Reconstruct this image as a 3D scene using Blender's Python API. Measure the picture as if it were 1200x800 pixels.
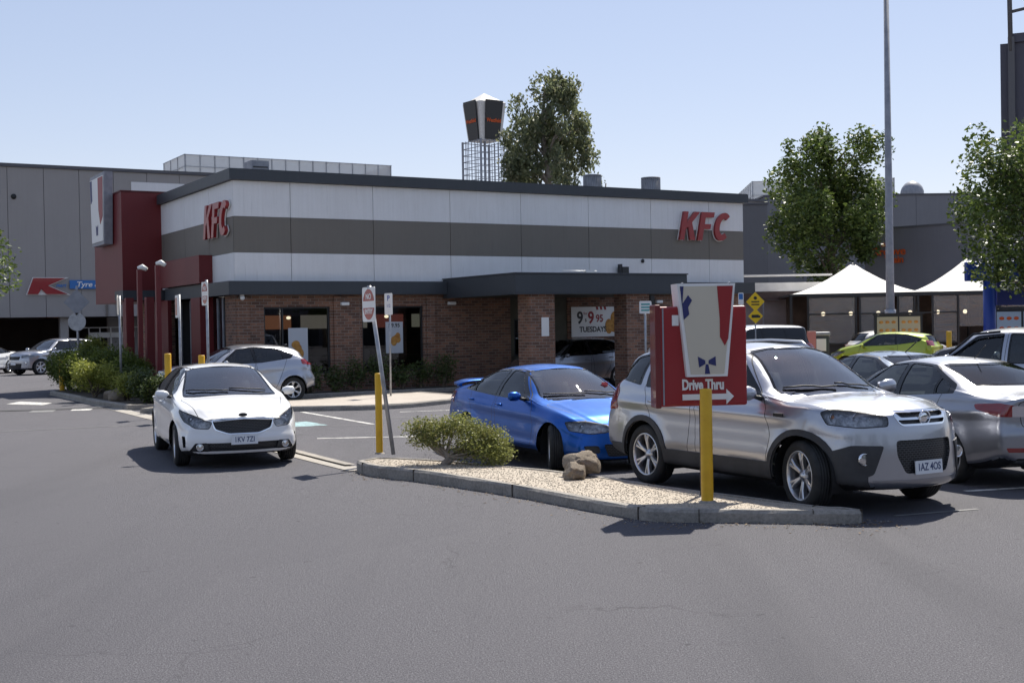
import bpy, bmesh, math, random
import numpy as np
from mathutils import Vector, Matrix, noise
for _o in list(bpy.data.objects): bpy.data.objects.remove(_o)
random.seed(7); RNG = np.random.default_rng(7)
PI = math.pi; R = math.radians
scene = bpy.context.scene
COL = scene.collection
# ------------------------------------------------------------------ camera
cam = bpy.data.cameras.new('camera'); camo = bpy.data.objects.new('camera', cam); COL.objects.link(camo)
cam.lens = 43.5; cam.sensor_width = 36; cam.clip_end = 3000
_p = -math.atan(19/1450); _r = R(1.0)
_f = Vector((0, math.cos(_p), math.sin(_p))); _u0 = Vector((0, -math.sin(_p), math.cos(_p))); _r0 = Vector((1, 0, 0))
_rt = _r0*math.cos(_r) - _u0*math.sin(_r); _up = _u0*math.cos(_r) + _r0*math.sin(_r)
camo.matrix_world = Matrix(((_rt.x, _up.x, -_f.x, 0), (_rt.y, _up.y, -_f.y, 0), (_rt.z, _up.z, -_f.z, 1.95), (0, 0, 0, 1)))
scene.camera = camo
# ------------------------------------------------------------------ world, sun, exposure
SUN_AZ = math.atan2(.426, .905); SUN_EL = R(54)
world = bpy.data.worlds.new('World'); scene.world = world; world.use_nodes = True
wn = world.node_tree; bg = wn.nodes['Background']
sky = wn.nodes.new('ShaderNodeTexSky'); sky.sky_type = 'NISHITA'; sky.sun_disc = False
sky.sun_elevation = SUN_EL; sky.sun_rotation = SUN_AZ; sky.air_density = 1.0; sky.dust_density = .2; sky.ozone_density = 2.0; sky.altitude = 50
skg = wn.nodes.new('ShaderNodeGamma'); skg.inputs[1].default_value = .55
skh = wn.nodes.new('ShaderNodeHueSaturation'); skh.inputs['Saturation'].default_value = 1.1
skm = wn.nodes.new('ShaderNodeMix'); skm.data_type = 'RGBA'; skm.blend_type = 'MULTIPLY'; skm.inputs[0].default_value = 1; skm.inputs[7].default_value = (1.33, 1.23, 1.30, 1)
wn.links.new(sky.outputs[0], skg.inputs[0]); wn.links.new(skg.outputs[0], skh.inputs['Color']); wn.links.new(skh.outputs[0], skm.inputs[6]); wn.links.new(skm.outputs[2], bg.inputs[0]); bg.inputs[1].default_value = .15
sl = bpy.data.lights.new('sun', 'SUN'); sl.energy = 5.0; sl.angle = R(.5); sl.color = (1, .94, .84)
so = bpy.data.objects.new('sun', sl); COL.objects.link(so)
_sd = Vector((math.sin(SUN_AZ)*math.cos(SUN_EL), math.cos(SUN_AZ)*math.cos(SUN_EL), math.sin(SUN_EL)))
so.rotation_euler = _sd.to_track_quat('Z', 'Y').to_euler(); so.location = (0, 0, 30)
scene.view_settings.view_transform = 'Standard'; scene.view_settings.look = 'None'
scene.view_settings.exposure = 0.62; scene.view_settings.gamma = 1; scene.view_settings.use_curve_mapping = False
scene.cycles.max_bounces = 8; scene.cycles.transparent_max_bounces = 12
scene.cycles.use_adaptive_sampling = True; scene.cycles.adaptive_threshold = .02; scene.cycles.use_denoising = True

# ------------------------------------------------------------------ materials
def mat(name, col, rough=.6, metal=0, spec=.5, coat=0, emit=0, trans=0):
    m = bpy.data.materials.new(name); m.use_nodes = True
    b = m.node_tree.nodes['Principled BSDF']
    b.inputs['Base Color'].default_value = (*col, 1); b.inputs['Roughness'].default_value = rough
    b.inputs['Metallic'].default_value = metal; b.inputs['Specular IOR Level'].default_value = spec
    b.inputs['Coat Weight'].default_value = coat; b.inputs['Coat Roughness'].default_value = .03
    if emit: b.inputs['Emission Color'].default_value = (*col, 1); b.inputs['Emission Strength'].default_value = emit
    return m
class NT:
    def __init__(s, m): s.t = m.node_tree; s.b = s.t.nodes['Principled BSDF']
    def n(s, typ, **k):
        o = s.t.nodes.new('ShaderNode'+typ)
        for a, v in k.items():
            if a.startswith('i_'): o.inputs[a[2:].replace('_', ' ')].default_value = v
            else: setattr(o, a, v)
        return o
    def l(s, a, b): s.t.links.new(a, b)
    def ramp(s, fac, stops):
        r = s.n('ValToRGB'); e = r.color_ramp.elements
        while len(e) < len(stops): e.new(.5)
        for q, (p, c) in zip(e, stops): q.position = p; q.color = (*c, 1) if len(c) == 3 else c
        s.l(fac, r.inputs[0]); return r.outputs[0]
    def coord(s, kind='Object', scale=(1, 1, 1)):
        c = s.n('TexCoord'); mp = s.n('Mapping'); mp.inputs['Scale'].default_value = scale
        s.l(c.outputs[kind], mp.inputs[0]); return mp.outputs[0]
    def noise(s, vec, scale, detail=4, rough=.55):
        o = s.n('TexNoise'); o.inputs['Scale'].default_value = scale; o.inputs['Detail'].default_value = detail; o.inputs['Roughness'].default_value = rough
        s.l(vec, o.inputs['Vector']); return o.outputs[0]
    def mix(s, fac, a, b, mode='MIX'):
        o = s.n('Mix', data_type='RGBA', blend_type=mode)
        if isinstance(fac, (int, float)): o.inputs[0].default_value = fac
        else: s.l(fac, o.inputs[0])
        for i, v in ((6, a), (7, b)):
            if isinstance(v, tuple): o.inputs[i].default_value = (*v, 1)
            else: s.l(v, o.inputs[i])
        return o.outputs[2]
    def bump(s, h, dist=.01, strength=1):
        o = s.n('Bump'); o.inputs['Distance'].default_value = dist; o.inputs['Strength'].default_value = strength
        s.l(h, o.inputs['Height']); s.l(o.outputs[0], s.b.inputs['Normal']); return o
def noisy(name, c1, c2, scale=3, rough=.7, bumpd=0, bscale=60, kind='Object', stretch=(1, 1, 1), **k):
    m = mat(name, c1, rough, **k); t = NT(m); v = t.coord(kind, stretch)
    a = t.noise(v, scale, 6); t.l(t.ramp(a, [(.35, c1), (.65, c2)]), t.b.inputs['Base Color'])
    if bumpd: t.bump(t.noise(v, bscale, 3), bumpd)
    return m
def streaky(name, c1, c2, rough=.6):     # vertical cladding with weather streaks, grime blotches and faint waviness
    m = mat(name, c1, rough); t = NT(m); v = t.coord('Object', (5, 5, .22)); a = t.noise(v, 1.8, 7, .7); v2 = t.coord('Object'); b = t.noise(v2, .55, 6, .65); d = t.noise(t.coord('Object', (9, 9, .5)), 2.0, 4)
    x = t.mix(.5, t.ramp(a, [(.30, c1), (.72, c2)]), t.ramp(b, [(.35, c1), (.7, c2)]))
    x = t.mix(t.ramp(d, [(.62, (0, 0, 0)), (.80, (.38, .38, .38))]), x, tuple(k*.55 for k in c1)); g = t.noise(v2, 60, 2); x = t.mix(.10, x, t.ramp(g, [(.3, tuple(k*.6 for k in c1)), (.7, c2)]))
    t.l(x, t.b.inputs['Base Color']); t.bump(t.noise(t.coord('Object', (1, 1, .6)), .9, 2), .02, .5); return m
def glass_mat(name, tint, rough=.01, boost=0.0):
    m = bpy.data.materials.new(name); m.use_nodes = True; nt = m.node_tree; nt.nodes.clear()
    o = nt.nodes.new('ShaderNodeOutputMaterial'); mx = nt.nodes.new('ShaderNodeMixShader')
    tr = nt.nodes.new('ShaderNodeBsdfTransparent'); gl = nt.nodes.new('ShaderNodeBsdfGlossy')
    tr.inputs[0].default_value = (*tint, 1); gl.inputs['Roughness'].default_value = rough
    fr = nt.nodes.new('ShaderNodeFresnel'); fr.inputs[0].default_value = 1.52
    ad = nt.nodes.new('ShaderNodeMath'); ad.operation = 'ADD'; ad.inputs[1].default_value = boost; ad.use_clamp = True
    nt.links.new(fr.outputs[0], ad.inputs[0]); nt.links.new(ad.outputs[0], mx.inputs[0])
    nt.links.new(tr.outputs[0], mx.inputs[1]); nt.links.new(gl.outputs[0], mx.inputs[2]); nt.links.new(mx.outputs[0], o.inputs[0])
    return m
def paint(name, col, metal=.0, rough=.35):
    m = mat(name, col, rough, metal, .5, 1.0); t = NT(m); v = t.coord('Object')
    if metal > 0:
        fl = t.noise(v, 900, 1); t.l(t.ramp(fl, [(.3, tuple(c*.86 for c in col)), (.7, tuple(min(1, c*1.12) for c in col))]), t.b.inputs['Base Color'])
    d = t.noise(v, 5, 5); r = t.n('MapRange'); r.inputs[3].default_value = rough*.9; r.inputs[4].default_value = rough*1.25
    t.l(d, r.inputs[0]); t.l(r.outputs[0], t.b.inputs['Roughness'])
    return m
M = {}
M['asphalt_dark'] = mat('black_plastic', (.012, .012, .013), .55)
M['black'] = M['asphalt_dark']
M['gloss_black'] = mat('gloss_black', (.008, .008, .009), .12)
M['rubber'] = noisy('tyre_rubber', (.014, .014, .014), (.03, .03, .029), 8, .8)
M['plastic'] = noisy('grey_plastic', (.03, .03, .032), (.045, .045, .047), 6, .6)
M['lining'] = mat('cabin_lining', (.16, .155, .15), .9)
M['seat'] = noisy('seat_cloth', (.025, .025, .028), (.05, .05, .052), 20, .9)
M['alloy'] = mat('alloy_rim', (.62, .63, .65), .28, .85)
M['alloy_dark'] = mat('brake_disc', (.12, .12, .12), .4, .8)
M['chrome'] = mat('chrome', (.85, .86, .88), .08, 1)
M['lamp_reflector'] = mat('lamp_reflector', (.65, .66, .68), .16, 1)
M['lamp_dark'] = noisy('lamp_housing', (.20, .21, .23), (.60, .61, .63), 22, .3, metal=.25)
M['lamp_lens'] = glass_mat('lamp_lens', (.93, .94, .96), .02, .02)
M['tail_red'] = mat('tail_lens_red', (.22, .005, .008), .12, 0, .6, 1)
M['tail_clear'] = mat('tail_lens_clear', (.55, .5, .5), .12, .3, .6, 1)
M['indicator'] = mat('indicator_amber', (.7, .22, .03), .2, 0, .5, 1)
M['windscreen'] = glass_mat('windscreen_glass', (.58, .66, .70), .01, .22)
M['tint'] = glass_mat('tinted_side_glass', (.38, .42, .42), .01, .04)
M['plate'] = mat('plate_white', (.72, .74, .76), .4)
M['plate_ink'] = mat('plate_ink_blue', (.03, .05, .14), .5)
M['paper'] = mat('paper_white', (.75, .74, .72), .7)
M['paper_red'] = mat('paper_red', (.6, .08, .08), .6)
M['p_white'] = paint('paint_white', (.78, .78, .77), 0, .3)
M['p_silver'] = paint('paint_silver', (.42, .432, .472), .85, .29)
M['p_silver2'] = paint('paint_silver_dull', (.30, .31, .345), .85, .32)
M['p_blue'] = paint('paint_blue', (.005, .085, .37), .78, .33)
M['p_blue'].node_tree.nodes['Principled BSDF'].inputs['Coat Weight'].default_value = .35
M['p_green'] = paint('paint_green', (.36, .45, .02), .3, .35)
M['p_navy'] = paint('paint_navy', (.03, .06, .12), .4, .35)
M['p_dark'] = paint('paint_dark', (.03, .03, .035), .3, .35)
M['p_ltblue'] = paint('paint_light_blue', (.22, .36, .5), .5, .35)

gm_ = mat('grille_mesh', (.02, .02, .02), .4); t_ = NT(gm_); c_ = t_.n('TexCoord'); s_ = t_.n('SeparateXYZ'); t_.l(c_.outputs['Object'], s_.inputs[0]); cb_ = t_.n('CombineXYZ'); t_.l(s_.outputs[1], cb_.inputs[0]); t_.l(s_.outputs[2], cb_.inputs[1])
b_ = t_.n('TexBrick'); b_.inputs['Scale'].default_value = 1; b_.inputs['Brick Width'].default_value = .045; b_.inputs['Row Height'].default_value = .022; b_.inputs['Mortar Size'].default_value = .0035; b_.inputs['Color1'].default_value = (.006, .006, .006, 1); b_.inputs['Color2'].default_value = (.006, .006, .006, 1); b_.inputs['Mortar'].default_value = (.07, .07, .075, 1)
t_.l(cb_.outputs[0], b_.inputs['Vector']); t_.l(b_.outputs[0], t_.b.inputs['Base Color']); t_.bump(b_.outputs['Fac'], .01); M['grille_mesh'] = gm_
# ------------------------------------------------------------------ object helpers
def link(o, parent=None):
    COL.objects.link(o)
    if parent is not None: o.parent = parent
    return o
def empty(name, loc=(0, 0, 0), rz=0, parent=None, label=None, cat=None, group=None, kind=None):
    o = bpy.data.objects.new(name, None); o.location = loc; o.rotation_euler = (0, 0, rz); o.empty_display_size = .2
    link(o, parent); tag(o, label, cat, group, kind); return o
def tag(o, label=None, cat=None, group=None, kind=None):
    for k, v in (('label', label), ('category', cat), ('group', group), ('kind', kind)):
        if v: o[k] = v
    return o
def mesh_obj(name, V, Fc, m, parent=None, loc=(0, 0, 0), rz=0, smooth=False, mi=None):
    me = bpy.data.meshes.new(name); me.from_pydata([tuple(v) for v in V], [], [tuple(f) for f in Fc]); me.update()
    for x in (m if isinstance(m, (list, tuple)) else [m]): me.materials.append(x)
    if mi is not None: me.polygons.foreach_set('material_index', mi)
    if smooth: me.polygons.foreach_set('use_smooth', [True]*len(me.polygons))
    o = bpy.data.objects.new(name, me); o.location = loc; o.rotation_euler = (0, 0, rz); return link(o, parent)
class MB:
    """collects primitives into one mesh"""
    def __init__(s): s.V = []; s.F = []; s.I = []; s.S = []
    def add(s, V, Fc, i=0, smooth=False):
        n = len(s.V); s.V += [tuple(v) for v in V]; s.F += [tuple(n+k for k in f) for f in Fc]; s.I += [i]*len(Fc); s.S += [smooth]*len(Fc); return s
    def box(s, x0, x1, y0, y1, z0, z1, i=0, bev=0):
        if bev:
            b = bev; xs, ys = (x0, x1), (y0, y1)
            bm = bmesh.new(); bmesh.ops.create_cube(bm, size=1)
            for v in bm.verts: v.co = Vector(((x0+x1)/2+v.co.x*(x1-x0), (y0+y1)/2+v.co.y*(y1-y0), (z0+z1)/2+v.co.z*(z1-z0)))
            bmesh.ops.bevel(bm, geom=list(bm.edges), offset=b, segments=2, affect='EDGES', profile=.5)
            bm.verts.index_update(); s.add([v.co[:] for v in bm.verts], [[v.index for v in f.verts] for f in bm.faces], i); bm.free(); return s
        V = [(x0, y0, z0), (x1, y0, z0), (x1, y1, z0), (x0, y1, z0), (x0, y0, z1), (x1, y0, z1), (x1, y1, z1), (x0, y1, z1)]
        return s.add(V, [(0, 3, 2, 1), (4, 5, 6, 7), (0, 1, 5, 4), (1, 2, 6, 5), (2, 3, 7, 6), (3, 0, 4, 7)], i)
    def prism(s, poly, a, b, ax='z', i=0):
        """extrude 2D poly; ax='z': (x,y)->z a..b; 'y': (x,z)->y a..b; 'x': (y,z)->x a..b"""
        n = len(poly)
        def P(p, h): return (p[0], p[1], h) if ax == 'z' else ((p[0], h, p[1]) if ax == 'y' else (h, p[0], p[1]))
        V = [P(p, a) for p in poly]+[P(p, b) for p in poly]
        return s.add(V, [tuple(range(n))[::-1], tuple(range(n, 2*n))]+[(k, (k+1) % n, n+(k+1) % n, n+k) for k in range(n)], i)
    def tube(s, pts, rad, seg=10, i=0, cap=True):
        pts = [Vector(p) for p in pts]; rr = rad if isinstance(rad, (list, tuple)) else [rad]*len(pts); V = []; Fc = []
        prev = None
        for k, p in enumerate(pts):
            t = (pts[min(k+1, len(pts)-1)]-pts[max(k-1, 0)]).normalized()
            if prev is None: prev = t.orthogonal().normalized()
            a = (prev-t*prev.dot(t)).normalized(); prev = a; b = t.cross(a)
            for q in range(seg):
                an = 2*PI*q/seg; V.append(p+(a*math.cos(an)+b*math.sin(an))*rr[k])
        for k in range(len(pts)-1):
            for q in range(seg): Fc.append((k*seg+q, k*seg+(q+1) % seg, (k+1)*seg+(q+1) % seg, (k+1)*seg+q))
        if cap: Fc += [tuple(range(seg))[::-1], tuple((len(pts)-1)*seg+q for q in range(seg))]
        return s.add(V, Fc, i, True)
    def cyl(s, c, r, h, seg=20, i=0, ax='z', r2=None):
        c = Vector(c); d = {'z': Vector((0, 0, 1)), 'y': Vector((0, 1, 0)), 'x': Vector((1, 0, 0))}[ax]
        return s.tube([c, c+d*h], [r, r if r2 is None else r2], seg, i)
    def lathe(s, prof, seg=32, ax='y', i=0, c=(0, 0, 0)):
        """profile (radius, height) about the axis"""
        V = []; Fc = []; n = len(prof)
        for q in range(seg):
            a = 2*PI*q/seg; ca, sa = math.cos(a), math.sin(a)
            for (r, h) in prof:
                p = (r*ca, h, r*sa) if ax == 'y' else ((r*ca, r*sa, h) if ax == 'z' else (h, r*ca, r*sa))
                V.append((p[0]+c[0], p[1]+c[1], p[2]+c[2]))
        for q in range(seg):
            for k in range(n-1): Fc.append((q*n+k, q*n+k+1, ((q+1) % seg)*n+k+1, ((q+1) % seg)*n+k))
        return s.add(V, Fc, i, True)
    def ell(s, c, r, i=0, u=14, v=9):
        V = []; Fc = []
        for a in range(v+1):
            th = PI*a/v
            for b in range(u):
                ph = 2*PI*b/u; V.append((c[0]+r[0]*math.sin(th)*math.cos(ph), c[1]+r[1]*math.sin(th)*math.sin(ph), c[2]+r[2]*math.cos(th)))
        for a in range(v):
            for b in range(u): Fc.append((a*u+b, (a+1)*u+b, (a+1)*u+(b+1) % u, a*u+(b+1) % u))
        return s.add(V, Fc, i, True)
    def build(s, name, m, parent=None, loc=(0, 0, 0), rz=0):
        o = mesh_obj(name, s.V, s.F, m, parent, loc, rz, mi=s.I)
        o.data.polygons.foreach_set('use_smooth', s.S)
        bm = bmesh.new(); bm.from_mesh(o.data); bmesh.ops.recalc_face_normals(bm, faces=bm.faces); bm.to_mesh(o.data); bm.free()
        return o
def text_obj(name, body, size, m, parent=None, loc=(0, 0, 0), rot=(PI/2, 0, 0), ext=.01, align='CENTER', shear=0, offset=0, sx=1, res=4):
    cu = bpy.data.curves.new('t', 'FONT'); cu.body = body; cu.size = size; cu.extrude = ext; cu.align_x = align; cu.align_y = 'CENTER'
    cu.shear = shear; cu.offset = offset; cu.resolution_u = res
    t = bpy.data.objects.new('t', cu); COL.objects.link(t)
    dg = bpy.context.evaluated_depsgraph_get(); dg.update(); me = bpy.data.meshes.new_from_object(t.evaluated_get(dg)); bpy.data.objects.remove(t)
    me.materials.clear(); me.materials.append(m); o = bpy.data.objects.new(name, me); o.location = loc; o.rotation_euler = rot; o.scale = (sx, 1, 1)
    me.name = name; return link(o, parent)
def flat(name, pts, z, m, parent=None, kind='structure', th=0):
    """flat sheet polygon on the ground (optionally thick, top at z)"""
    mb = MB()
    if th: mb.prism(pts, z-th, z)
    else: mb.add([(x, y, z) for x, y in pts], [tuple(range(len(pts)))])
    o = mb.build(name, m, parent)
    if kind: o['kind'] = kind
    return o
def copy_tree(o, parent=None):
    c = o.copy(); COL.objects.link(c); c.parent = parent
    for ch in o.children: copy_tree(ch, c)
    return c

# ------------------------------------------------------------------ car builder
def pchip(pts, x):
    X = np.array([p[0] for p in pts], float); Y = np.array([p[1] for p in pts], float); x = np.clip(x, X[0], X[-1])
    h = np.diff(X); d = np.diff(Y)/h; m = np.zeros(len(X)); m[0] = d[0]; m[-1] = d[-1]
    for k in range(1, len(X)-1):
        if d[k-1]*d[k] > 0:
            w1 = 2*h[k]+h[k-1]; w2 = h[k]+2*h[k-1]; m[k] = (w1+w2)/(w1/d[k-1]+w2/d[k])
    i = np.clip(np.searchsorted(X, x, 'right')-1, 0, len(X)-2); t = (x-X[i])/h[i]
    return Y[i]*(2*t**3-3*t**2+1)+h[i]*m[i]*(t**3-2*t**2+t)+Y[i+1]*(-2*t**3+3*t**2)+h[i]*m[i+1]*(t**3-t**2)
def sst(a, b, x):
    t = np.clip((x-a)/(b-a), 0, 1); return t*t*(3-2*t)
def rpoly(P, r=.04, n=4):
    out = []; N = len(P)
    for k in range(N):
        p0, p, p1 = np.array(P[k-1], float), np.array(P[k], float), np.array(P[(k+1) % N], float)
        a = p0-p; b = p1-p; la, lb = np.linalg.norm(a), np.linalg.norm(b); rr = min(r, .45*la, .45*lb)
        A = p+a/la*rr; B = p+b/lb*rr
        for q in range(n+1):
            t = q/n; out.append(tuple((1-t)**2*A+2*t*(1-t)*p+t*t*B))
    return out
def circ(cx, cz, r, n=36): return [(cx+r*math.cos(2*PI*k/n), cz+r*math.sin(2*PI*k/n)) for k in range(n)]
def grow(P, d):
    """offset a convex polygon by d (outwards positive)"""
    P = [np.array(p, float) for p in P]; A = sum(P[k-1][0]*P[k][1]-P[k][0]*P[k-1][1] for k in range(len(P)))
    if A < 0: P = P[::-1]
    out = []; N = len(P)
    for k in range(N):
        e0 = P[k]-P[k-1]; e1 = P[(k+1) % N]-P[k]
        if np.linalg.norm(e0) < 1e-9 or np.linalg.norm(e1) < 1e-9: continue
        n0 = np.array((e0[1], -e0[0]))/np.linalg.norm(e0); n1 = np.array((e1[1], -e1[0]))/np.linalg.norm(e1)
        b = n0+n1; b /= max(.3, np.dot(b, n0)) if np.linalg.norm(b) > 1e-6 else 1
        out.append(tuple(P[k]+b*d))
    return out
class Shell:
    def __init__(s, sp):
        s.sp = sp; s.xf = sp['wb']/2+sp['fo']; L = sp['L']; W = sp['W']; e = sp.get('e', .07); ds = sp.get('ds', .045)
        ss = []; x = e
        while x < L-e:
            ss.append(x); x += ds*(.45 if (x < .4 or x > L-.4) else 1)
        ss.append(L-e); ss = np.array(ss)
        T = pchip(sp['top'], ss); S = np.minimum(pchip(sp['sho'], ss), T-.02); B = pchip(sp['bot'], ss); Wd = pchip(sp['wid'], ss)*W
        SW = np.minimum(pchip(sp['sw'], ss)*W, Wd-.01); IN = pchip(sp['ein'], ss); CR = pchip(sp['crown'], ss); TU = sp.get('tum', .55)
        ZR = np.maximum(T-CR, S+.004); E = np.maximum(SW-IN-TU*(ZR-S), .25)
        zmf = sp.get('zm', .45); rings = []
        for k in range(len(ss)):
            zw = B[k]+zmf*(S[k]-B[k])
            N = [(0, B[k]), (.82*Wd[k], B[k]), (.965*Wd[k], B[k]+.07), (Wd[k], zw), (SW[k], S[k]), (E[k], ZR[k]), (.55*E[k], ZR[k]+.75*(T[k]-ZR[k])), (0, T[k])]
            rad = [0, .06, .05, .18, sp.get('rs', .05), .09, .2, 0]; bow = [0, 0, .004, .012, .018*min(1, (ZR[k]-S[k])/.3), .004, .002]; cnt = [4, 2, 4, 8, 9, 4, 5]
            N = [np.array(n, float) for n in N]; pts = []
            def trim(a, b, r): l = np.linalg.norm(b-a); return a+(b-a)/max(l, 1e-6)*min(r, .42*l)
            for g in range(7):
                a, b = N[g], N[g+1]; a2 = trim(a, b, rad[g]) if rad[g] else a; b2 = trim(b, a, rad[g+1]) if rad[g+1] else b
                nrm = np.array((b[1]-a[1], -(b[0]-a[0]))); nrm /= max(np.linalg.norm(nrm), 1e-6)
                c = cnt[g]
                for q in range(c+1):
                    t = q/c; p = a2+(b2-a2)*t+nrm*bow[g]*4*t*(1-t)
                    pts.append(p)
                if g < 6:
                    c2 = trim(N[g+1], N[g+2], rad[g+1])
                    for q in range(1, 5):
                        t = q/5; pts.append((1-t)**2*b2+2*t*(1-t)*N[g+1]+t*t*c2)
            rings.append(np.array(pts))
        Rg = np.array(rings)
        nh = Rg.shape[1]; full = np.concatenate([Rg, (Rg[:, 1:-1]*np.array((-1, 1)))[:, ::-1]], 1)
        n = full.shape[1]
        grid = []; sval = []
        def cap(ring, s0, sg):
            c = np.array((0, (ring[:, 1].max()+ring[:, 1].min())/2)); out = []
            for th in (15, 30, 45, 60, 75, 90):
                a = R(th); k = 1-sp.get('rho', .09)*(1-math.cos(a)); out.append((c+(ring-c)*k, s0-sg*e*math.sin(a)))
            k0 = k
            for j in range(1, 16): out.append((c+(ring-c)*k0*(1-j/16), s0-sg*e))
            return out, c
        f, cf = cap(full[0], e, 1)
        for rg, sv in f[::-1]: grid.append(rg); sval.append(sv)
        for k in range(len(ss)): grid.append(full[k]); sval.append(ss[k])
        b_, cb = cap(full[-1], L-e, -1)
        for rg, sv in b_: grid.append(rg); sval.append(sv)
        G = np.array(grid); SV = np.array(sval)[:, None]*np.ones((1, n))
        V = np.stack([SV, G[..., 0], G[..., 1]], -1).reshape(-1, 3)
        V = np.vstack([V, [[sval[0], 0, cf[1]], [sval[-1], 0, cb[1]]]])
        V = s.deform(V, L, W)
        s.V = V; nr = len(G); Fc = []
        for a in range(nr-1):
            for q in range(n): Fc.append((a*n+q, a*n+(q+1) % n, (a+1)*n+(q+1) % n, (a+1)*n+q))
        ci = nr*n
        for q in range(n): Fc.append((q, ci, (q+1) % n)); Fc.append(((nr-1)*n+q, (nr-1)*n+(q+1) % n, ci+1))
        bm = bmesh.new(); vs = [bm.verts.new(v) for v in V]
        for fc in Fc:
            try: bm.faces.new([vs[i] for i in fc])
            except ValueError: pass
        bmesh.ops.recalc_face_normals(bm, faces=bm.faces)
        bm.normal_update(); s.bm = bm; s.id = bm.faces.layers.int.new('pid'); s.tmp = bm.faces.layers.int.new('tmp'); s.names = ['body']
        for fc in bm.faces:
            if fc.normal.z < -.6 and fc.calc_center_median().z < .5: fc[s.id] = s.pid('underbody')
    def deform(s, V, L, W):
        sp = s.sp; S, Y, Z = V[:, 0].copy(), V[:, 1].copy(), V[:, 2].copy(); yn = np.abs(Y)/W
        kf = 1-sst(0, .5, S); dz = pchip(sp['nose'], Z); kfp = 1-sst(.0, .95, S)
        kr = 1-sst(0, .45, L-S); dzr = pchip(sp['tail'], Z); krp = 1-sst(0, .8, L-S)
        S2 = S+kf*dz+kfp*sp.get('pf', .22)*yn**2.4 - kr*dzr-krp*sp.get('pr', .16)*yn**2.4
        up = sst(0, .12, Z-(pchip(sp['sho'], S)+.02)); a, b = sp['ws']; k = sst(a-.3, a+.02, S)*(1-sst(b-.1, b+.5, S)); S2 += k*up*.16*(np.abs(Y)/.7)**2
        a, b = sp['rw']; k = sst(a-.4, a+.1, S)*(1-sst(b, b+.3, S)); S2 -= k*up*.10*(np.abs(Y)/.7)**2
        # side sculpture
        side = sst(.6, .8, yn); yo = np.zeros_like(Y)
        for ax in (sp['fo'], sp['fo']+sp['wb']):
            d = np.hypot(S-ax, Z-sp['rt']); yo += sp.get('flare', .02)*np.exp(-((d-sp['ra'])/.09)**2)*(Z > .2)
        for (zc, am, wd, s0, s1) in sp.get('crease', []):
            zz = zc if not callable(zc) else zc(S)
            k = sst(s0-.1, s0+.3, S)*(1-sst(s1-.3, s1+.1, S)); yo += am*k*np.maximum(0, 1-np.abs(Z-zz)/wd)
        Y2 = Y+np.sign(Y)*yo*side
        X = s.xf-S2
        return np.stack([X, Y2, Z], -1)
    def pid(s, name):
        if name not in s.names: s.names.append(name)
        return s.names.index(name)
    def cut(s, poly, frame, name, only=None, ymir=False, xr=None, nmin=.12, yr=None):
        """carve a convex polygon out of the shell; frame: 'side','front','rear','top' or ('diag', degrees)"""
        bm = s.bm
        if isinstance(frame, tuple):
            runs = []
            for sg in (1, -1):
                a = R(frame[1])*sg; runs.append((Vector((-math.sin(a), math.cos(a), 0))*sg, Vector((0, 0, 1)), Vector((math.cos(a), math.sin(a), 0)), sg))
        elif frame == 'side': runs = [(Vector((1, 0, 0)), Vector((0, 0, 1)), Vector((0, 1, 0)), 0)]
        elif frame == 'front': runs = [(Vector((0, 1, 0)), Vector((0, 0, 1)), Vector((1, 0, 0)), 0)]
        elif frame == 'rear': runs = [(Vector((0, 1, 0)), Vector((0, 0, 1)), Vector((-1, 0, 0)), 0)]
        elif frame == 'top': runs = [(Vector((1, 0, 0)), Vector((0, 1, 0)), Vector((0, 0, 1)), 0)]
        if ymir and frame in ('front', 'rear', 'top'):
            u, v, d, _ = runs[0]
            runs.append((Vector((u.x, -u.y, 0)), Vector((v.x, -v.y, v.z)), d, -1)); runs[0] = (u, v, d, 1)
        only = None if only is None else [s.pid(o) for o in only]; nid = s.pid(name)
        A = sum(poly[k-1][0]*poly[k][1]-poly[k][0]*poly[k-1][1] for k in range(len(poly)))
        P = list(poly) if A > 0 else list(poly)[::-1]
        u0, u1 = min(p[0] for p in P), max(p[0] for p in P); v0, v1 = min(p[1] for p in P), max(p[1] for p in P)
        for (u, v, d, sg) in runs:
            sel = []
            for f in bm.faces:
                p0 = f.verts[0].co; pu = p0.dot(u)
                if pu < u0-.3 or pu > u1+.3: continue
                pv = p0.dot(v)
                if pv < v0-.3 or pv > v1+.3: continue
                if only is not None and f[s.id] not in only: continue
                nd = f.normal.dot(d)
                if frame == 'side':
                    if abs(nd) < nmin or abs(f.calc_center_median().y) < .2: continue
                elif nd < nmin: continue
                c = f.calc_center_median()
                if sg and c.y*sg < -.001: continue
                if xr and not (xr[0] <= c.x <= xr[1]): continue
                us = [q.co.dot(u) for q in f.verts]; vs = [q.co.dot(v) for q in f.verts]
                if max(us) < u0 or min(us) > u1 or max(vs) < v0 or min(vs) > v1: continue
                sel.append(f)
            N = len(P)
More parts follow.
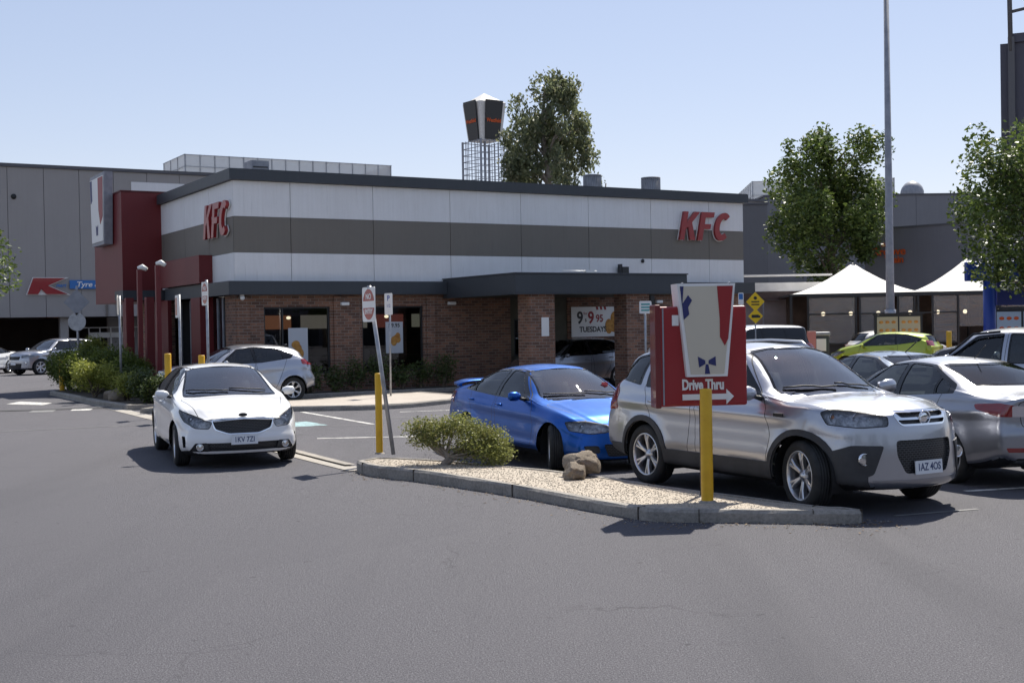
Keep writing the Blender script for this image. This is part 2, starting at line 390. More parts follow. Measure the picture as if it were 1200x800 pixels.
            for k in range(N):
                a = P[k]; b = P[(k+1) % N]
                if math.hypot(b[0]-a[0], b[1]-a[1]) < 1e-6: continue
                co = u*a[0]+v*a[1]; nn = (u*(b[1]-a[1])-v*(b[0]-a[0])).normalized()
                if not sel: break
                dist = {}
                for f in sel:
                    for q in f.verts:
                        if q not in dist: dist[q] = (q.co-co).dot(nn)
                out = []; cross = []
                for f in sel:
                    ds = [dist[q] for q in f.verts]; mx, mn = max(ds), min(ds)
                    if mx < 1e-5: out.append(f)
                    elif mn < -1e-5: cross.append(f)
                for f in cross:
                    for e in list(f.edges):
                        d0, d1 = dist.get(e.verts[0]), dist.get(e.verts[1])
                        if d0 is None or d1 is None or d0*d1 >= 0 or min(abs(d0), abs(d1)) < 1e-5: continue
                        ne, nv = bmesh.utils.edge_split(e, e.verts[0], abs(d0)/(abs(d0)+abs(d1))); dist[nv] = 0.0
                for f in cross:
                    on = [q for q in f.verts if abs(dist.get(q, 1)) < 1e-5]
                    if len(on) < 2: out.append(f) if (f.calc_center_median()-co).dot(nn) < 0 else None; continue
                    g2 = None
                    try: g2, _l = bmesh.utils.face_split(f, on[0], on[-1])
                    except ValueError: pass
                    for g in (f, g2):
                        if g is not None and (g.calc_center_median()-co).dot(nn) < 0: out.append(g)
                sel = out
            for f in sel: f[s.id] = nid
        bm.normal_update()
    def panel(s, poly, frame, name, gap=.0048, gapname='gap', **k):
        s.cut(grow(poly, gap), frame, gapname, **k); k2 = dict(k); k2['only'] = [gapname]; s.cut(grow(poly, -gap), frame, name, **k2)
    def extract(s, parent, table, root_name='body'):
        """table: id name -> (object name, material, recess, split by side, parent key)"""
        bm = s.bm; bm.normal_update(); objs = {}
        lists = {}
        for f in bm.faces:
            nm = s.names[f[s.id]]
            if nm == 'delete': continue
            if nm == 'gap': key = ('body', 0)
            else:
                sp_ = table.get(nm, (nm, None, 0, False))[3]; key = (nm, (1 if f.calc_center_median().y > 0 else -1) if sp_ else 0)
            lists.setdefault(key, []).append(f)
        for (nm, side), fs in lists.items():
            oname, m, rec, _ = table[nm][:4]
            mats = m if isinstance(m, (list, tuple)) else [m]
            idx = {}; V = []; N = []; Fc = []; mi = []
            for f in fs:
                row = []
                for v in f.verts:
                    if v.index not in idx or True:
                        pass
                    kx = v
                    if kx not in idx: idx[kx] = len(V); V.append(v.co-v.normal*rec); N.append(v.normal.copy())
                    row.append(idx[kx])
                Fc.append(row); mi.append(1 if s.names[f[s.id]] == 'gap' else 0)
            if rec:
                fset = set(fs)
                for f in fs:
                    vs = f.verts; n = len(vs)
                    for q in range(n):
                        e = f.edges[q]
                        if any((g not in fset) for g in e.link_faces) or len(e.link_faces) == 1:
                            a, b = f.verts[q], f.verts[(q+1) % n]
                            w = len(V); V += [a.co.copy(), b.co.copy(), b.co-b.normal*rec, a.co-a.normal*rec]; N += [Vector((0, 0, 0))]*4
                            Fc.append((w, w+1, w+2, w+3)); mi.append(0)
            me = bpy.data.meshes.new(oname); me.from_pydata([v[:] for v in V], [], Fc)
            for x in mats: me.materials.append(x)
            if nm == 'body': me.materials.append(M['black'])
            me.polygons.foreach_set('material_index', mi); me.polygons.foreach_set('use_smooth', [True]*len(Fc)); me.update()
            me.normals_split_custom_set_from_vertices([tuple(n) for n in N])
            o = bpy.data.objects.new(oname, me); link(o, parent); objs[(nm, side)] = o
        return objs
    def lining(s, parent):
        V = []; Fc = []; idx = {}
        for f in s.bm.faces:
            nm = s.names[f[s.id]]
            if nm in ('delete', 'windscreen', 'window', 'rear_window', 'underbody', 'headlight', 'tail_lamp', 'grille'): continue
            c = f.calc_center_median()
            if not (s.xf-s.sp['ws'][0]+.05 > c.x > s.xf-s.sp['rw'][1]-.02): continue
            row = []
            for v in f.verts:
                if v not in idx: idx[v] = len(V); V.append(v.co-v.normal*.022)
                row.append(idx[v])
            Fc.append(row[::-1])
        return mesh_obj('lining', V, Fc, M['lining'], parent, smooth=True)

def wheel(parent, x, y, r, w, rr, spokes, style, side, steer=0, rimmat=None, hub=True):
    """tyre and spoked rim, outer face toward +y in its own frame (turned for the right side)"""
    e = bpy.data.objects.new('wheel', None); e.empty_display_size = .2; e.location = (x, y, r); e.rotation_euler = (0, 0, (0 if side > 0 else PI)+steer); link(e, parent)
    key = (r, w, rr, spokes, style, rimmat)
    if key not in WH:
        t = MB(); h = w/2
        prof = [(rr-.005, -h*.82), (rr+.015, -h*.95), ((rr+r)/2, -h*1.03), (r-.028, -h*.93), (r-.006, -h*.78), (r, -h*.55)]
        for g in (-.42, -.14, .14, .42):
            prof += [(r, h*(g-.03)), (r-.008, h*(g-.02)), (r-.008, h*(g+.02)), (r, h*(g+.03))]
        prof += [(r, h*.55), (r-.006, h*.78), (r-.028, h*.93), ((rr+r)/2, h*1.03), (rr+.015, h*.95), (rr-.005, h*.82)]
        t.lathe(prof, 56)
        to = t.build('tyre', M['rubber']); tm = to.data; bpy.data.objects.remove(to)
        b = MB(); f = h*.80
        b.lathe([(rr+.004, f), (rr-.004, f+.012), (rr-.018, f+.006), (rr-.024, f-.02), (rr-.04, -h*.7), (rr, -h*.8)], 56)
        hr = .062
        b.lathe([(.0001, f-.012), (.026, f-.012), (.03, f-.018), (hr, f-.03), (hr+.012, f-.06), (hr+.01, f-.09)], 24)
        for k in range(spokes):
            a = 2*PI*k/spokes+PI/2; subs = [0] if style == 'single' else [-.13, .13]
            for dl in subs:
                wi = {'single': .040, 'double': .017, 'wide': .0}.get(style, .02); wo = {'single': .052, 'double': .020}.get(style, .03)
                a0 = a+dl*(.25 if style == 'double' else 0); a1 = a+dl*(1 if style == 'double' else 0)
                V = []
                for (rad, an, hw, ht) in ((hr*.8, a0, wi, f-.03), (rr*.6, (a0+a1)/2, wi*.85, f-.012), (rr-.012, a1, wo, f-.006)):
                    c, s_ = math.cos(an), math.sin(an)
                    for (o, dy) in ((-hw, -.010), (-hw*.55, 0), (hw*.55, 0), (hw, -.010), (hw, -.05), (-hw, -.05)):
                        V.append((rad*c-o*s_, ht+dy, rad*s_+o*c))
                Fc = []
                for q in range(2):
                    for j in range(6): Fc.append((q*6+j, q*6+(j+1) % 6, (q+1)*6+(j+1) % 6, (q+1)*6+j))
                b.add(V, Fc)
        for k in range(5):
            a = 2*PI*k/5; b.cyl((.042*math.cos(a), f-.03, .042*math.sin(a)), .008, .008, 6, 1, 'y')
        b.lathe([(.05, f-.115), (rr-.07, f-.115), (rr-.07, f-.13)], 32, i=1)
        b.lathe([(.001, f-.15), (rr-.03, f-.15)], 24, i=2)
        ro = b.build('rim', [rimmat or M['alloy'], M['alloy_dark'], M['black']]); rm = ro.data; bpy.data.objects.remove(ro)
        WH[key] = (tm, rm)
    tm, rm = WH[key]
    for n_, me in (('tyre', tm), ('rim', rm)): link(bpy.data.objects.new(n_, me), e)
    return e
WH = {}
def seat(parent, x, y, z, w=.5, back=.62, m=None, head=True, name='seat'):
    b = MB(); b.box(x-.28, x+.24, y-w/2, y+w/2, z, z+.14, bev=.04)
    V = []
    n = 6
    for k in range(n+1):
        t = k/n; zz = z+.08+back*t; xx = x-.24-.20*t; hw = w/2*(1-.18*t**2)
        for (dx, yy) in ((.05, -hw), (.09, -hw*.5), (.09, hw*.5), (.05, hw), (-.06, hw*.8), (-.06, -hw*.8)): V.append((xx+dx, y+yy, zz))
    Fc = [(k*6+j, k*6+(j+1) % 6, (k+1)*6+(j+1) % 6, (k+1)*6+j) for k in range(n) for j in range(6)]+[tuple(range(n*6, n*6+6))]
    b.add(V, Fc, 0, True)
    if head:
        for yy in ([y] if w < .7 else [y-w*.3, y+w*.3]): b.box(x-.50, x-.40, yy-.13, yy+.13, z+.08+back+.02, z+.08+back+.20, bev=.035)
    return b.build(name, m or M['seat'], parent)
def plate_part(parent, loc, rz, txt, w=.372, h=.134, tilt=0):
    b = MB(); b.box(-.008, .004, -w/2, w/2, -h/2, h/2); o = b.build('number_plate', M['plate'], parent, loc, rz); o.rotation_euler = (0, tilt, rz)
    text_obj('plate_lettering', txt, h*.78, M['plate_ink'], o, (.006, 0, 0), (PI/2, 0, PI/2), .001, offset=.0012, sx=.80)
    return o
def side_mirror(parent, x, y, z, m, side, s=1.0):
    V = []; b = MB()
    prof = [(0, .02), (.03, .06), (.10, .085), (.2, .08), (.235, .055), (.25, .01)]
    n = 12
    for k, (yy, rr) in enumerate(prof):
        for q in range(n):
            a = 2*PI*q/n; cx = math.cos(a); cz = math.sin(a)
            V.append((x+s*(rr*.75*(cx if cx > 0 else cx*.45)), y+side*s*(yy+.02), z+s*(rr*.95*cz+.012*k/5)))
    Fc = [(k*n+q, k*n+(q+1) % n, (k+1)*n+(q+1) % n, (k+1)*n+q) for k in range(len(prof)-1) for q in range(n)]+[tuple(range(n)), tuple((len(prof)-1)*n+q for q in range(n))]
    b.add(V, Fc, 0, True); b.tube([(x+.02, y-side*.05, z-.06*s), (x+.01, y+side*.06*s, z-.03*s)], [.03, .02], 8, 1)
    o = b.build('mirror', [m, M['black']], parent)
    g = MB(); g.box(x-.035*s, x-.032*s, y+side*.05*s, y+side*.25*s if side > 0 else y+side*.05*s, 0, 0) if False else g
    gx = x-.052*s; g.add([(gx, y+side*s*.05, z-.05*s), (gx, y+side*s*.24, z-.045*s), (gx, y+side*s*.24, z+.06*s), (gx, y+side*s*.05, z+.055*s)], [(0, 1, 2, 3)])
    g.build('mirror_glass', M['chrome'], o); return o
def build_car(name, sp, pmat, loc, heading, label, cat='car', group=None, z=0):
    root = empty(name, (loc[0], loc[1], z), math.atan2(heading[1], heading[0]), label=label, cat=cat, group=group)
    sh = Shell(sp); xf = sh.xf; X = lambda s_: xf-s_
    P = lambda pts: [(X(a), b) for a, b in pts]
    W = sp['W']; xa, xb = sp['wb']/2, -sp['wb']/2
    hero = sp.get('hero', False)
    for d in sp.get('doors', []): sh.panel(rpoly(P(d), .05, 3), 'side', 'door', only=['body'])
    if 'hood' in sp: sh.panel(rpoly([(X(a), b) for a, b in sp['hood']], .06, 3), 'top', 'bonnet', only=['body'], nmin=.5, xr=(X(sp['ws'][0]+.25), 99))
    for fn in sp.get('cuts', []): fn(sh, X, P)
    # glazing
    if 'dlo' in sp:
        for d in sp['dlo']: sh.cut(rpoly(P(d), .035, 3), 'side', 'trim', only=['body', 'door', 'gap'], nmin=.3)
        for d in sp['glass']: sh.cut(rpoly(P(d), .03, 3), 'side', 'window', only=['trim'], nmin=.3)
    wsz = sp['wsp']; sh.cut(rpoly(wsz, .05, 4), 'front', 'trim', only=['body', 'bonnet', 'gap', 'door', 'trim'], xr=(X(sp['ws'][1]+.25), X(sp['ws'][0]-.12)), nmin=.25)
    sh.cut(rpoly(grow(wsz, -.022), .05, 4), 'front', 'windscreen', only=['trim'], xr=(X(sp['ws'][1]+.25), X(sp['ws'][0]-.12)), nmin=.25)
    rwz = sp['rwp']; sh.cut(rpoly(rwz, .05, 4), 'rear', 'trim', only=['body', 'gap', 'door'], xr=(X(sp['rw'][1]+.12), X(sp['rw'][0]-.15)), nmin=.15)
    sh.cut(rpoly(grow(rwz, -.02), .05, 4), 'rear', 'rear_window', only=['trim'], xr=(X(sp['rw'][1]+.12), X(sp['rw'][0]-.15)), nmin=.15)
    # wheel arches
    allow = [n for n in sh.names if n not in ('trim', 'window')]
    for ax in (xa, xb):
        if sp.get('clad'): sh.cut(circ(ax, sp['rt'], sp['ra']+sp['clad']), 'side', 'cladding', only=[n for n in allow if n != 'underbody'])
    if sp.get('clad'):
        sh.cut(P([(.2, .05), (sp['L']-.25, .05), (sp['L']-.25, sp['cladz']), (.2, sp['cladz'])]), 'side', 'cladding', only=[n for n in sh.names if n in ('body', 'door', 'gap')], nmin=.5)
    for ax in (xa, xb): sh.cut(circ(ax, sp['rt'], sp['ra']), 'side', 'delete', nmin=.01)
    tint = sp.get('tint', M['tint'])
    table = {'body': ('body', pmat, 0, False), 'door': ('door', pmat, 0, True), 'bonnet': ('bonnet', pmat, 0, False), 'trim': ('window_trim', M['gloss_black'], .003, False),
             'window': ('window', tint, .008, True), 'windscreen': ('windscreen', M['windscreen'], .005, False), 'rear_window': ('rear_window', tint, .005, False),
             'underbody': ('underbody', M['black'], 0, False), 'cladding': ('cladding', M['plastic'], -.012, True), 'grille': ('grille', M['grille_mesh'], .03, False),
             'headlight': ('headlight', M['lamp_lens'], 0, True), 'tail_lamp': ('tail_lamp', [M['tail_red']], -.006, True), 'tail_clear': ('reversing_lamp', M['tail_clear'], -.006, True),
             'chrome': ('chrome_trim', M['chrome'], -.006, False), 'intake': ('lower_intake', M['grille_mesh'], .03, False), 'fog_bay': ('fog_lamp_recess', M['plastic'], .02, True),
             'silver_trim': ('skid_plate', M['p_silver2'], -.004, False), 'boot': ('boot_lid', pmat, 0, False), 'reflector': ('reflector', M['tail_red'], -.003, True)}
    # lamp housings behind clear lenses
    bm = sh.bm; lamps = {}
    for f in bm.faces:
        if sh.names[f[sh.id]] == 'headlight':
            lamps.setdefault(1 if f.calc_center_median().y > 0 else -1, []).append(f)
    objs = sh.extract(root, table)
    for side, fs in lamps.items():
        V = []; Fc = []; idx = {}; dep = sp.get('lampdeep', .07); fset = set(fs); dirv = Vector((-.94, -side*.25, 0))*dep
        for f in fs:
            row = []
            for v in f.verts:
                if v not in idx: idx[v] = len(V); V.append(v.co+dirv)
                row.append(idx[v])
            Fc.append(row)
            n = len(f.verts)
            for q in range(n):
                e = f.edges[q]
                if any(g not in fset for g in e.link_faces):
                    a, b = f.verts[q], f.verts[(q+1) % n]; w = len(V); V += [a.co-a.normal*.003, b.co-b.normal*.003, b.co+dirv, a.co+dirv]; Fc.append((w, w+1, w+2, w+3))
        par = objs.get(('headlight', side))
        mesh_obj('lamp_housing', V, Fc, M['lamp_dark'], par, smooth=False)
        for (ls, ly, lz, lr, kind_) in sp.get('lamps', []):
            b = MB(); c = (X(ls), side*ly, lz)
            b.lathe([(lr*.35, -.045), (lr*.7, -.03), (lr*.95, .0), (lr, .012), (lr*1.04, .0)], 24, 'x', 0, c)
            b.ell((c[0]-.01, c[1], c[2]), (lr*.45, lr*.5, lr*.5), 1)
            b.build('lamp_reflector', [M['lamp_reflector'], M['indicator'] if kind_ == 'a' else M['chrome']], par)
    sh.lining(root)
    # wheel wells
    b = MB()
    for ax in (xa, xb):
        for sd in (1, -1):
            yo = W*.93*sd; yi = (W-.36)*sd; n = 20; V = []
            rr_ = sp['ra']+.012
            for q in range(n+1):
                a = -.35+(PI+.7)*q/n; V += [(ax+rr_*math.cos(a), yo, sp['rt']+rr_*math.sin(a)), (ax+rr_*math.cos(a), yi, sp['rt']+rr_*math.sin(a))]
            Fc = [(2*q, 2*q+1, 2*q+3, 2*q+2) for q in range(n)]+[tuple(2*q+1 for q in range(n+1))]
            b.add(V, Fc)
    fz = pchip(sp['bot'], np.array([sp['L']/2]))[0]+.06
    b.box(xb+.25, xa-.35, -W*.82, W*.82, fz, fz+.03)
    b.build('wheel_well', M['black'], root)
    # wheels
    wt = sp.get('wt', .22)
    for ax, st in ((xa, sp.get('steer', 0)), (xb, 0)):
        for sd in (1, -1): wheel(root, ax, sd*(W-wt/2-.02), sp['rt'], wt, sp['rim'], sp.get('spokes', 5), sp.get('style', 'single'), sd, st)
    for (fs_, fy, fz_, fr_) in sp.get('fogs', []):
        for sd in (1, -1):
            b = MB(); c = (X(fs_), sd*fy, fz_); b.lathe([(fr_*.5, -.03), (fr_, 0), (fr_*1.15, .008), (fr_*1.2, -.02)], 20, 'x', 0, c); b.lathe([(.001, .006), (fr_*.95, .0)], 20, 'x', 1, c); b.build('fog_lamp', [M['chrome'], M['lamp_reflector']], root)
    # cabin
    zb = sp.get('seatz', .42); xs = X(sp['ws'][1])-.45
    for sd in (1, -1): seat(root, xs, sd*.36, zb)
    if not sp.get('noback'): seat(root, min(xb+.44, xs-.7), 0, zb, 1.2, .46+sp.get('seatup', 0))
    cz = pchip(sp['sho'], np.array([sp['ws'][0]+.2]))[0]
    b = MB(); x0 = X(sp['ws'][0]); V = []
    for q in range(9):
        y = -W*.86+W*1.72*q/8; V += [(x0-.02-.1*(y/W)**2, y, cz-.02), (x0-.25, y, cz+.02), (x0-.62, y, cz-.04), (x0-.72, y, cz-.25), (x0-.55, y, cz-.5)]
    b.add(V, [(q*5+k, q*5+k+1, (q+1)*5+k+1, (q+1)*5+k) for q in range(8) for k in range(4)], 0, True)
    b.build('dashboard', M['seat'], root)
    b = MB(); c = Vector((x0-.80, -.36, cz-.02)); tt = []
    for q in range(25):
        a = 2*PI*q/24; tt.append(c+Vector((math.sin(a)*.07, math.cos(a)*.185, math.sin(a)*.17)))
    b.tube(tt, .015, 8); b.tube([c+Vector((0, -.18, 0)), c, c+Vector((0, .18, 0))], .014, 6); b.tube([c, c+Vector((.2, 0, -.1))], .03, 8)
    b.build('steering_wheel', M['seat'], root)
    zt = pchip(sp['top'], np.array([sp['ws'][1]]))[0]
    b = MB(); b.box(X(sp['ws'][1])+.03, X(sp['ws'][1])+.05, -.11, .11, zt-.16, zt-.10, bev=.008); b.build('rear_view_mirror', M['black'], root)
    # door handles, mirrors
    for (hs, hz) in sp.get('handles', []):
        for sd in (1, -1):
            yy = handle_y(sh, X(hs), hz, sd); d = objs.get(('door', sd), root)
            b = MB(); b.tube([(X(hs)+.09, yy-sd*.005, hz), (X(hs)+.06, yy+sd*.028, hz+.003), (X(hs)-.06, yy+sd*.028, hz+.005), (X(hs)-.09, yy-sd*.005, hz+.003)], [.012, .014, .014, .012], 8)
            b.build('handle', sp.get('handlemat', pmat), d)
    if 'mirror' in sp:
        ms, my, mz = sp['mirror']
        for sd in (1, -1): side_mirror(root, X(ms), sd*my, mz, pmat, sd, sp.get('mirs', 1))
    if hero:
        a0, z0 = sp['ws'][0], pchip(sp['top'], np.array([sp['ws'][0]]))[0]
        for (y0, y1) in ((-.62, -.02), (.0, .55)):
            b = MB(); pts = []
            for q in range(7):
                t = q/6; y = y0+(y1-y0)*t; s_ = a0+.05+.16*(abs(y)/.7)**2+.10*(1-t)*.6; pts.append((X(s_), y, surf_z(sh, X(s_), y)+.018))
            b.tube(pts, .009, 6); b.build('wiper', M['black'], root)
    sh.bm.free()
    return root, X
def handle_y(sh, x, z, sd):
    best = None
    for v in sh.V:
        if v[1]*sd > 0:
            d = (v[0]-x)**2+(v[2]-z)**2
            if best is None or d < best[0]: best = (d, v[1])
    return best[1]
def surf_z(sh, x, y):
    V = sh.V; d = (V[:, 0]-x)**2+(V[:, 1]-y)**2+1e-3*(2-V[:, 2])**2; m = V[:, 2] > .6
    return float(V[m][np.argsort(d[m])[:3], 2].mean())
# ------------------------------------------------------------------ car specifications (s = metres back from the nose)
def dg(sh, X, a, pts):
    a = R(a); return [(-math.sin(a)*X(s_)+math.cos(a)*y, z) for s_, y, z in pts]
def kia_cuts(sh, X, P):
    sh.cut(rpoly([(-.44, .685), (-.40, .55), (-.22, .485), (.22, .485), (.40, .55), (.44, .685), (.3, .705), (-.3, .705)], .03, 3), 'front', 'chrome', only=['body', 'bonnet', 'gap'], xr=(X(.5), 99))
    sh.cut(rpoly([(-.425, .675), (-.385, .56), (-.21, .498), (.21, .498), (.385, .56), (.425, .675), (.28, .693), (-.28, .693)], .03, 3), 'front', 'grille', only=['chrome'], xr=(X(.5), 99))
    sh.panel(rpoly(dg(sh, X, 38, [(.10, .44, .66), (.13, .46, .565), (.22, .62, .575), (.42, .80, .66), (.64, .86, .80), (.60, .86, .825), (.25, .70, .735)]), .03, 3), ('diag', 38), 'headlight', only=['body', 'bonnet', 'gap'], nmin=.05)
    sh.cut(rpoly([(-.52, .37), (-.60, .255), (.60, .255), (.52, .37)], .03, 3), 'front', 'intake', only=['body'], xr=(X(.5), 99))
    for yy in (0,):
        sh.cut(rpoly([(.50, .375), (.47, .25), (.74, .25), (.66, .37)], .02, 3), 'front', 'fog_bay', only=['body', 'intake'], ymir=True, xr=(X(.7), 99))
    sh.cut(rpoly([(.775, .46), (.775, .30), (.80, .30), (.81, .46)], .01, 2), 'front', 'intake', only=['body'], ymir=True, xr=(X(.8), 99))
    sh.panel(rpoly([(-.62, 1.00), (-.52, .70), (.52, .70), (.62, 1.00)], .06, 3), 'rear', 'boot', only=['body'], xr=(-99, X(4.3)))
    sh.cut(rpoly(dg(sh, X, 142, [(4.45, .45, .80), (4.45, .45, .92), (4.15, .85, .97), (4.1, .85, .82)]), .03, 3), ('diag', 142), 'tail_lamp', only=['body', 'boot', 'gap'], nmin=.05)
KIA = dict(L=4.56, W=.89, wb=2.70, fo=.88, rt=.317, ra=.352, rim=.215, wt=.215, spokes=5, style='double', hero=True, flare=.022, tum=.58, rs=.05,
    top=[(0, .70), (.10, .745), (.3, .83), (.6, .90), (1.0, .965), (1.14, .985), (1.20, 1.01), (1.5, 1.17), (1.85, 1.335), (2.08, 1.405), (2.5, 1.435), (3.1, 1.415), (3.45, 1.34), (4.0, 1.12), (4.1, 1.09), (4.45, 1.05), (4.56, .99)],
    sho=[(0, .60), (.15, .69), (.4, .80), (.9, .885), (1.3, .925), (2.5, .955), (3.6, .99), (4.2, .99), (4.56, .93)],
    bot=[(0, .20), (.4, .17), (.9, .17), (3.6, .18), (4.3, .24), (4.56, .32)],
    wid=[(0, .86), (.1, .90), (.3, .955), (.7, .99), (1.2, 1), (3.4, 1), (4.0, .97), (4.4, .92), (4.56, .86)],
    sw=[(0, .74), (.25, .86), (.9, .925), (1.5, .945), (3.2, .945), (4.0, .90), (4.56, .78)],
    ein=[(0, .10), (1.0, .10), (1.3, .03), (3.6, .02), (4.1, .10), (4.56, .12)],
    crown=[(0, .03), (1.0, .045), (1.25, .05), (2.0, .065), (3.4, .07), (4.0, .045), (4.56, .03)],
    ws=(1.20, 2.02), rw=(3.35, 4.02), pf=.34, pr=.2,
    nose=[(.15, .10), (.24, .03), (.32, .0), (.42, .005), (.50, .03), (.70, .07), (.80, .13), (1.0, .3)], tail=[(.2, .12), (.35, .02), (.55, 0), (.75, .03), (.95, .03), (1.05, .08)],
    crease=[(lambda S: .72+.035*S, .022, .08, .9, 4.3), (.36, .016, .07, 1.2, 3.5)],
    doors=[[(1.38, .30), (1.28, .62), (1.42, .93), (2.05, 1.36), (2.45, 1.38), (2.52, .95), (2.5, .28)], [(2.56, .28), (2.58, .95), (2.52, 1.385), (3.1, 1.36), (3.55, 1.10), (3.62, .9), (3.25, .55), (3.15, .28)]],
    hood=[(.16, -.56), (1.14, -.74), (1.20, 0), (1.14, .74), (.16, .56), (.05, 0)],
    dlo=[[(1.42, .965), (2.12, 1.355), (2.52, 1.385), (3.1, 1.355), (3.72, 1.115), (3.74, 1.03), (2.6, .975)]],
    glass=[[(1.66, .985), (2.14, 1.335), (2.46, 1.365), (2.50, .99)], [(2.60, .99), (2.56, 1.365), (3.05, 1.34), (3.36, 1.21), (3.36, 1.01)], [(3.39, 1.03), (3.39, 1.19), (3.62, 1.10), (3.64, 1.045)]],
    wsp=[(-.70, .965), (.70, .965), (.66, 1.06), (.545, 1.385), (.3, 1.405), (-.3, 1.405), (-.545, 1.385), (-.66, 1.06)],
    rwp=[(-.60, 1.12), (.60, 1.12), (.50, 1.37), (-.50, 1.37)], cuts=[kia_cuts], handles=[(2.38, .86), (3.42, .88)], mirror=(1.58, .83, 1.0), mirs=.82, steer=-.04,
    lamps=[(.44, .67, .685, .055, 'c'), (.34, .55, .64, .045, 'c')], lampdeep=.10, fogs=[(.125, .60, .315, .042)])

def captiva_cuts(sh, X, P):
    sh.cut(rpoly([(-.36, 1.0), (-.30, .885), (.30, .885), (.36, 1.0), (.28, 1.035), (-.28, 1.035)], .05, 4), 'front', 'chrome', only=['body', 'bonnet', 'gap'], xr=(X(.5), 99))
    for z0, z1 in ((.905, .945), (.968, 1.015)):
        sh.cut(rpoly([(-.325, z1), (-.285, z0), (.285, z0), (.325, z1)], .02, 3), 'front', 'grille', only=['chrome'], xr=(X(.5), 99))
    sh.panel(rpoly(dg(sh, X, 40, [(.13, .42, .985), (.12, .42, .89), (.25, .66, .875), (.52, .85, .90), (.58, .88, 1.02), (.46, .84, 1.05), (.3, .72, 1.04)]), .03, 3), ('diag', 40), 'headlight', only=['body', 'bonnet', 'gap'], nmin=.03)
    sh.cut(rpoly([(-.37, .75), (-.37, .60), (-.28, .42), (.28, .42), (.37, .60), (.37, .75)], .04, 3), 'front', 'intake', only=['body'], xr=(X(.5), 99))
    sh.cut(rpoly(dg(sh, X, 42, [(.10, .50, .70), (.16, .58, .42), (.3, .76, .33), (.85, .93, .33), (.60, .93, .52), (.50, .90, .62), (.28, .76, .705)]), .03, 3), ('diag', 42), 'cladding', only=['body', 'gap'], nmin=.03)
    sh.cut(rpoly([(-.60, .365), (-.50, .22), (.50, .22), (.60, .365)], .03, 3), 'front', 'silver_trim', only=['body', 'cladding', 'underbody'], xr=(X(.6), 99))
    sh.panel(rpoly([(-.66, 1.15), (-.60, .62), (.60, .62), (.66, 1.15)], .06, 3), 'rear', 'boot', only=['body'], xr=(-99, X(4.3)))
    sh.cut(rpoly(dg(sh, X, 140, [(4.5, .60, .86), (4.5, .60, 1.0), (4.3, .80, 1.28), (4.15, .84, 1.1), (4.2, .88, .88)]), .03, 3), ('diag', 140), 'tail_lamp', only=['body', 'boot', 'gap'], nmin=.05)
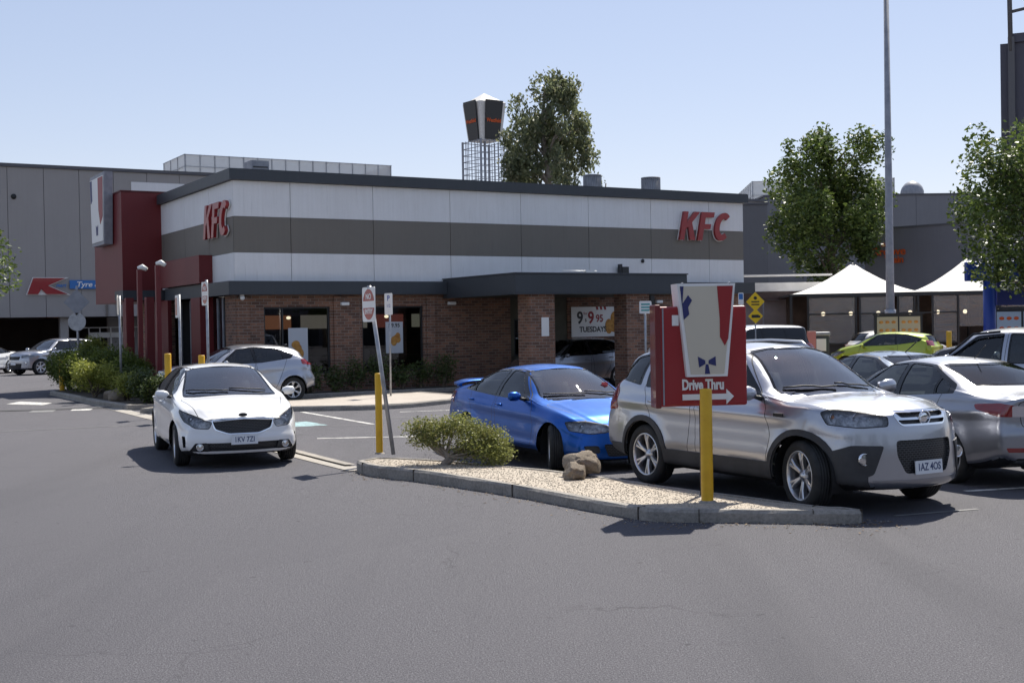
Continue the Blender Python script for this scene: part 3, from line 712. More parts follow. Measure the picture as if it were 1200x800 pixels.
CAPTIVA = dict(L=4.60, W=.925, wb=2.707, fo=.87, rt=.362, ra=.415, rim=.258, wt=.235, spokes=6, style='double', hero=True, flare=.02, tum=.46, rs=.06, clad=.065, cladz=.47, e=.09, rho=.11,
    top=[(0, 1.00), (.12, 1.05), (.4, 1.11), (.8, 1.15), (1.10, 1.165), (1.18, 1.19), (1.5, 1.40), (1.85, 1.60), (2.1, 1.67), (2.6, 1.70), (3.4, 1.69), (4.0, 1.64), (4.18, 1.58), (4.4, 1.30), (4.47, 1.17), (4.52, 1.08), (4.60, 1.0)],
    sho=[(0, .93), (.15, .99), (.4, 1.04), (.9, 1.07), (1.3, 1.08), (2.5, 1.10), (3.4, 1.13), (4.1, 1.17), (4.45, 1.12), (4.60, 1.0)],
    bot=[(0, .27), (.4, .23), (.9, .23), (3.6, .24), (4.3, .30), (4.60, .40)],
    wid=[(0, .86), (.1, .90), (.3, .955), (.7, .99), (1.2, 1), (3.6, 1), (4.2, .97), (4.5, .92), (4.60, .88)],
    sw=[(0, .76), (.25, .87), (.9, .935), (1.5, .945), (3.4, .945), (4.2, .91), (4.60, .82)],
    ein=[(0, .12), (1.0, .12), (1.3, .03), (4.3, .02), (4.60, .06)],
    crown=[(0, .04), (1.0, .045), (1.25, .05), (2.0, .07), (3.9, .08), (4.3, .05), (4.60, .03)],
    ws=(1.18, 1.98), rw=(4.0, 4.45), pf=.52, pr=.12, zm=.5,
    nose=[(.15, .14), (.26, .05), (.36, .0), (.60, .0), (.80, .02), (.90, .04), (1.02, .08), (1.2, .2)], tail=[(.25, .10), (.45, .0), (.7, 0), (.95, .05), (1.15, .06), (1.4, .06), (1.7, .06)],
    crease=[(lambda S: .93+.015*S, .020, .07, .9, 4.3), (.54, .020, .07, 1.25, 3.4)],
    doors=[[(1.40, .36), (1.30, .75), (1.42, 1.09), (2.0, 1.58), (2.52, 1.62), (2.58, 1.1), (2.55, .35)], [(2.61, .35), (2.64, 1.1), (2.58, 1.625), (3.42, 1.61), (3.62, 1.15), (3.40, .75), (3.20, .35)]],
    hood=[(.16, -.62), (1.10, -.78), (1.16, 0), (1.10, .78), (.16, .62), (.04, 0)],
    dlo=[[(1.46, 1.125), (2.08, 1.58), (2.6, 1.625), (3.6, 1.60), (3.60, 1.175)], [(3.64, 1.59), (3.70, 1.19), (4.22, 1.26), (4.0, 1.54)]],
    glass=[[(1.66, 1.145), (2.1, 1.56), (2.53, 1.60), (2.57, 1.16)], [(2.65, 1.16), (2.61, 1.60), (3.42, 1.59), (3.52, 1.19)], [(3.69, 1.565), (3.75, 1.215), (4.16, 1.275), (3.98, 1.52)]],
    wsp=[(-.74, 1.135), (.74, 1.135), (.70, 1.22), (.60, 1.60), (.3, 1.655), (-.3, 1.655), (-.60, 1.60), (-.70, 1.22)],
    rwp=[(-.64, 1.20), (.64, 1.20), (.56, 1.54), (-.56, 1.54)], cuts=[captiva_cuts], handles=[(2.42, .985), (3.38, 1.01)], mirror=(1.52, .885, 1.18), mirs=1.0, steer=-.22, seatz=.62,
    lamps=[(.38, .58, .955, .06, 'c'), (.56, .72, .965, .05, 'a'), (.28, .48, .95, .035, 'c')], lampdeep=.09, fogs=[(.205, .66, .57, .052)])

def falcon_cuts(sh, X, P):
    sh.cut(rpoly([(-.36, .66), (-.32, .575), (.32, .575), (.36, .66)], .03, 3), 'front', 'grille', only=['body', 'bonnet', 'gap'], xr=(X(.5), 99))
    sh.cut(rpoly([(-.52, .42), (-.46, .25), (.46, .25), (.52, .42)], .04, 3), 'front', 'intake', only=['body'], xr=(X(.5), 99))
    sh.cut(rpoly([(.58, .40), (.56, .30), (.72, .29), (.76, .40)], .03, 3), 'front', 'fog_bay', only=['body'], ymir=True, xr=(X(.7), 99))
    sh.panel(rpoly(dg(sh, X, 35, [(.15, .40, .665), (.13, .40, .575), (.25, .60, .555), (.48, .84, .585), (.55, .88, .70), (.30, .70, .715)]), .035, 3), ('diag', 35), 'headlight', only=['body', 'bonnet', 'gap'], nmin=.03)
    sh.cut(rpoly(dg(sh, X, 142, [(4.75, .45, .80), (4.75, .45, .96), (4.5, .88, .98), (4.45, .88, .80)]), .03, 3), ('diag', 142), 'tail_lamp', only=['body', 'gap'], nmin=.05)
FALCON = dict(L=4.92, W=.925, wb=2.83, fo=.93, rt=.325, ra=.36, rim=.215, wt=.225, spokes=5, style='double', hero=True, flare=.02, tum=.62, rs=.06, e=.09, rho=.12,
    top=[(0, .66), (.10, .70), (.35, .77), (.8, .86), (1.2, .93), (1.34, .96), (1.42, .99), (1.8, 1.20), (2.1, 1.33), (2.35, 1.40), (2.75, 1.43), (3.2, 1.41), (3.55, 1.34), (4.1, 1.14), (4.25, 1.10), (4.6, 1.09), (4.82, 1.08), (4.92, 1.0)],
    sho=[(0, .58), (.15, .65), (.4, .74), (.9, .83), (1.4, .885), (2.5, .93), (3.6, .98), (4.3, 1.0), (4.92, .96)],
    bot=[(0, .19), (.4, .17), (.9, .18), (3.8, .19), (4.5, .24), (4.92, .32)],
    wid=[(0, .84), (.1, .89), (.3, .95), (.7, .985), (1.2, 1), (3.7, 1), (4.3, .97), (4.75, .92), (4.92, .86)],
    sw=[(0, .70), (.25, .83), (.9, .91), (1.5, .93), (3.4, .93), (4.3, .89), (4.92, .78)],
    ein=[(0, .12), (1.2, .12), (1.45, .03), (3.7, .02), (4.3, .10), (4.92, .12)],
    crown=[(0, .03), (1.2, .045), (1.45, .05), (2.2, .07), (3.5, .075), (4.1, .05), (4.92, .03)],
    ws=(1.42, 2.25), rw=(3.45, 4.15), pf=.34, pr=.2,
    nose=[(.15, .08), (.24, .01), (.36, .0), (.48, .02), (.60, .05), (.70, .12), (.9, .3)], tail=[(.2, .12), (.35, .02), (.55, 0), (.75, .02), (.95, .04), (1.1, .08)],
    crease=[(lambda S: .70+.035*S, .016, .13, .7, 4.5), (.33, .02, .08, 1.2, 3.7)],
    doors=[[(1.52, .30), (1.45, .6), (1.55, .89), (2.3, 1.345), (2.68, 1.37), (2.74, .92), (2.7, .27)], [(2.77, .27), (2.80, .92), (2.74, 1.375), (3.25, 1.35), (3.85, 1.10), (3.88, .9), (3.55, .6), (3.42, .27)]],
    hood=[(.20, -.56), (1.30, -.76), (1.38, 0), (1.30, .76), (.20, .56), (.05, 0)],
    dlo=[[(1.66, .935), (2.34, 1.345), (2.74, 1.375), (3.25, 1.345), (3.98, 1.10), (3.98, 1.03), (2.8, .965)]],
    glass=[[(1.84, .955), (2.36, 1.325), (2.68, 1.355), (2.72, .98)], [(2.82, .985), (2.78, 1.355), (3.22, 1.325), (3.56, 1.205), (3.60, 1.015)], [(3.63, 1.025), (3.60, 1.19), (3.86, 1.10), (3.88, 1.045)]],
    wsp=[(-.70, .945), (.70, .945), (.66, 1.04), (.545, 1.36), (.3, 1.395), (-.3, 1.395), (-.545, 1.36), (-.66, 1.04)],
    rwp=[(-.60, 1.13), (.60, 1.13), (.50, 1.37), (-.50, 1.37)], cuts=[falcon_cuts], handles=[(2.60, .85), (3.62, .885)], mirror=(1.86, .86, 1.0), mirs=.85, steer=-.42,
    lamps=[(.42, .66, .64, .05, 'c'), (.32, .53, .63, .042, 'a')], lampdeep=.08)

def mazda_cuts(sh, X, P):
    sh.panel(rpoly([(-.58, .99), (-.54, .70), (.54, .70), (.58, .99)], .06, 3), 'rear', 'boot', only=['body'], xr=(-99, X(4.3)))
    sh.cut(rpoly(dg(sh, X, 138, [(4.48, .44, .825), (4.50, .44, .93), (4.3, .70, .975), (4.06, .86, .955), (4.08, .86, .90), (4.3, .74, .825)]), .03, 3), ('diag', 138), 'tail_lamp', only=['body', 'boot', 'gap'], nmin=.05)
    sh.cut(rpoly(dg(sh, X, 138, [(4.5, .40, .80), (4.5, .40, .95), (4.38, .60, .95), (4.38, .60, .80)]), .02, 3), ('diag', 138), 'tail_clear', only=['tail_lamp'], nmin=.05)
    sh.cut(rpoly([(.46, .48), (.48, .43), (.70, .43), (.72, .48)], .015, 3), 'rear', 'reflector', only=['body'], ymir=True, xr=(-99, X(4.1)))
    sh.cut(rpoly([(-.62, .36), (-.58, .2), (.58, .2), (.62, .36)], .03, 3), 'rear', 'intake', only=['body', 'underbody'], xr=(-99, X(4.1)))
    sh.cut(rpoly(dg(sh, X, 38, [(.12, .46, .70), (.13, .46, .61), (.4, .80, .66), (.6, .86, .80), (.3, .72, .78)]), .03, 3), ('diag', 38), 'headlight', only=['body', 'bonnet', 'gap'], nmin=.05)
MAZDA = dict(KIA); MAZDA.update(L=4.58, W=.878, wb=2.64, fo=.93, rt=.32, ra=.352, rim=.232, wt=.21, flare=.025, hero=True, cuts=[mazda_cuts], mirror=(1.65, .85, 1.0), steer=0, lamps=[],
    top=[(0, .70), (.10, .745), (.3, .83), (.6, .90), (1.0, .965), (1.14, .985), (1.20, 1.01), (1.5, 1.17), (1.85, 1.345), (2.1, 1.42), (2.55, 1.46), (3.0, 1.44), (3.35, 1.36), (3.9, 1.14), (4.0, 1.10), (4.35, 1.07), (4.50, 1.08), (4.58, 1.02)],
    sho=[(0, .60), (.15, .69), (.4, .80), (.9, .885), (1.3, .925), (2.5, .965), (3.6, 1.01), (4.1, 1.02), (4.58, .99)],
    rwp=[(-.60, 1.14), (.60, 1.14), (.50, 1.39), (-.50, 1.39)], rw=(3.25, 3.92), pr=.26, wid=[(0, .86), (.1, .90), (.3, .955), (.7, .99), (1.2, 1), (3.4, 1), (4.0, .975), (4.4, .93), (4.58, .88)],
    tail=[(.2, .10), (.35, .02), (.48, 0), (.62, .0), (.74, .035), (.95, .035), (1.05, .03)],
    dlo=[[(1.45, .975), (2.12, 1.37), (2.55, 1.405), (3.0, 1.385), (3.58, 1.16), (3.64, 1.06), (2.6, .99)]],
    glass=[[(1.66, .995), (2.14, 1.35), (2.50, 1.385), (2.52, 1.005)], [(2.62, 1.005), (2.58, 1.385), (2.98, 1.365), (3.26, 1.25), (3.28, 1.03)], [(3.31, 1.045), (3.29, 1.23), (3.50, 1.145), (3.54, 1.07)]])

# generic shapes for the cars farther off
def rear_lamps(s0, s1, z0, z1, yi=.55, deg=140):
    def f(sh, X, P):
        sh.cut(rpoly(dg(sh, X, deg, [(s1, yi, z0), (s1, yi, z1), (s0, sh.sp['W']*.96, z1+.03), (s0, sh.sp['W']*.98, z0+.03)]), .04, 3), ('diag', deg), 'tail_lamp', only=['body', 'gap'], nmin=.05)
    return f
def front_lamps(z0, z1, s1=.5, gr=(.32, .55, .68), intake=(.45, .25, .4)):
    def f(sh, X, P):
        sh.cut(rpoly(dg(sh, X, 38, [(.12, .46, z1-.02), (.13, .46, z0), (.4, .78, z0+.01), (s1, .86, z1), (.3, .72, z1+.02)]), .03, 3), ('diag', 38), 'headlight', only=['body', 'bonnet', 'gap'], nmin=.05)
        sh.cut(rpoly([(-gr[0], gr[2]), (-gr[0]+.05, gr[1]), (gr[0]-.05, gr[1]), (gr[0], gr[2])], .03, 3), 'front', 'grille', only=['body', 'bonnet', 'gap'], xr=(X(.5), 99))
        sh.cut(rpoly([(-intake[0], intake[2]), (-intake[0]+.05, intake[1]), (intake[0]-.05, intake[1]), (intake[0], intake[2])], .03, 3), 'front', 'intake', only=['body'], xr=(X(.5), 99))
    return f
SUV = dict(CAPTIVA); SUV.update(ds=.08, hero=False, clad=0, steer=0, cuts=[front_lamps(.80, .93, .6, (.42, .72, .88), (.5, .32, .55)), rear_lamps(4.2, 4.5, .9, 1.15)], lamps=[], style='single', rs=.06)
JUKE = dict(CAPTIVA); JUKE.update(L=4.135, W=.885, wb=2.53, fo=.84, rt=.34, ra=.385, rim=.218, wt=.215, ds=.05, hero=False, clad=0, steer=0, flare=.055, style='double', tum=.5, lamps=[],
    top=[(0, .90), (.12, .95), (.4, 1.03), (.8, 1.08), (1.0, 1.10), (1.08, 1.13), (1.5, 1.38), (1.8, 1.50), (2.1, 1.555), (2.5, 1.565), (3.1, 1.53), (3.55, 1.45), (3.72, 1.38), (3.95, 1.17), (4.04, 1.08), (4.135, .98)],
    sho=[(0, .8), (.15, .88), (.4, .95), (.9, 1.0), (1.3, 1.0), (2.2, 1.02), (2.9, 1.10), (3.5, 1.14), (3.95, 1.06), (4.135, .95)],
    bot=[(0, .24), (.4, .21), (.9, .21), (3.2, .22), (3.8, .28), (4.135, .40)],
    wid=[(0, .86), (.1, .90), (.3, .955), (.7, .99), (1.2, .985), (2.4, .97), (3.0, .99), (3.5, 1.0), (3.9, .95), (4.135, .88)],
    sw=[(0, .76), (.25, .87), (.9, .92), (1.5, .92), (2.6, .91), (3.3, .88), (3.9, .84), (4.135, .78)],
    ein=[(0, .12), (1.0, .12), (1.3, .03), (2.6, .03), (3.6, .08), (4.135, .06)], crown=[(0, .04), (1.0, .045), (1.25, .05), (2.0, .07), (3.5, .07), (3.9, .05), (4.135, .03)],
    ws=(1.08, 1.85), rw=(3.55, 3.97), pr=.16, tail=[(.25, .10), (.42, .0), (.6, 0), (.85, .10), (1.05, .10), (1.3, .10), (1.6, .1)], nose=CAPTIVA['nose'], crease=[(.50, .02, .10, 1.2, 3.0)],
    doors=[[(1.30, .34), (1.22, .7), (1.35, 1.0), (1.85, 1.45), (2.3, 1.50), (2.35, 1.05), (2.3, .33)], [(2.33, .33), (2.38, 1.05), (2.33, 1.505), (2.95, 1.47), (3.25, 1.2), (3.05, .75), (2.85, .33)]],
    hood=[(.16, -.6), (1.0, -.74), (1.06, 0), (1.0, .74), (.16, .6), (.04, 0)],
    dlo=[[(1.36, 1.045), (1.9, 1.44), (2.35, 1.495), (2.95, 1.455), (3.45, 1.27), (3.35, 1.17), (2.5, 1.075)]], glass=[[(1.55, 1.065), (1.92, 1.42), (2.28, 1.47), (2.33, 1.085)], [(2.42, 1.09), (2.37, 1.475), (2.92, 1.435), (3.10, 1.36), (3.12, 1.16)]],
    wsp=[(-.70, 1.08), (.70, 1.08), (.66, 1.17), (.57, 1.47), (.3, 1.51), (-.3, 1.51), (-.57, 1.47), (-.66, 1.17)], rwp=[(-.54, 1.14), (.54, 1.14), (.44, 1.40), (-.44, 1.40)],
    cuts=[front_lamps(.7, .85), rear_lamps(3.70, 3.98, .98, 1.12, .60, 128)], handles=[(2.2, .93)], mirror=(1.5, .86, 1.08), mirs=1, seatz=.5)
HATCH = dict(KIA); HATCH.update(L=4.25, W=.88, wb=2.60, fo=.85, ds=.08, hero=False, steer=0, lamps=[], style='double', spokes=5, rim=.215,
    top=[(0, .72), (.10, .77), (.3, .86), (.6, .95), (.9, 1.02), (1.0, 1.05), (1.4, 1.26), (1.8, 1.44), (2.1, 1.50), (2.6, 1.52), (3.2, 1.50), (3.7, 1.43), (3.82, 1.38), (4.05, 1.15), (4.12, 1.05), (4.25, .95)],
    sho=[(0, .62), (.15, .71), (.4, .83), (.9, .92), (1.3, .95), (2.5, .98), (3.6, 1.03), (4.0, 1.02), (4.25, .93)],
    bot=[(0, .20), (.4, .17), (.9, .17), (3.3, .18), (3.9, .24), (4.25, .36)], wid=[(0, .86), (.1, .90), (.3, .955), (.7, .99), (1.2, 1), (3.3, 1), (3.8, .97), (4.1, .92), (4.25, .86)],
    sw=[(0, .74), (.25, .86), (.9, .925), (1.5, .945), (3.2, .945), (3.9, .90), (4.25, .80)], ein=[(0, .10), (.9, .10), (1.2, .03), (3.8, .02), (4.25, .08)], crown=[(0, .03), (.9, .045), (1.1, .05), (1.9, .065), (3.7, .07), (4.0, .045), (4.25, .03)],
    ws=(1.02, 1.85), rw=(3.72, 4.08), nose=KIA['nose'], tail=[(.2, .10), (.38, .0), (.6, 0), (.85, .06), (1.05, .06), (1.45, .06)], crease=[(lambda S: .72+.02*S, .012, .1, 1.0, 3.9)],
    doors=[[(1.30, .30), (1.20, .62), (1.3, .93), (1.95, 1.45), (2.35, 1.465), (2.42, .95), (2.4, .28)], [(2.46, .28), (2.48, .95), (2.42, 1.47), (3.1, 1.45), (3.42, 1.05), (3.1, .6), (3.0, .28)]],
    dlo=[[(1.28, .98), (1.95, 1.43), (2.4, 1.46), (3.2, 1.44), (3.72, 1.28), (3.72, 1.10), (2.5, .995)]], glass=[[(1.50, 1.0), (1.98, 1.41), (2.36, 1.44), (2.39, 1.01)], [(2.48, 1.01), (2.45, 1.44), (3.12, 1.42), (3.25, 1.06)], [(3.29, 1.08), (3.20, 1.41), (3.62, 1.28), (3.64, 1.12)]],
    wsp=[(-.70, 1.01), (.70, 1.01), (.66, 1.10), (.55, 1.44), (.3, 1.475), (-.3, 1.475), (-.55, 1.44), (-.66, 1.10)], rwp=[(-.58, 1.12), (.58, 1.12), (.48, 1.41), (-.48, 1.41)],
    hood=[(.16, -.56), (.92, -.74), (.98, 0), (.92, .74), (.16, .56), (.05, 0)], cuts=[front_lamps(.62, .78), rear_lamps(3.95, 4.2, .82, 1.02)], handles=[(2.28, .88), (3.18, .91)], mirror=(1.45, .86, 1.0))
FIESTA = dict(HATCH); FIESTA.update(L=3.97, W=.86, wb=2.49, fo=.80, cuts=[front_lamps(.62, .82, .75), rear_lamps(3.66, 3.92, .98, 1.16, .6, 132)], doors=[[(1.30, .30), (1.20, .62), (1.3, .95), (1.9, 1.43), (2.45, 1.455), (2.62, .98), (2.55, .28)]], handles=[(2.42, .9)],
    top=[(0, .72), (.10, .78), (.3, .88), (.6, .97), (.85, 1.03), (.95, 1.07), (1.35, 1.28), (1.75, 1.43), (2.05, 1.48), (2.5, 1.485), (3.1, 1.44), (3.5, 1.38), (3.6, 1.34), (3.78, 1.15), (3.84, 1.05), (3.97, .95)],
    sho=[(0, .62), (.15, .71), (.4, .84), (.9, .93), (1.3, .95), (2.3, 1.0), (3.3, 1.09), (3.75, 1.08), (3.97, .93)], bot=[(0, .20), (.4, .17), (.9, .17), (3.1, .18), (3.6, .24), (3.97, .36)],
    wid=[(0, .86), (.1, .90), (.3, .955), (.7, .99), (1.2, 1), (3.1, 1), (3.6, .97), (3.85, .92), (3.97, .86)], sw=[(0, .74), (.25, .86), (.9, .925), (1.5, .945), (3.0, .945), (3.65, .90), (3.97, .80)],
    ein=[(0, .10), (.9, .10), (1.2, .03), (3.5, .02), (3.97, .08)], crown=[(0, .03), (.9, .045), (1.1, .05), (1.9, .065), (3.4, .07), (3.75, .045), (3.97, .03)], rw=(3.5, 3.82), ws=(.97, 1.8),
    rwp=[(-.56, 1.12), (.56, 1.12), (.46, 1.36), (-.46, 1.36)], dlo=[[(1.24, .985), (1.90, 1.41), (2.4, 1.43), (2.9, 1.40), (3.42, 1.24), (3.36, 1.14), (2.5, 1.03)]],
    glass=[[(1.46, 1.0), (1.92, 1.39), (2.45, 1.41), (2.52, 1.045)], [(2.58, 1.055), (2.52, 1.41), (2.88, 1.38), (3.30, 1.24), (3.28, 1.15)]],
    wsp=[(-.70, 1.02), (.70, 1.02), (.66, 1.10), (.55, 1.40), (.3, 1.44), (-.3, 1.44), (-.55, 1.40), (-.66, 1.10)])
SEDAN = dict(FALCON); SEDAN.update(ds=.08, hero=False, steer=0, lamps=[], cuts=[front_lamps(.58, .70), rear_lamps(4.5, 4.75, .82, .98)])
VAN = dict(SUV); VAN.update(L=4.75, W=.93, top=[(0, .95), (.12, 1.0), (.4, 1.09), (.8, 1.15), (1.0, 1.20), (1.08, 1.25), (1.6, 1.60), (1.9, 1.75), (2.2, 1.80), (2.8, 1.82), (4.2, 1.79), (4.45, 1.74), (4.6, 1.3), (4.66, 1.15), (4.70, 1.05), (4.75, 1.0)],
    sho=[(0, .85), (.15, .93), (.4, 1.0), (.9, 1.05), (1.3, 1.07), (4.3, 1.12), (4.6, 1.08), (4.75, .98)], bot=[(0, .27), (.4, .23), (3.6, .24), (4.4, .30), (4.75, .40)], wid=[(0, .86), (.1, .90), (.3, .955), (.7, .99), (4.3, 1), (4.6, .96), (4.75, .9)],
    sw=[(0, .76), (.25, .87), (.9, .935), (4.3, .94), (4.75, .85)], ein=[(0, .12), (1.0, .12), (1.3, .03), (4.75, .02)], crown=[(0, .04), (1.2, .05), (2.0, .07), (4.3, .08), (4.6, .05), (4.75, .03)], ws=(1.06, 2.0), rw=(4.42, 4.64), tum=.36,
    dlo=[[(1.42, 1.12), (2.0, 1.66), (2.6, 1.72), (4.30, 1.70), (4.42, 1.18)]], glass=[[(1.62, 1.14), (2.05, 1.64), (2.50, 1.69), (2.54, 1.15)], [(2.60, 1.15), (2.57, 1.69), (3.42, 1.69), (3.46, 1.17)], [(3.53, 1.17), (3.50, 1.69), (4.24, 1.67), (4.34, 1.2)]],
    wsp=[(-.74, 1.17), (.74, 1.17), (.70, 1.30), (.62, 1.68), (-.62, 1.68), (-.70, 1.30)], rwp=[(-.66, 1.16), (.66, 1.16), (.60, 1.66), (-.60, 1.66)], doors=[], wb=2.75, tint=M['gloss_black'])
UTE = dict(CAPTIVA); UTE.update(L=5.2, W=.90, wb=3.08, fo=.93, rt=.375, ra=.43, rim=.215, ds=.06, hero=False, clad=0, steer=0, lamps=[], noback=False, tum=.34, style='single', cladz=.0,
    top=[(0, 1.0), (.12, 1.05), (.4, 1.12), (.8, 1.17), (1.15, 1.19), (1.25, 1.22), (1.6, 1.48), (1.85, 1.64), (2.1, 1.72), (2.6, 1.76), (3.3, 1.74), (3.55, 1.68), (3.68, 1.35), (3.72, 1.15), (3.78, 1.12), (5.1, 1.12), (5.2, 1.05)],
    sho=[(0, .92), (.15, .98), (.4, 1.04), (.9, 1.08), (1.3, 1.09), (3.5, 1.10), (5.2, 1.02)], bot=[(0, .36), (.4, .34), (4.6, .38), (5.2, .45)], wid=[(0, .86), (.1, .90), (.3, .96), (.7, 1), (4.9, 1), (5.2, .95)],
    sw=[(0, .78), (.25, .88), (.9, .95), (3.5, .95), (4.9, .95), (5.2, .92)], ein=[(0, .12), (1.1, .12), (1.4, .03), (3.6, .02), (3.8, .3), (5.2, .3)], crown=[(0, .04), (1.2, .05), (2.0, .07), (3.5, .08), (3.75, .02), (5.2, .02)],
    ws=(1.25, 2.0), rw=(3.52, 3.70), crease=[], doors=[[(1.45, .45), (1.40, .8), (1.50, 1.1), (2.05, 1.64), (2.55, 1.68), (2.60, 1.1), (2.58, .42)], [(2.63, .42), (2.65, 1.1), (2.60, 1.68), (3.45, 1.66), (3.55, 1.1), (3.40, .42)]],
    hood=[(.16, -.62), (1.12, -.78), (1.2, 0), (1.12, .78), (.16, .62), (.04, 0)],
    dlo=[[(1.55, 1.135), (2.10, 1.62), (2.60, 1.665), (2.60, 1.14)], [(2.70, 1.14), (2.70, 1.665), (3.40, 1.645), (3.48, 1.14)]], glass=[[(1.70, 1.155), (2.12, 1.60), (2.57, 1.645), (2.57, 1.16)], [(2.73, 1.16), (2.73, 1.645), (3.37, 1.625), (3.44, 1.16)]],
    wsp=[(-.72, 1.19), (.72, 1.19), (.68, 1.28), (.62, 1.64), (-.62, 1.64), (-.68, 1.28)], rwp=[(-.62, 1.22), (.62, 1.22), (.58, 1.62), (-.58, 1.62)],
    cuts=[front_lamps(.82, .98, .5, (.4, .75, .95)), rear_lamps(4.95, 5.15, .72, 1.0, .78)], handles=[(2.48, 1.0), (3.38, 1.0)], mirror=(1.75, .88, 1.2), mirs=1.15)
# ------------------------------------------------------------------ surface materials
def asphalt_mat():
    m = mat('asphalt', (.08, .08, .085), .85); t = NT(m); v = t.coord('Object')
    big = t.noise(v, .10, 5, .6); mid = t.noise(v, .9, 6, .65); fine = t.noise(v, 75, 3, .85); fin2 = t.noise(v, 24, 4, .7); vf = t.n('TexVoronoi'); vf.inputs['Scale'].default_value = 110; t.l(v, vf.inputs['Vector'])
    c = t.ramp(big, [(.3, (.060, .060, .067)), (.7, (.078, .077, .084))])
    c = t.mix(.35, c, t.ramp(mid, [(.28, (.050, .050, .056)), (.5, (.070, .070, .077)), (.75, (.096, .094, .098))]))
    c = t.mix(.40, c, t.ramp(fin2, [(.3, (.045, .045, .05)), (.7, (.12, .118, .12))]))
    c = t.mix(.58, c, t.ramp(fine, [(.36, (.012, .012, .014)), (.48, (.066, .066, .072)), (.62, (.19, .187, .187))]))
    sp = t.ramp(vf.outputs['Color'], [(.86, (0, 0, 0)), (.96, (.7, .7, .7))]); c = t.mix(sp, c, (.19, .185, .18))
    # tyre-polished lanes running along the road, oil drips, patched repairs and hairline cracks
    vs = t.n('Mapping'); vs.inputs['Rotation'].default_value = (0, 0, R(-28)); vs.inputs['Scale'].default_value = (.55, .05, 1); t.l(v, vs.inputs[0]); st = t.noise(vs.outputs[0], 1.6, 4)
    c = t.mix(t.ramp(st, [(.50, (0, 0, 0)), (.68, (.40, .40, .40))]), c, (.050, .050, .055)); st2 = t.noise(vs.outputs[0], 2.9, 3); c = t.mix(t.ramp(st2, [(.56, (0, 0, 0)), (.72, (.30, .30, .30))]), c, (.115, .113, .113))
    spots = t.noise(v, 1.9, 3, .5); c = t.mix(t.ramp(spots, [(.70, (0, 0, 0)), (.76, (.55, .55, .55))]), c, (.028, .028, .031)); sp2 = t.noise(v, 6.5, 2, .5); c = t.mix(t.ramp(sp2, [(.72, (0, 0, 0)), (.75, (.7, .7, .7))]), c, (.030, .030, .033))
    pv = t.n('TexVoronoi', distance='CHEBYCHEV'); pv.inputs['Scale'].default_value = .16; pv.inputs['Randomness'].default_value = .8; t.l(v, pv.inputs['Vector']); pr = t.n('SeparateColor'); t.l(pv.outputs['Color'], pr.inputs[0])
    c = t.mix(t.ramp(pr.outputs[0], [(.80, (0, 0, 0)), (.82, (.14, .14, .14))]), c, (.055, .055, .062)); c = t.mix(t.ramp(pr.outputs[1], [(.84, (0, 0, 0)), (.86, (.10, .10, .10))]), c, (.13, .128, .13))
    w = t.n('TexVoronoi', feature='DISTANCE_TO_EDGE'); w.inputs['Scale'].default_value = .20
    wv = t.n('VectorMath', operation='ADD'); ns = t.n('TexNoise'); ns.inputs['Scale'].default_value = 1.2; ns.inputs['Detail'].default_value = 7; t.l(v, ns.inputs['Vector'])
    sc = t.n('VectorMath', operation='SCALE'); sc.inputs['Scale'].default_value = 1.4; t.l(ns.outputs['Color'], sc.inputs[0]); t.l(v, wv.inputs[0]); t.l(sc.outputs[0], wv.inputs[1]); t.l(wv.outputs[0], w.inputs['Vector'])
    ck = t.ramp(w.outputs['Distance'], [(.0, (1, 1, 1)), (.0035, (0, 0, 0))]); gate = t.ramp(t.noise(v, .35, 2), [(.50, (0, 0, 0)), (.60, (.7, .7, .7))]); ckm = t.mix(1, ck, gate, 'MULTIPLY'); c = t.mix(ckm, c, (.024, .024, .027))
    c = t.mix(1, c, (.92, .90, .985), 'MULTIPLY'); t.l(c, t.b.inputs['Base Color']); t.bump(fine, .012, 1.0); return m
M['asphalt'] = asphalt_mat()
def paint_mark(name, col):
    m = bpy.data.materials.new(name); m.use_nodes = True; t = NT(m); v = t.coord('Object')
    a = t.noise(v, 14, 6, .8); b = t.noise(v, 3, 4, .7); x = t.mix(.5, a, b)
    t.l(t.ramp(x, [(.40, (.12, .12, .125)), (.55, col)]), t.b.inputs['Base Color']); t.b.inputs['Roughness'].default_value = .8; return m
M['mark'] = paint_mark('road_paint_white', (.62, .61, .58)); M['mark_blue'] = paint_mark('road_paint_blue', (.30, .48, .50)); M['mark_faint'] = paint_mark('road_paint_worn', (.20, .20, .20))
def conc(name, c1, c2, sc=1.5):
    m = mat(name, c1, .9); t = NT(m); v = t.coord('Object'); a = t.noise(v, sc, 8, .7); b = t.noise(v, 30, 4, .7)
    c = t.mix(.4, t.ramp(a, [(.3, c1), (.7, c2)]), t.ramp(b, [(.3, tuple(x*.6 for x in c1)), (.6, c2)])); t.l(c, t.b.inputs['Base Color']); t.bump(b, .008); return m
M['concrete'] = conc('concrete', (.27, .25, .22), (.40, .37, .33)); M['kerb'] = conc('kerb_concrete', (.17, .158, .14), (.38, .35, .31), 3)
M['path'] = conc('path_concrete', (.34, .29, .25), (.46, .42, .37)); M['gravel'] = conc('gravel_bed', (.34, .295, .235), (.48, .42, .345), 9)
M['stone'] = conc('loose_stone', (.32, .28, .225), (.54, .48, .405), 12); M['rock'] = conc('weathered_rock', (.13, .105, .08), (.30, .25, .19), 5)
M['soil'] = conc('soil', (.04, .03, .022), (.09, .07, .05), 6)
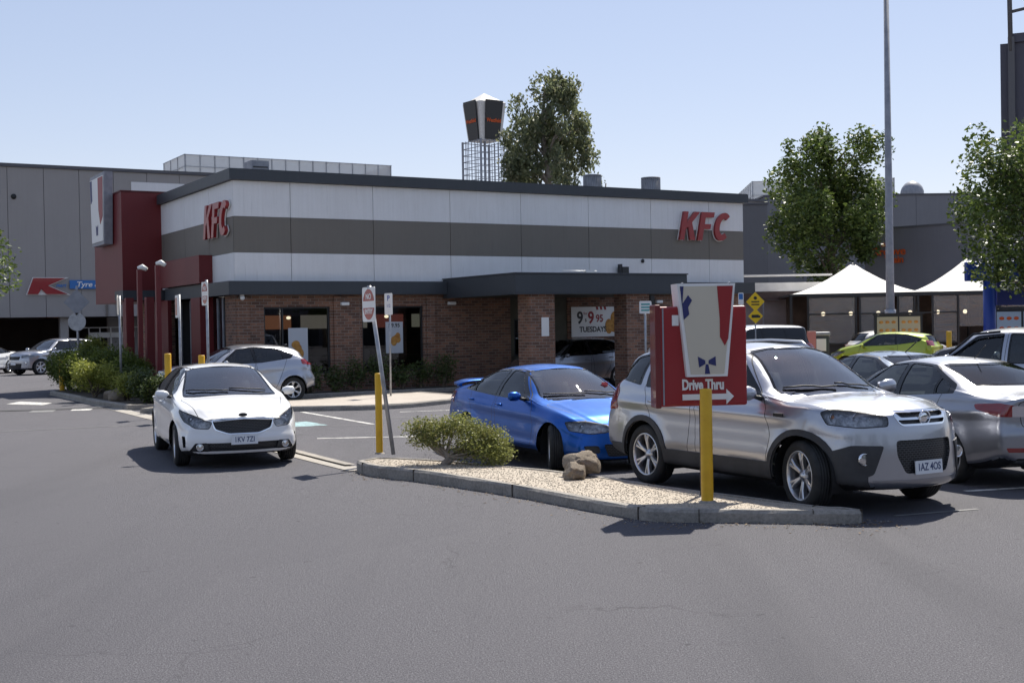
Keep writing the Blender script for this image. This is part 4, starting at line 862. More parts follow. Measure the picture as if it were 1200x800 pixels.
def brick_mat():
    m = mat('brickwork', (.2, .1, .07), .9); t = NT(m); c = t.n('TexCoord'); s = t.n('SeparateXYZ'); t.l(c.outputs['Object'], s.inputs[0])
    ad = t.n('Math', operation='ADD'); t.l(s.outputs[0], ad.inputs[0]); t.l(s.outputs[1], ad.inputs[1]); cb = t.n('CombineXYZ'); t.l(ad.outputs[0], cb.inputs[0]); t.l(s.outputs[2], cb.inputs[1])
    b = t.n('TexBrick'); b.inputs['Scale'].default_value = 1; b.inputs['Brick Width'].default_value = .24; b.inputs['Row Height'].default_value = .086; b.inputs['Mortar Size'].default_value = .008
    b.inputs['Mortar Smooth'].default_value = .2; b.inputs['Bias'].default_value = -.1; b.inputs['Color1'].default_value = (.30, .155, .10, 1); b.inputs['Color2'].default_value = (.115, .066, .05, 1); b.inputs['Mortar'].default_value = (.30, .26, .22, 1)
    t.l(cb.outputs[0], b.inputs['Vector']); v = t.coord('Object'); n = t.noise(v, 1.2, 5); n2 = t.noise(v, 25, 3)
    x = t.mix(.5, b.outputs[0], t.mix(1, b.outputs[0], t.ramp(n, [(.3, (.6, .58, .56)), (.7, (1.25, 1.2, 1.15))]), 'MULTIPLY'))
    t.l(x, t.b.inputs['Base Color']); bp = t.bump(b.outputs['Fac'], .012); bp.invert = True; return m
M['brick'] = brick_mat()
M['pan_white'] = streaky('cladding_white', (.72, .715, .70), (.87, .87, .87)); M['pan_grey'] = streaky('cladding_taupe', (.165, .148, .125), (.195, .178, .152))
M['slate'] = streaky('slate_trim', (.040, .047, .056), (.055, .063, .072), .5); M['red_clad'] = streaky('red_cladding', (.13, .008, .010), (.17, .012, .013), .5)
M['kwall'] = streaky('warm_grey_wall', (.315, .295, .28), (.35, .33, .315)); M['kcap'] = mat('grey_coping', (.10, .10, .11), .6)
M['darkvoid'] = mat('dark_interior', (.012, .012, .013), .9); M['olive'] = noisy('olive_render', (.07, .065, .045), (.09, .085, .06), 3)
M['steel'] = noisy('galvanised_steel', (.30, .31, .33), (.42, .43, .45), 8, .45, metal=.6); M['greypaint'] = noisy('grey_paint', (.22, .23, .26), (.30, .31, .34), 4, .5)
M['frame'] = mat('dark_window_frame', (.02, .022, .025), .4); M['shopglass'] = glass_mat('shop_glass', (.55, .57, .57), .005, .03)
M['red'] = mat('sign_red', (.30, .010, .014), .4, coat=.3); M['signwhite'] = mat('sign_white', (.80, .79, .76), .4); M['yellow'] = noisy('safety_yellow', (.62, .34, .01), (.72, .42, .015), 5, .5)
M['royal'] = mat('royal_blue', (.015, .05, .30), .4); M['kblue'] = mat('sign_blue', (.03, .16, .45), .4); M['canvas'] = noisy('white_canvas', (.66, .64, .60), (.74, .72, .68), 3, .8)
M['orange'] = mat('orange_letters', (.65, .10, .015), .5); M['pinkpave'] = conc('pink_paving', (.42, .25, .18), (.55, .36, .27)); M['cream'] = mat('cream_panel', (.40, .38, .27), .5)
M['navy'] = mat('navy_ink', (.02, .025, .12), .5); M['black_ink'] = mat('black_ink', (.02, .02, .02), .5); M['signyellow'] = mat('sign_yellow', (.85, .55, .01), .4)
M['bark'] = noisy('bark', (.10, .075, .055), (.20, .16, .12), 9, .9, .02, 20); M['palebark'] = noisy('pale_bark', (.24, .20, .17), (.36, .32, .27), 5, .9)
M['drygold'] = noisy('fried_crumb', (.42, .17, .03), (.62, .33, .08), 9, .7)
def leaf_mat(name, c1, c2, tr=.35, c3=None):
    m = bpy.data.materials.new(name); m.use_nodes = True; nt = m.node_tree; t = NT(m); g = t.n('NewGeometry'); st = [(.0, c1), (.75, c2)]+([(1.0, c3)] if c3 else [])
    col = t.ramp(g.outputs['Random Per Island'], st); n = t.noise(t.coord('Object'), .9, 3, .6); hi = tuple(min(1, k*1.6) for k in c2); col = t.mix(t.ramp(n, [(.45, (0, 0, 0)), (.62, (.75, .75, .75))]), col, hi)
    t.l(col, t.b.inputs['Base Color']); t.b.inputs['Roughness'].default_value = .45; t.b.inputs['Specular IOR Level'].default_value = .4
    tl = t.n('BsdfTranslucent'); t.l(col, tl.inputs[0]); mx = t.n('MixShader'); mx.inputs[0].default_value = tr; out = [n for n in nt.nodes if n.type == 'OUTPUT_MATERIAL'][0]
    t.l(t.b.outputs[0], mx.inputs[1]); t.l(tl.outputs[0], mx.inputs[2]); t.l(mx.outputs[0], out.inputs[0]); return m
M['leaf_gum'] = leaf_mat('gum_leaves', (.08, .10, .05), (.17, .19, .10), .45, (.26, .24, .14)); M['leaf_street'] = leaf_mat('street_tree_leaves', (.045, .072, .018), (.10, .14, .032), .35, (.17, .20, .045))
M['leaf_hedge'] = leaf_mat('hedge_leaves', (.05, .08, .015), (.12, .16, .03), .45, (.25, .28, .06)); M['leaf_sunlit_gold'] = leaf_mat('sunlit_golden_leaves', (.15, .18, .035), (.30, .32, .07), .45)  # golden leaves lightened in colour to stand for sunlit hedge patches
M['leaf_bush'] = leaf_mat('bush_leaves', (.12, .135, .04), (.22, .235, .07), .45, (.34, .29, .12)); M['leaf_dark'] = leaf_mat('dark_strap_leaves', (.035, .055, .018), (.08, .11, .03), .3)

# ------------------------------------------------------------------ ground
def gz(x, y): return -.13*math.exp(-(((x-.3)/2.6)**2+((y-19.2)/3.)**2))
xs = [-900, -300, -120, -60, -40]+list(np.arange(-20, 20.1, .5))+[40, 60, 120, 300, 900]; ys = [-80, -20, -5]+list(np.arange(0, 46.1, .5))+[60, 90, 140, 260, 600, 2500]
V = [(x, y, gz(x, y)) for y in ys for x in xs]; nx = len(xs)
Fc = [(j*nx+i, j*nx+i+1, (j+1)*nx+i+1, (j+1)*nx+i) for j in range(len(ys)-1) for i in range(nx-1)]
gr = mesh_obj('ground', V, Fc, M['asphalt'], smooth=True); gr['kind'] = 'structure'
def mark(pts, m, name='road_marking', z=.005):
    """painted polygon draped on the ground, subdivided lengthwise"""
    a, b, c, d = pts; n = max(1, int(math.hypot(b[0]-a[0], b[1]-a[1])/.4)); V = []; Fc = []
    for k in range(n+1):
        t = k/n
        for p, q in ((a, b), (d, c)):
            x = p[0]+(q[0]-p[0])*t; y = p[1]+(q[1]-p[1])*t; V.append((x, y, gz(x, y)+z))
    Fc = [(2*k, 2*k+2, 2*k+3, 2*k+1) for k in range(n)]
    o = mesh_obj(name, V, Fc, m); o['kind'] = 'structure'; return o
def stripe(p, q, w, m, name='road_marking', z=.005):
    dx, dy = q[0]-p[0], q[1]-p[1]; l = math.hypot(dx, dy); nx_, ny_ = -dy/l*w/2, dx/l*w/2
    return mark([(p[0]+nx_, p[1]+ny_), (q[0]+nx_, q[1]+ny_), (q[0]-nx_, q[1]-ny_), (p[0]-nx_, p[1]-ny_)], m, name, z)
def catmull(P, n=6):
    out = []
    for k in range(len(P)-1):
        p0, p1, p2, p3 = [np.array(P[max(0, min(len(P)-1, j))], float) for j in (k-1, k, k+1, k+2)]
        for q in range(n):
            t = q/n; out.append(tuple(.5*((2*p1)+(p2-p0)*t+(2*p0-5*p1+4*p2-p3)*t*t+(3*p1-p0-3*p2+p3)*t**3)))
    return out+[tuple(P[-1])]
for a, b in (((-14.68, 39.47), (-11.01, 33.02)), ((-11.01, 33.02), (-8.09, 27.79)), ((-8.09, 27.79), (-3.54, 19.55)), ((-3.54, 19.55), (-2.15, 17.2))): stripe(a, b, .34, M['concrete'], 'concrete_drain', .008)
stripe((-3.6, 19.9), (-2.35, 17.75), .16, M['kerb'], 'drain_edge', .03)
for a, b, w, m_ in (((-4.95, 29.0), (-2.84, 24.97), .11, 'mark'), ((-4.5, 24.75), (-2.6, 24.75), .05, 'mark_faint'), ((-3.5, 22.0), (-1.2, 22.35), .11, 'mark'), ((-10.6, 24.6), (-5.6, 26.8), .07, 'mark_faint'), ((3.75, 12.2), (4.7, 12.55), .06, 'mark_faint'),
                    ((5.05, 13.85), (6.2, 14.15), .1, 'mark'), ((-2.6, 28.4), (-1.4, 28.8), .10, 'mark'), ((-3.0, 26.6), (-1.3, 27.0), .10, 'mark_faint'), ((-1.2, 26.4), (.4, 27.2), .10, 'mark')): stripe(a, b, w, M[m_])
mark([(-4.9, 24.3), (-3.75, 24.95), (-4.35, 26.0), (-5.4, 25.4)], M['mark_blue'])
mark([(-14.2, 35.6), (-12.9, 34.6), (-12.75, 33.6), (-14.1, 34.4)], M['mark']); mark([(-12.2, 31.4), (-11.6, 31.4), (-11.4, 30.6), (-12.0, 30.6)], M['mark_faint']); mark([(-11.3, 31.8), (-10.8, 31.8), (-10.6, 31.0), (-11.1, 31.0)], M['mark'])
mark([(-14.4, 30.9), (-13.2, 30.9), (-13.1, 30.5), (-14.3, 30.5)], M['mark_faint']); mark([(-10.0, 31.2), (-9.6, 31.0), (-9.4, 30.5), (-9.8, 30.6)], M['mark'])
hump = noisy('patched_asphalt', (.045, .045, .05), (.07, .07, .075), 12, .9, .006, 60); stripe((-22, 29.2), (-9.7, 32.2), .55, hump, 'asphalt_patch', .012)
# raised gravel island with a concrete kerb
front = [(-2.17, 17.05), (-1.90, 16.45), (-1.11, 15.62), (-.03, 14.15), (1.10, 12.42), (1.50, 12.08), (2.30, 11.93), (3.15, 11.78), (3.34, 11.85)]
back = [(3.28, 12.0), (2.85, 12.36), (1.59, 14.0), (.95, 14.95), (.19, 15.84), (-1.21, 17.07), (-1.95, 17.42)]
isl = catmull(front, 5)+catmull(back, 5)
def inset(P, d):
    A = sum(P[k-1][0]*P[k][1]-P[k][0]*P[k-1][1] for k in range(len(P))); sg = 1 if A > 0 else -1; out = []
    for k in range(len(P)):
        a = np.array(P[k-1]); b = np.array(P[(k+1) % len(P)]); t = b-a; t = t/max(1e-6, np.linalg.norm(t)); out.append((P[k][0]-sg*t[1]*d, P[k][1]+sg*t[0]*d))
    return out
def kerb_ring(name, P, w, top, m, bot=-.35):
    inn = inset(P, w); edge = inset(P, .02); n = len(P); V = [(x, y, bot) for x, y in P]+[(x, y, top-.03) for x, y in P]+[(x, y, top) for x, y in edge]+[(x, y, top+.002) for x, y in inn]+[(x, y, bot) for x, y in inn]
    Fc = [(r*n+k, r*n+(k+1) % n, (r+1)*n+(k+1) % n, (r+1)*n+k) for r in range(4) for k in range(n)]
    rr = random.Random(3)
    V = [(x+rr.uniform(-.006, .006), y+rr.uniform(-.006, .006), z+(rr.uniform(-.005, .005) if z > 0 else 0)) for x, y, z in V]
    o = mesh_obj(name, V, Fc, m); o['kind'] = 'structure'; return inn
inn = kerb_ring('island_kerb', isl, .09, .125, M['kerb'])
flat('gravel_bed', inn, .115, M['gravel'])
jt = MB()
for k in range(3, len(isl)-3, 6):
    a = np.array(isl[k]); t = np.array(isl[k+1])-np.array(isl[k-1]); t = t/np.linalg.norm(t); nrm = np.array((-t[1], t[0])) if True else 0
    p = a-nrm*.004; q = a+nrm*.10; w_ = t*.004
    jt.add([(*(p-w_), -.1), (*(p+w_), -.1), (*(q+w_), -.1), (*(q-w_), -.1), (*(p-w_), .1285), (*(p+w_), .1285), (*(q+w_), .1285), (*(q-w_), .1285)], [(0, 3, 2, 1), (4, 5, 6, 7), (0, 1, 5, 4), (1, 2, 6, 5), (2, 3, 7, 6), (3, 0, 4, 7)])
o = jt.build('kerb_joint', M['soil']); o['kind'] = 'structure'
def inpoly(x, y, P):
    c = False; j = len(P)-1
    for i in range(len(P)):
        if (P[i][1] > y) != (P[j][1] > y) and x < (P[j][0]-P[i][0])*(y-P[i][1])/(P[j][1]-P[i][1])+P[i][0]: c = not c
        j = i
    return c
def scatter_stones(name, inside, n, box, zf, smin, smax, m, seed=5):
    rr = np.random.default_rng(seed); ico = bmesh.new(); bmesh.ops.create_icosphere(ico, subdivisions=1, radius=1); iv = np.array([v.co[:] for v in ico.verts]); ifc = [[v.index for v in f.verts] for f in ico.faces]; ico.free()
    V = []; Fc = []; c = 0
    while c < n:
        x = rr.uniform(box[0], box[1]); y = rr.uniform(box[2], box[3])
        if not inside(x, y): continue
        s = smin+(smax-smin)*rr.random()**2.5; sc = rr.uniform(.6, 1.1, 3)*s; a = rr.uniform(0, 2*PI); p = iv*(1+rr.uniform(-.18, .18, (len(iv), 1)))*sc
        q = np.stack([p[:, 0]*math.cos(a)-p[:, 1]*math.sin(a)+x, p[:, 0]*math.sin(a)+p[:, 1]*math.cos(a)+y, p[:, 2]*.7+zf(x, y)+s*.3], 1); b0 = len(V); V += q.tolist(); Fc += [[b0+k for k in f] for f in ifc]; c += 1
    o = mesh_obj(name, V, Fc, m); o['kind'] = 'stuff'; return o
scatter_stones('gravel', lambda x, y: inpoly(x, y, inn), 9500, (-2.3, 3.4, 11.7, 17.6), lambda x, y: .115,   .003, .011, M['stone'])
def near_kerb(x, y):
    if inpoly(x, y, isl): return False
    d = min(math.hypot(x-p[0], y-p[1]) for p in isl[:45]); return d < .05+.22*RNG.random()**2
scatter_stones('loose_gravel', near_kerb, 700, (-2.5, 3.9, 11.4, 17.2), gz, .003, .009, M['stone'], 8)
rl = np.random.default_rng(21); V = []
while len(V) < 4*420:
    if rl.random() < .5: x_, y_, z_ = rl.normal(-.75, .55), rl.normal(16.4, .35), .128
    else: k = rl.integers(2, 45); x_, y_ = isl[k][0]+rl.normal(0, .18), isl[k][1]-abs(rl.normal(0, .25)); z_ = gz(x_, y_)+.008
    if z_ > .1 and not inpoly(x_, y_, inn): continue
    if z_ < .1 and inpoly(x_, y_, isl): continue
    a_ = rl.uniform(0, 6.28); l_ = rl.uniform(.012, .03); ca, sa = math.cos(a_)*l_, math.sin(a_)*l_; V += [(x_-ca, y_-sa, z_), (x_+sa*.35, y_-ca*.35, z_+.006), (x_+ca, y_+sa, z_+.002), (x_-sa*.35, y_+ca*.35, z_+.005)]
o = mesh_obj('leaf_litter', V, [(4*k, 4*k+1, 4*k+2, 4*k+3) for k in range(len(V)//4)], noisy('dry_leaf', (.12, .07, .03), (.26, .18, .09), 7)); o['kind'] = 'stuff'
# concrete apron island before the restaurant
apron = catmull([(-8.9, 29.5), (-5.6, 29.35), (-3.3, 29.35), (-1.9, 30.7), (-1.2, 32.4), (-1.5, 33.4)], 5)+catmull([(-2.6, 35.0), (-4.2, 33.6), (-5.6, 31.9), (-8.6, 31.2)], 4)
ai = kerb_ring('footpath_kerb', apron, .15, .12, M['kerb']); flat('footpath', ai, .112, M['path'])
# planting beds
bedL = [(-14.6, 39.0), (-13.0, 36.4), (-11.2, 33.2), (-9.6, 30.8), (-8.6, 30.9), (-9.2, 33.2), (-11.2, 36.8), (-12.9, 41.5), (-14.4, 42.5)]
bi = kerb_ring('bed_kerb', bedL, .14, .13, M['kerb']); flat('planting_soil', bi, .12, M['soil'])

# ------------------------------------------------------------------ restaurant
FD = (.861, .509); FN = (-.509, .861); FO = (-7.87, 35.3); FA = math.atan2(.509, .861)
def fl(x, y): return (FO[0]+FD[0]*x+FN[0]*y, FO[1]+FD[1]*x+FN[1]*y)
B = empty('restaurant_building', (FO[0], FO[1], 0), FA, label='low brick restaurant with white and taupe upper cladding, dark parapet and drive-through canopy', cat='building')
LX, DP = 18.95, 11.5
w = MB(); T_ = .25
def fwall(x0, x1, z0, z1, yo=0): w.box(x0, x1, yo, T_, z0, z1)
fwall(0, .84, 0, 2.96); fwall(.84, 2.88, 0, .62); fwall(.84, 2.88, 2.60, 2.96); fwall(2.88, 3.91, 0, 2.96); fwall(3.91, 5.96, 0, .62); fwall(3.91, 5.96, 2.60, 2.96); fwall(5.96, 9.1, 0, 2.96)
fwall(11.3, 12.0, 0, 2.96); fwall(12.0, 13.6, 0, .9); fwall(12.0, 13.6, .9, 2.96); fwall(13.6, 14.6, 0, 2.96); fwall(15.5, LX, 0, 2.96); fwall(14.6, 15.5, 2.2, 2.96)
w.box(2.98, 3.80, -.07, -.002, 0, 2.9); w.box(6.06, 6.35, -.07, -.002, 0, 2.9); w.box(.02, .40, -.07, -.002, 0, 2.9)
w.box(0, T_, T_, .95, 0, 2.96); w.box(LX-T_, LX, T_, DP, 0, 2.96); w.box(T_, LX-T_, DP-T_, DP, 0, 2.96); w.box(.0, T_, 7.2, DP-T_, 0, 2.96)
w.build('brick_wall', M['brick'], B)
o_ = MB(); o_.box(9.1, 11.3, .04, T_, 2.15, 2.96); o_.box(9.1, 9.25, .04, T_, 0, 2.15); o_.box(9.1, 11.3, .04, T_, 0, .95); o_.box(10.7, 11.3, .04, T_, .95, 2.15); o_.build('rendered_wall', M['olive'], B)
# cladding panels in three bands over a dark backing
bk = MB(); bk.box(.03, LX-.03, .03, DP-.03, 2.98, 6.25); bk.build('backing_wall', M['frame'], B)
seams = [0, 1.70, 4.33, 6.96, 9.55, 12.19, 14.79, 17.36, LX]; lse = [0, 2.3, 4.9, 7.5, 10.0, DP]
for (z0, z1, mm) in ((3.345, 4.165, 'pan_white'), (4.170, 5.195, 'pan_grey'), (5.20, 6.22, 'pan_white')):
    for a, b in zip(seams[:-1], seams[1:]):
        p = MB(); p.box(a+(.008 if a else 0), b-(.008 if b < LX else 0), -.012, .028, z0, z1-.004); p.build('cladding_panel', M[mm], B)
    for a, b in zip(lse[:-1], lse[1:]):
        p = MB(); p.box(-.012, .028, a+(.029 if a == 0 else .008), b-.008, z0, z1-.004); p.build('cladding_panel', M[mm], B)
        p = MB(); p.box(LX-.028, LX+.012, a+(.029 if a == 0 else .008), b-.008, z0, z1-.004); p.build('cladding_panel', M[mm], B)
c = MB(); c.box(-.15, LX+.15, -.15, DP+.15, 6.225, 6.52); c.box(-.13, LX+.13, -.13, DP+.13, 6.525, 6.545); c.build('parapet', M['slate'], B)
c = MB(); c.box(-.28, 6.66, -.30, -.013, 2.95, 3.34); c.box(-.28, -.013, -.013, 6.4, 2.95, 3.34); c.build('fascia', M['slate'], B)
c = MB(); c.box(12.85, LX+.28, -.30, -.013, 2.95, 3.34); c.build('fascia', M['slate'], B)
c = MB(); c.box(6.67, 12.80, -4.43, -.014, 2.86, 3.40); c.box(6.64, 12.83, -4.46, -.016, 3.405, 3.44); c.box(6.64, 12.83, -4.46, -4.30, 2.82, 2.857); c.box(6.64, 6.80, -4.297, -.02, 2.82, 2.857); c.build('canopy', M['slate'], B)
c = MB(); c.box(6.85, 12.75, -4.25, -.05, 2.83, 2.855); c.build('canopy_soffit', M['olive'], B)
for x0 in (7.22, 10.62):
    p = MB(); p.box(x0, x0+.84, -4.28, -3.62, 0, 2.855); p.build('brick_pillar', M['brick'], B)
p = MB(); p.box(7.6, 7.85, -4.292, -4.283, 1.62, 2.16); p.build('pillar_notice', M['signwhite'], B)
p = MB(); p.box(13.6, 13.75, -.4, -.02, 0, 2.9); p.box(14.62, 14.8, -.15, .0, 0, 2.9); p.build('downpipe', M['frame'], B)
# windows with frames, glass, what stands behind them
def shop_window(x0, x1, z0, z1, y=.06, mull=()):
    f = MB(); t = .05
    f.box(x0, x1, y, y+.08, z0, z0+t); f.box(x0, x1, y, y+.08, z1-t, z1); f.box(x0, x0+t, y+.001, y+.081, z0+t, z1-t); f.box(x1-t, x1, y+.001, y+.081, z0+t, z1-t)
    for mx_ in mull: f.box(mx_-.02, mx_+.02, y+.001, y+.081, z0+t, z1-t)
    wo = f.build('window', M['frame'], B); g = MB(); g.box(x0+t, x1-t, y+.035, y+.043, z0+t, z1-t); g.build('pane', M['shopglass'], wo); return wo
shop_window(.84, 2.88, .62, 2.60, mull=(1.42,)); shop_window(3.91, 5.96, .62, 2.60, mull=()); shop_window(9.25, 10.7, .95, 2.15, mull=(9.95,)); shop_window(14.6, 15.5, .0, 2.2, mull=())
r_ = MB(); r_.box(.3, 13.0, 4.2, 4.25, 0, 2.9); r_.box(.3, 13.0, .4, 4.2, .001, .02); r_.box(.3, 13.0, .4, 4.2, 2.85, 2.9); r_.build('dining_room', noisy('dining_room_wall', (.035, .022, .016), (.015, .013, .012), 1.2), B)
tb = MB()
for k in range(5):
    x = 1.0+k*1.15; tb.box(x, x+.7, 1.4, 2.0, .72, .76); tb.box(x+.32, x+.38, 1.65, 1.75, 0, .72); tb.box(x+.1, x+.5, .75, 1.15, .42, .46); tb.box(x+.1, x+.5, .72, .76, .46, .85)
tb.build('dining_furniture', mat('dining_furniture', (.22, .03, .02), .5), B)
lp = mat('ceiling_lamp_lit', (1, .85, .6), .5, emit=2.5); lb = MB()
for x, y in ((1.2, 3.0), (2.4, 2.2), (4.4, 2.6), (5.5, 1.7)): lb.ell((x, y, 2.3), (.07, .07, .05))
lb.build('pendant_lamps', lp, B)
for k in range(5):
    bp_ = MB(); bp_.box(2.2+k*1.35, 2.2+k*1.35+1.0, 4.12, 4.19, 1.95, 2.4); bp_.build('menu_screen', mat('menu_screen_lit', ((.5, .2, .1), (.4, .35, .3), (.5, .45, .4), (.35, .1, .08), (.4, .38, .3))[k], .5, emit=.35), B)
cn = MB(); cn.box(2.0, 9.0, 3.3, 3.6, 0, 1.05); cn.build('counter', mat('counter_front', (.12, .10, .09), .5), B)
wb = MB(); wb.box(1.1, 1.5, 2.4, 2.5, .4, 1.5); wb.box(5.0, 5.25, 3.0, 3.1, .3, 1.7); wb.box(4.4, 4.6, 1.0, 1.2, .45, 1.3); wb.build('display_stand', mat('display_stand', (.35, .33, .30), .6), B)
# red portal and tower
c = MB(); c.box(-.42, .0, 2.05, 6.5, 3.36, 4.20); c.box(-.42, -.30, 2.05, 3.0, 0, 2.94); c.box(-.30, -.003, 2.05, 2.2, 0, 2.94); c.box(-.42, -.30, 5.6, 6.5, 0, 2.94); c.build('red_portal', M['red_clad'], B)
c = MB(); c.box(-1.33, 1.1, 7.7, DP+.32, 2.96, 6.62); c.box(-1.30, -1.05, 7.72, 7.95, 0, 2.955); c.box(-.25, .0, 7.72, 7.95, 0, 2.955); c.build('red_tower', M['red_clad'], B)
c = MB(); c.box(-1.36, 1.13, 7.67, DP+.35, 6.625, 6.67); c.build('tower_coping', mat('dark_red_coping', (.10, .01, .012), .5), B)
c = MB()
for yy in (6.6, 7.3): c.box(-1.5, -.02, yy, yy+.14, 3.0, 3.30)
c.box(-1.6, -1.5, 6.55, 7.69, 3.0, 3.30); c.build('entry_beam', M['slate'], B)
e_ = MB(); e_.box(-.02, .03, .95, 2.05, 0, 2.94); e_.build('entry_glazing', M['shopglass'], B)
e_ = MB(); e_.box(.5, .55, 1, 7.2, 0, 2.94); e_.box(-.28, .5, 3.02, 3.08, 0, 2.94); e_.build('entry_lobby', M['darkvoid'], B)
e_ = MB()
for yy in (1.0, 1.5, 3.1, 4.3, 5.5): e_.box(-.06, .02, yy, yy+.06, .02, 2.9)
e_.build('door_frame', M['greypaint'], B)
# bits on the facade
p = MB(); p.box(13.35, 13.62, -.30, -.02, 3.62, 3.86); p.box(13.3, 13.36, -.28, -.10, 3.62, 3.95); p.build('floodlight', M['frame'], B)
p = MB(); p.ell((14.4, -.04, 4.08), (.07, .04, .07)); p.build('vent_cover', M['frame'], B)
for xx in (3.3, 6.9, 15.0):
    p = MB(); p.box(xx-.13, xx+.13, -.20, -.075, 2.62, 2.72, bev=.02); p.build('bulkhead_lamp', M['signwhite'], B)
p = MB(); p.tube([(8.4, -4.2, 3.50), (9.6, -4.2, 3.50)], .02, 6); p.box(9.2, 9.5, -4.25, -4.15, 3.45, 3.53); p.build('canopy_rail', M['signwhite'], B)
p = MB(); p.ell((.15, -.18, 2.86), (.07, .07, .07)); p.box(.1, .2, -.2, -.1, 2.88, 2.95); p.build('security_camera', M['signwhite'], B)

# poster and banner
def poly_sign(name, poly, m, parent, y, th=.01, sc=1):
    b = MB(); b.prism(poly, y-th, y, 'y'); return b.build(name, m, parent)
def food_pic(parent, cx, cz, s, y, seed=0):
    """crumbed chicken pieces, low relief"""
    rr = random.Random(seed)
    b = MB()
    for k in range(5): b.ell((cx+rr.uniform(-.35, .35)*s, y, cz+rr.uniform(-.4, .4)*s), (rr.uniform(.22, .34)*s, .004, rr.uniform(.25, .42)*s), 0, 12, 8)
    return b.build('food_picture', M['drygold'], parent)
for (x0, z0, x1, z1, sd) in ((1.60, .95, 2.2, 1.98, 1), (4.72, 1.16, 5.30, 2.12, 2)):
    ps = empty('window_poster', (*fl(x0, .09), z0), FA, label='white poster of fried chicken in the '+('left' if sd == 1 else 'right')+' brick-framed window', cat='poster', group='posters in the restaurant windows')
    b = MB(); b.box(0, x1-x0, 0, .005, 0, z1-z0); b.build('sheet', mat('poster_paper', (.55, .58, .62), .6), ps); food_pic(ps, (x1-x0)/2, (z1-z0)*.42, (x1-x0)*.62, -.004, sd)
    if sd == 2: text_obj('lettering', '$9.95', .17, M['black_ink'], ps, ((x1-x0)/2, -.004, (z1-z0)*.88), ext=.002, offset=.003)
bn = empty('promotional_banner', (*fl(11.42, -.03), 1.52), FA, label='white banner reading 9 for $9.95 Tuesdays on the brick wall under the canopy', cat='banner')
b = MB(); b.box(0, 2.1, -.015, 0, 0, 1.0); b.build('sheet', M['signwhite'], bn)
text_obj('lettering', '9', .56, M['black_ink'], bn, (.34, -.02, .62), ext=.003, offset=.014, sx=.9); text_obj('lettering', 'for', .13, M['red'], bn, (.56, -.02, .78), ext=.003)
text_obj('lettering', '9', .56, M['red'], bn, (.78, -.02, .62), ext=.003, offset=.014, sx=.9); text_obj('lettering', '95', .34, M['red'], bn, (1.13, -.02, .60), ext=.003, offset=.008, sx=.9)
text_obj('lettering', 'TUESDAYS', .25, M['black_ink'], bn, (.86, -.02, .24), ext=.003, offset=.006, sx=.92); text_obj('lettering', '$', .14, M['black_ink'], bn, (.57, -.02, .55), ext=.003)
for k in range(3): poly_sign('stripe', [(.98+k*.16, 1.0), (1.07+k*.16, 1.0), (1.09+k*.16, .90), (1.01+k*.16, .90)], M['red'], bn, -.018, .004)
food_pic(bn, 1.72, .48, .62, -.02, 5)

# letters KFC
KL = [[(0, 0), (.20, 0), (.20, .38), (.29, .47), (.46, 0), (.70, 0), (.43, .62), (.72, 1), (.47, 1), (.20, .62), (.20, 1), (0, 1)],
      [(0, 0), (.21, 0), (.21, .40), (.50, .40), (.50, .58), (.21, .58), (.21, .82), (.58, .82), (.58, 1), (0, 1)]]
Cp = [(.36+.36*math.cos(R(a)), .5+.5*math.sin(R(a))) for a in range(48, 313, 12)]+[(.36+.36*math.cos(R(312)), .5+.5*math.sin(R(312)))]+[(.38+.17*math.cos(R(a)), .5+.29*math.sin(R(a))) for a in range(308, 46, -12)]
KL.append(Cp)
def letters_kfc(loc, rz, h, label, n_depth=.10):
    root = empty('illuminated_lettering', loc, rz, label=label, cat='sign', group='red letters high on the restaurant walls')
    x = 0
    for L_, adv in zip(KL, (.80, .70, .75)):
        for off, m_, d0, d1, nm in ((.028, M['signwhite'], -.05, -.02, 'outline'), (0, M['red'], -.05-n_depth, -.052, 'letter')):
            cu = bpy.data.curves.new('c', 'CURVE'); cu.dimensions = '2D'; cu.fill_mode = 'BOTH'; cu.extrude = (d1-d0)/2; cu.offset = 0
            P = [(px_+x+.22*pz, pz) for px_, pz in L_]
            if off:
                Pn = inset(P, -off) if True else P
                P = Pn
            sp_ = cu.splines.new('POLY'); sp_.points.add(len(P)-1)
            for q, (a, b_) in enumerate(P): sp_.points[q].co = (a*h, b_*h, 0, 1)
            sp_.use_cyclic_u = True
            t = bpy.data.objects.new('t', cu); COL.objects.link(t); dg_ = bpy.context.evaluated_depsgraph_get(); dg_.update(); me = bpy.data.meshes.new_from_object(t.evaluated_get(dg_)); bpy.data.objects.remove(t)
            me.materials.clear(); me.materials.append(m_); o = bpy.data.objects.new(nm, me); o.rotation_euler = (PI/2, 0, 0); o.location = (0, (d0+d1)/2, 0); link(o, root)
        x += adv
    return root
letters_kfc((*fl(15.92, -.012), 4.83), FA, 1.0, 'red KFC letters with white outline at the right end of the long front')
letters_kfc((*fl(-.012, 2.45), 4.68), FA-PI/2, 1.0, 'red KFC letters with white outline on the short side wall by the corner')

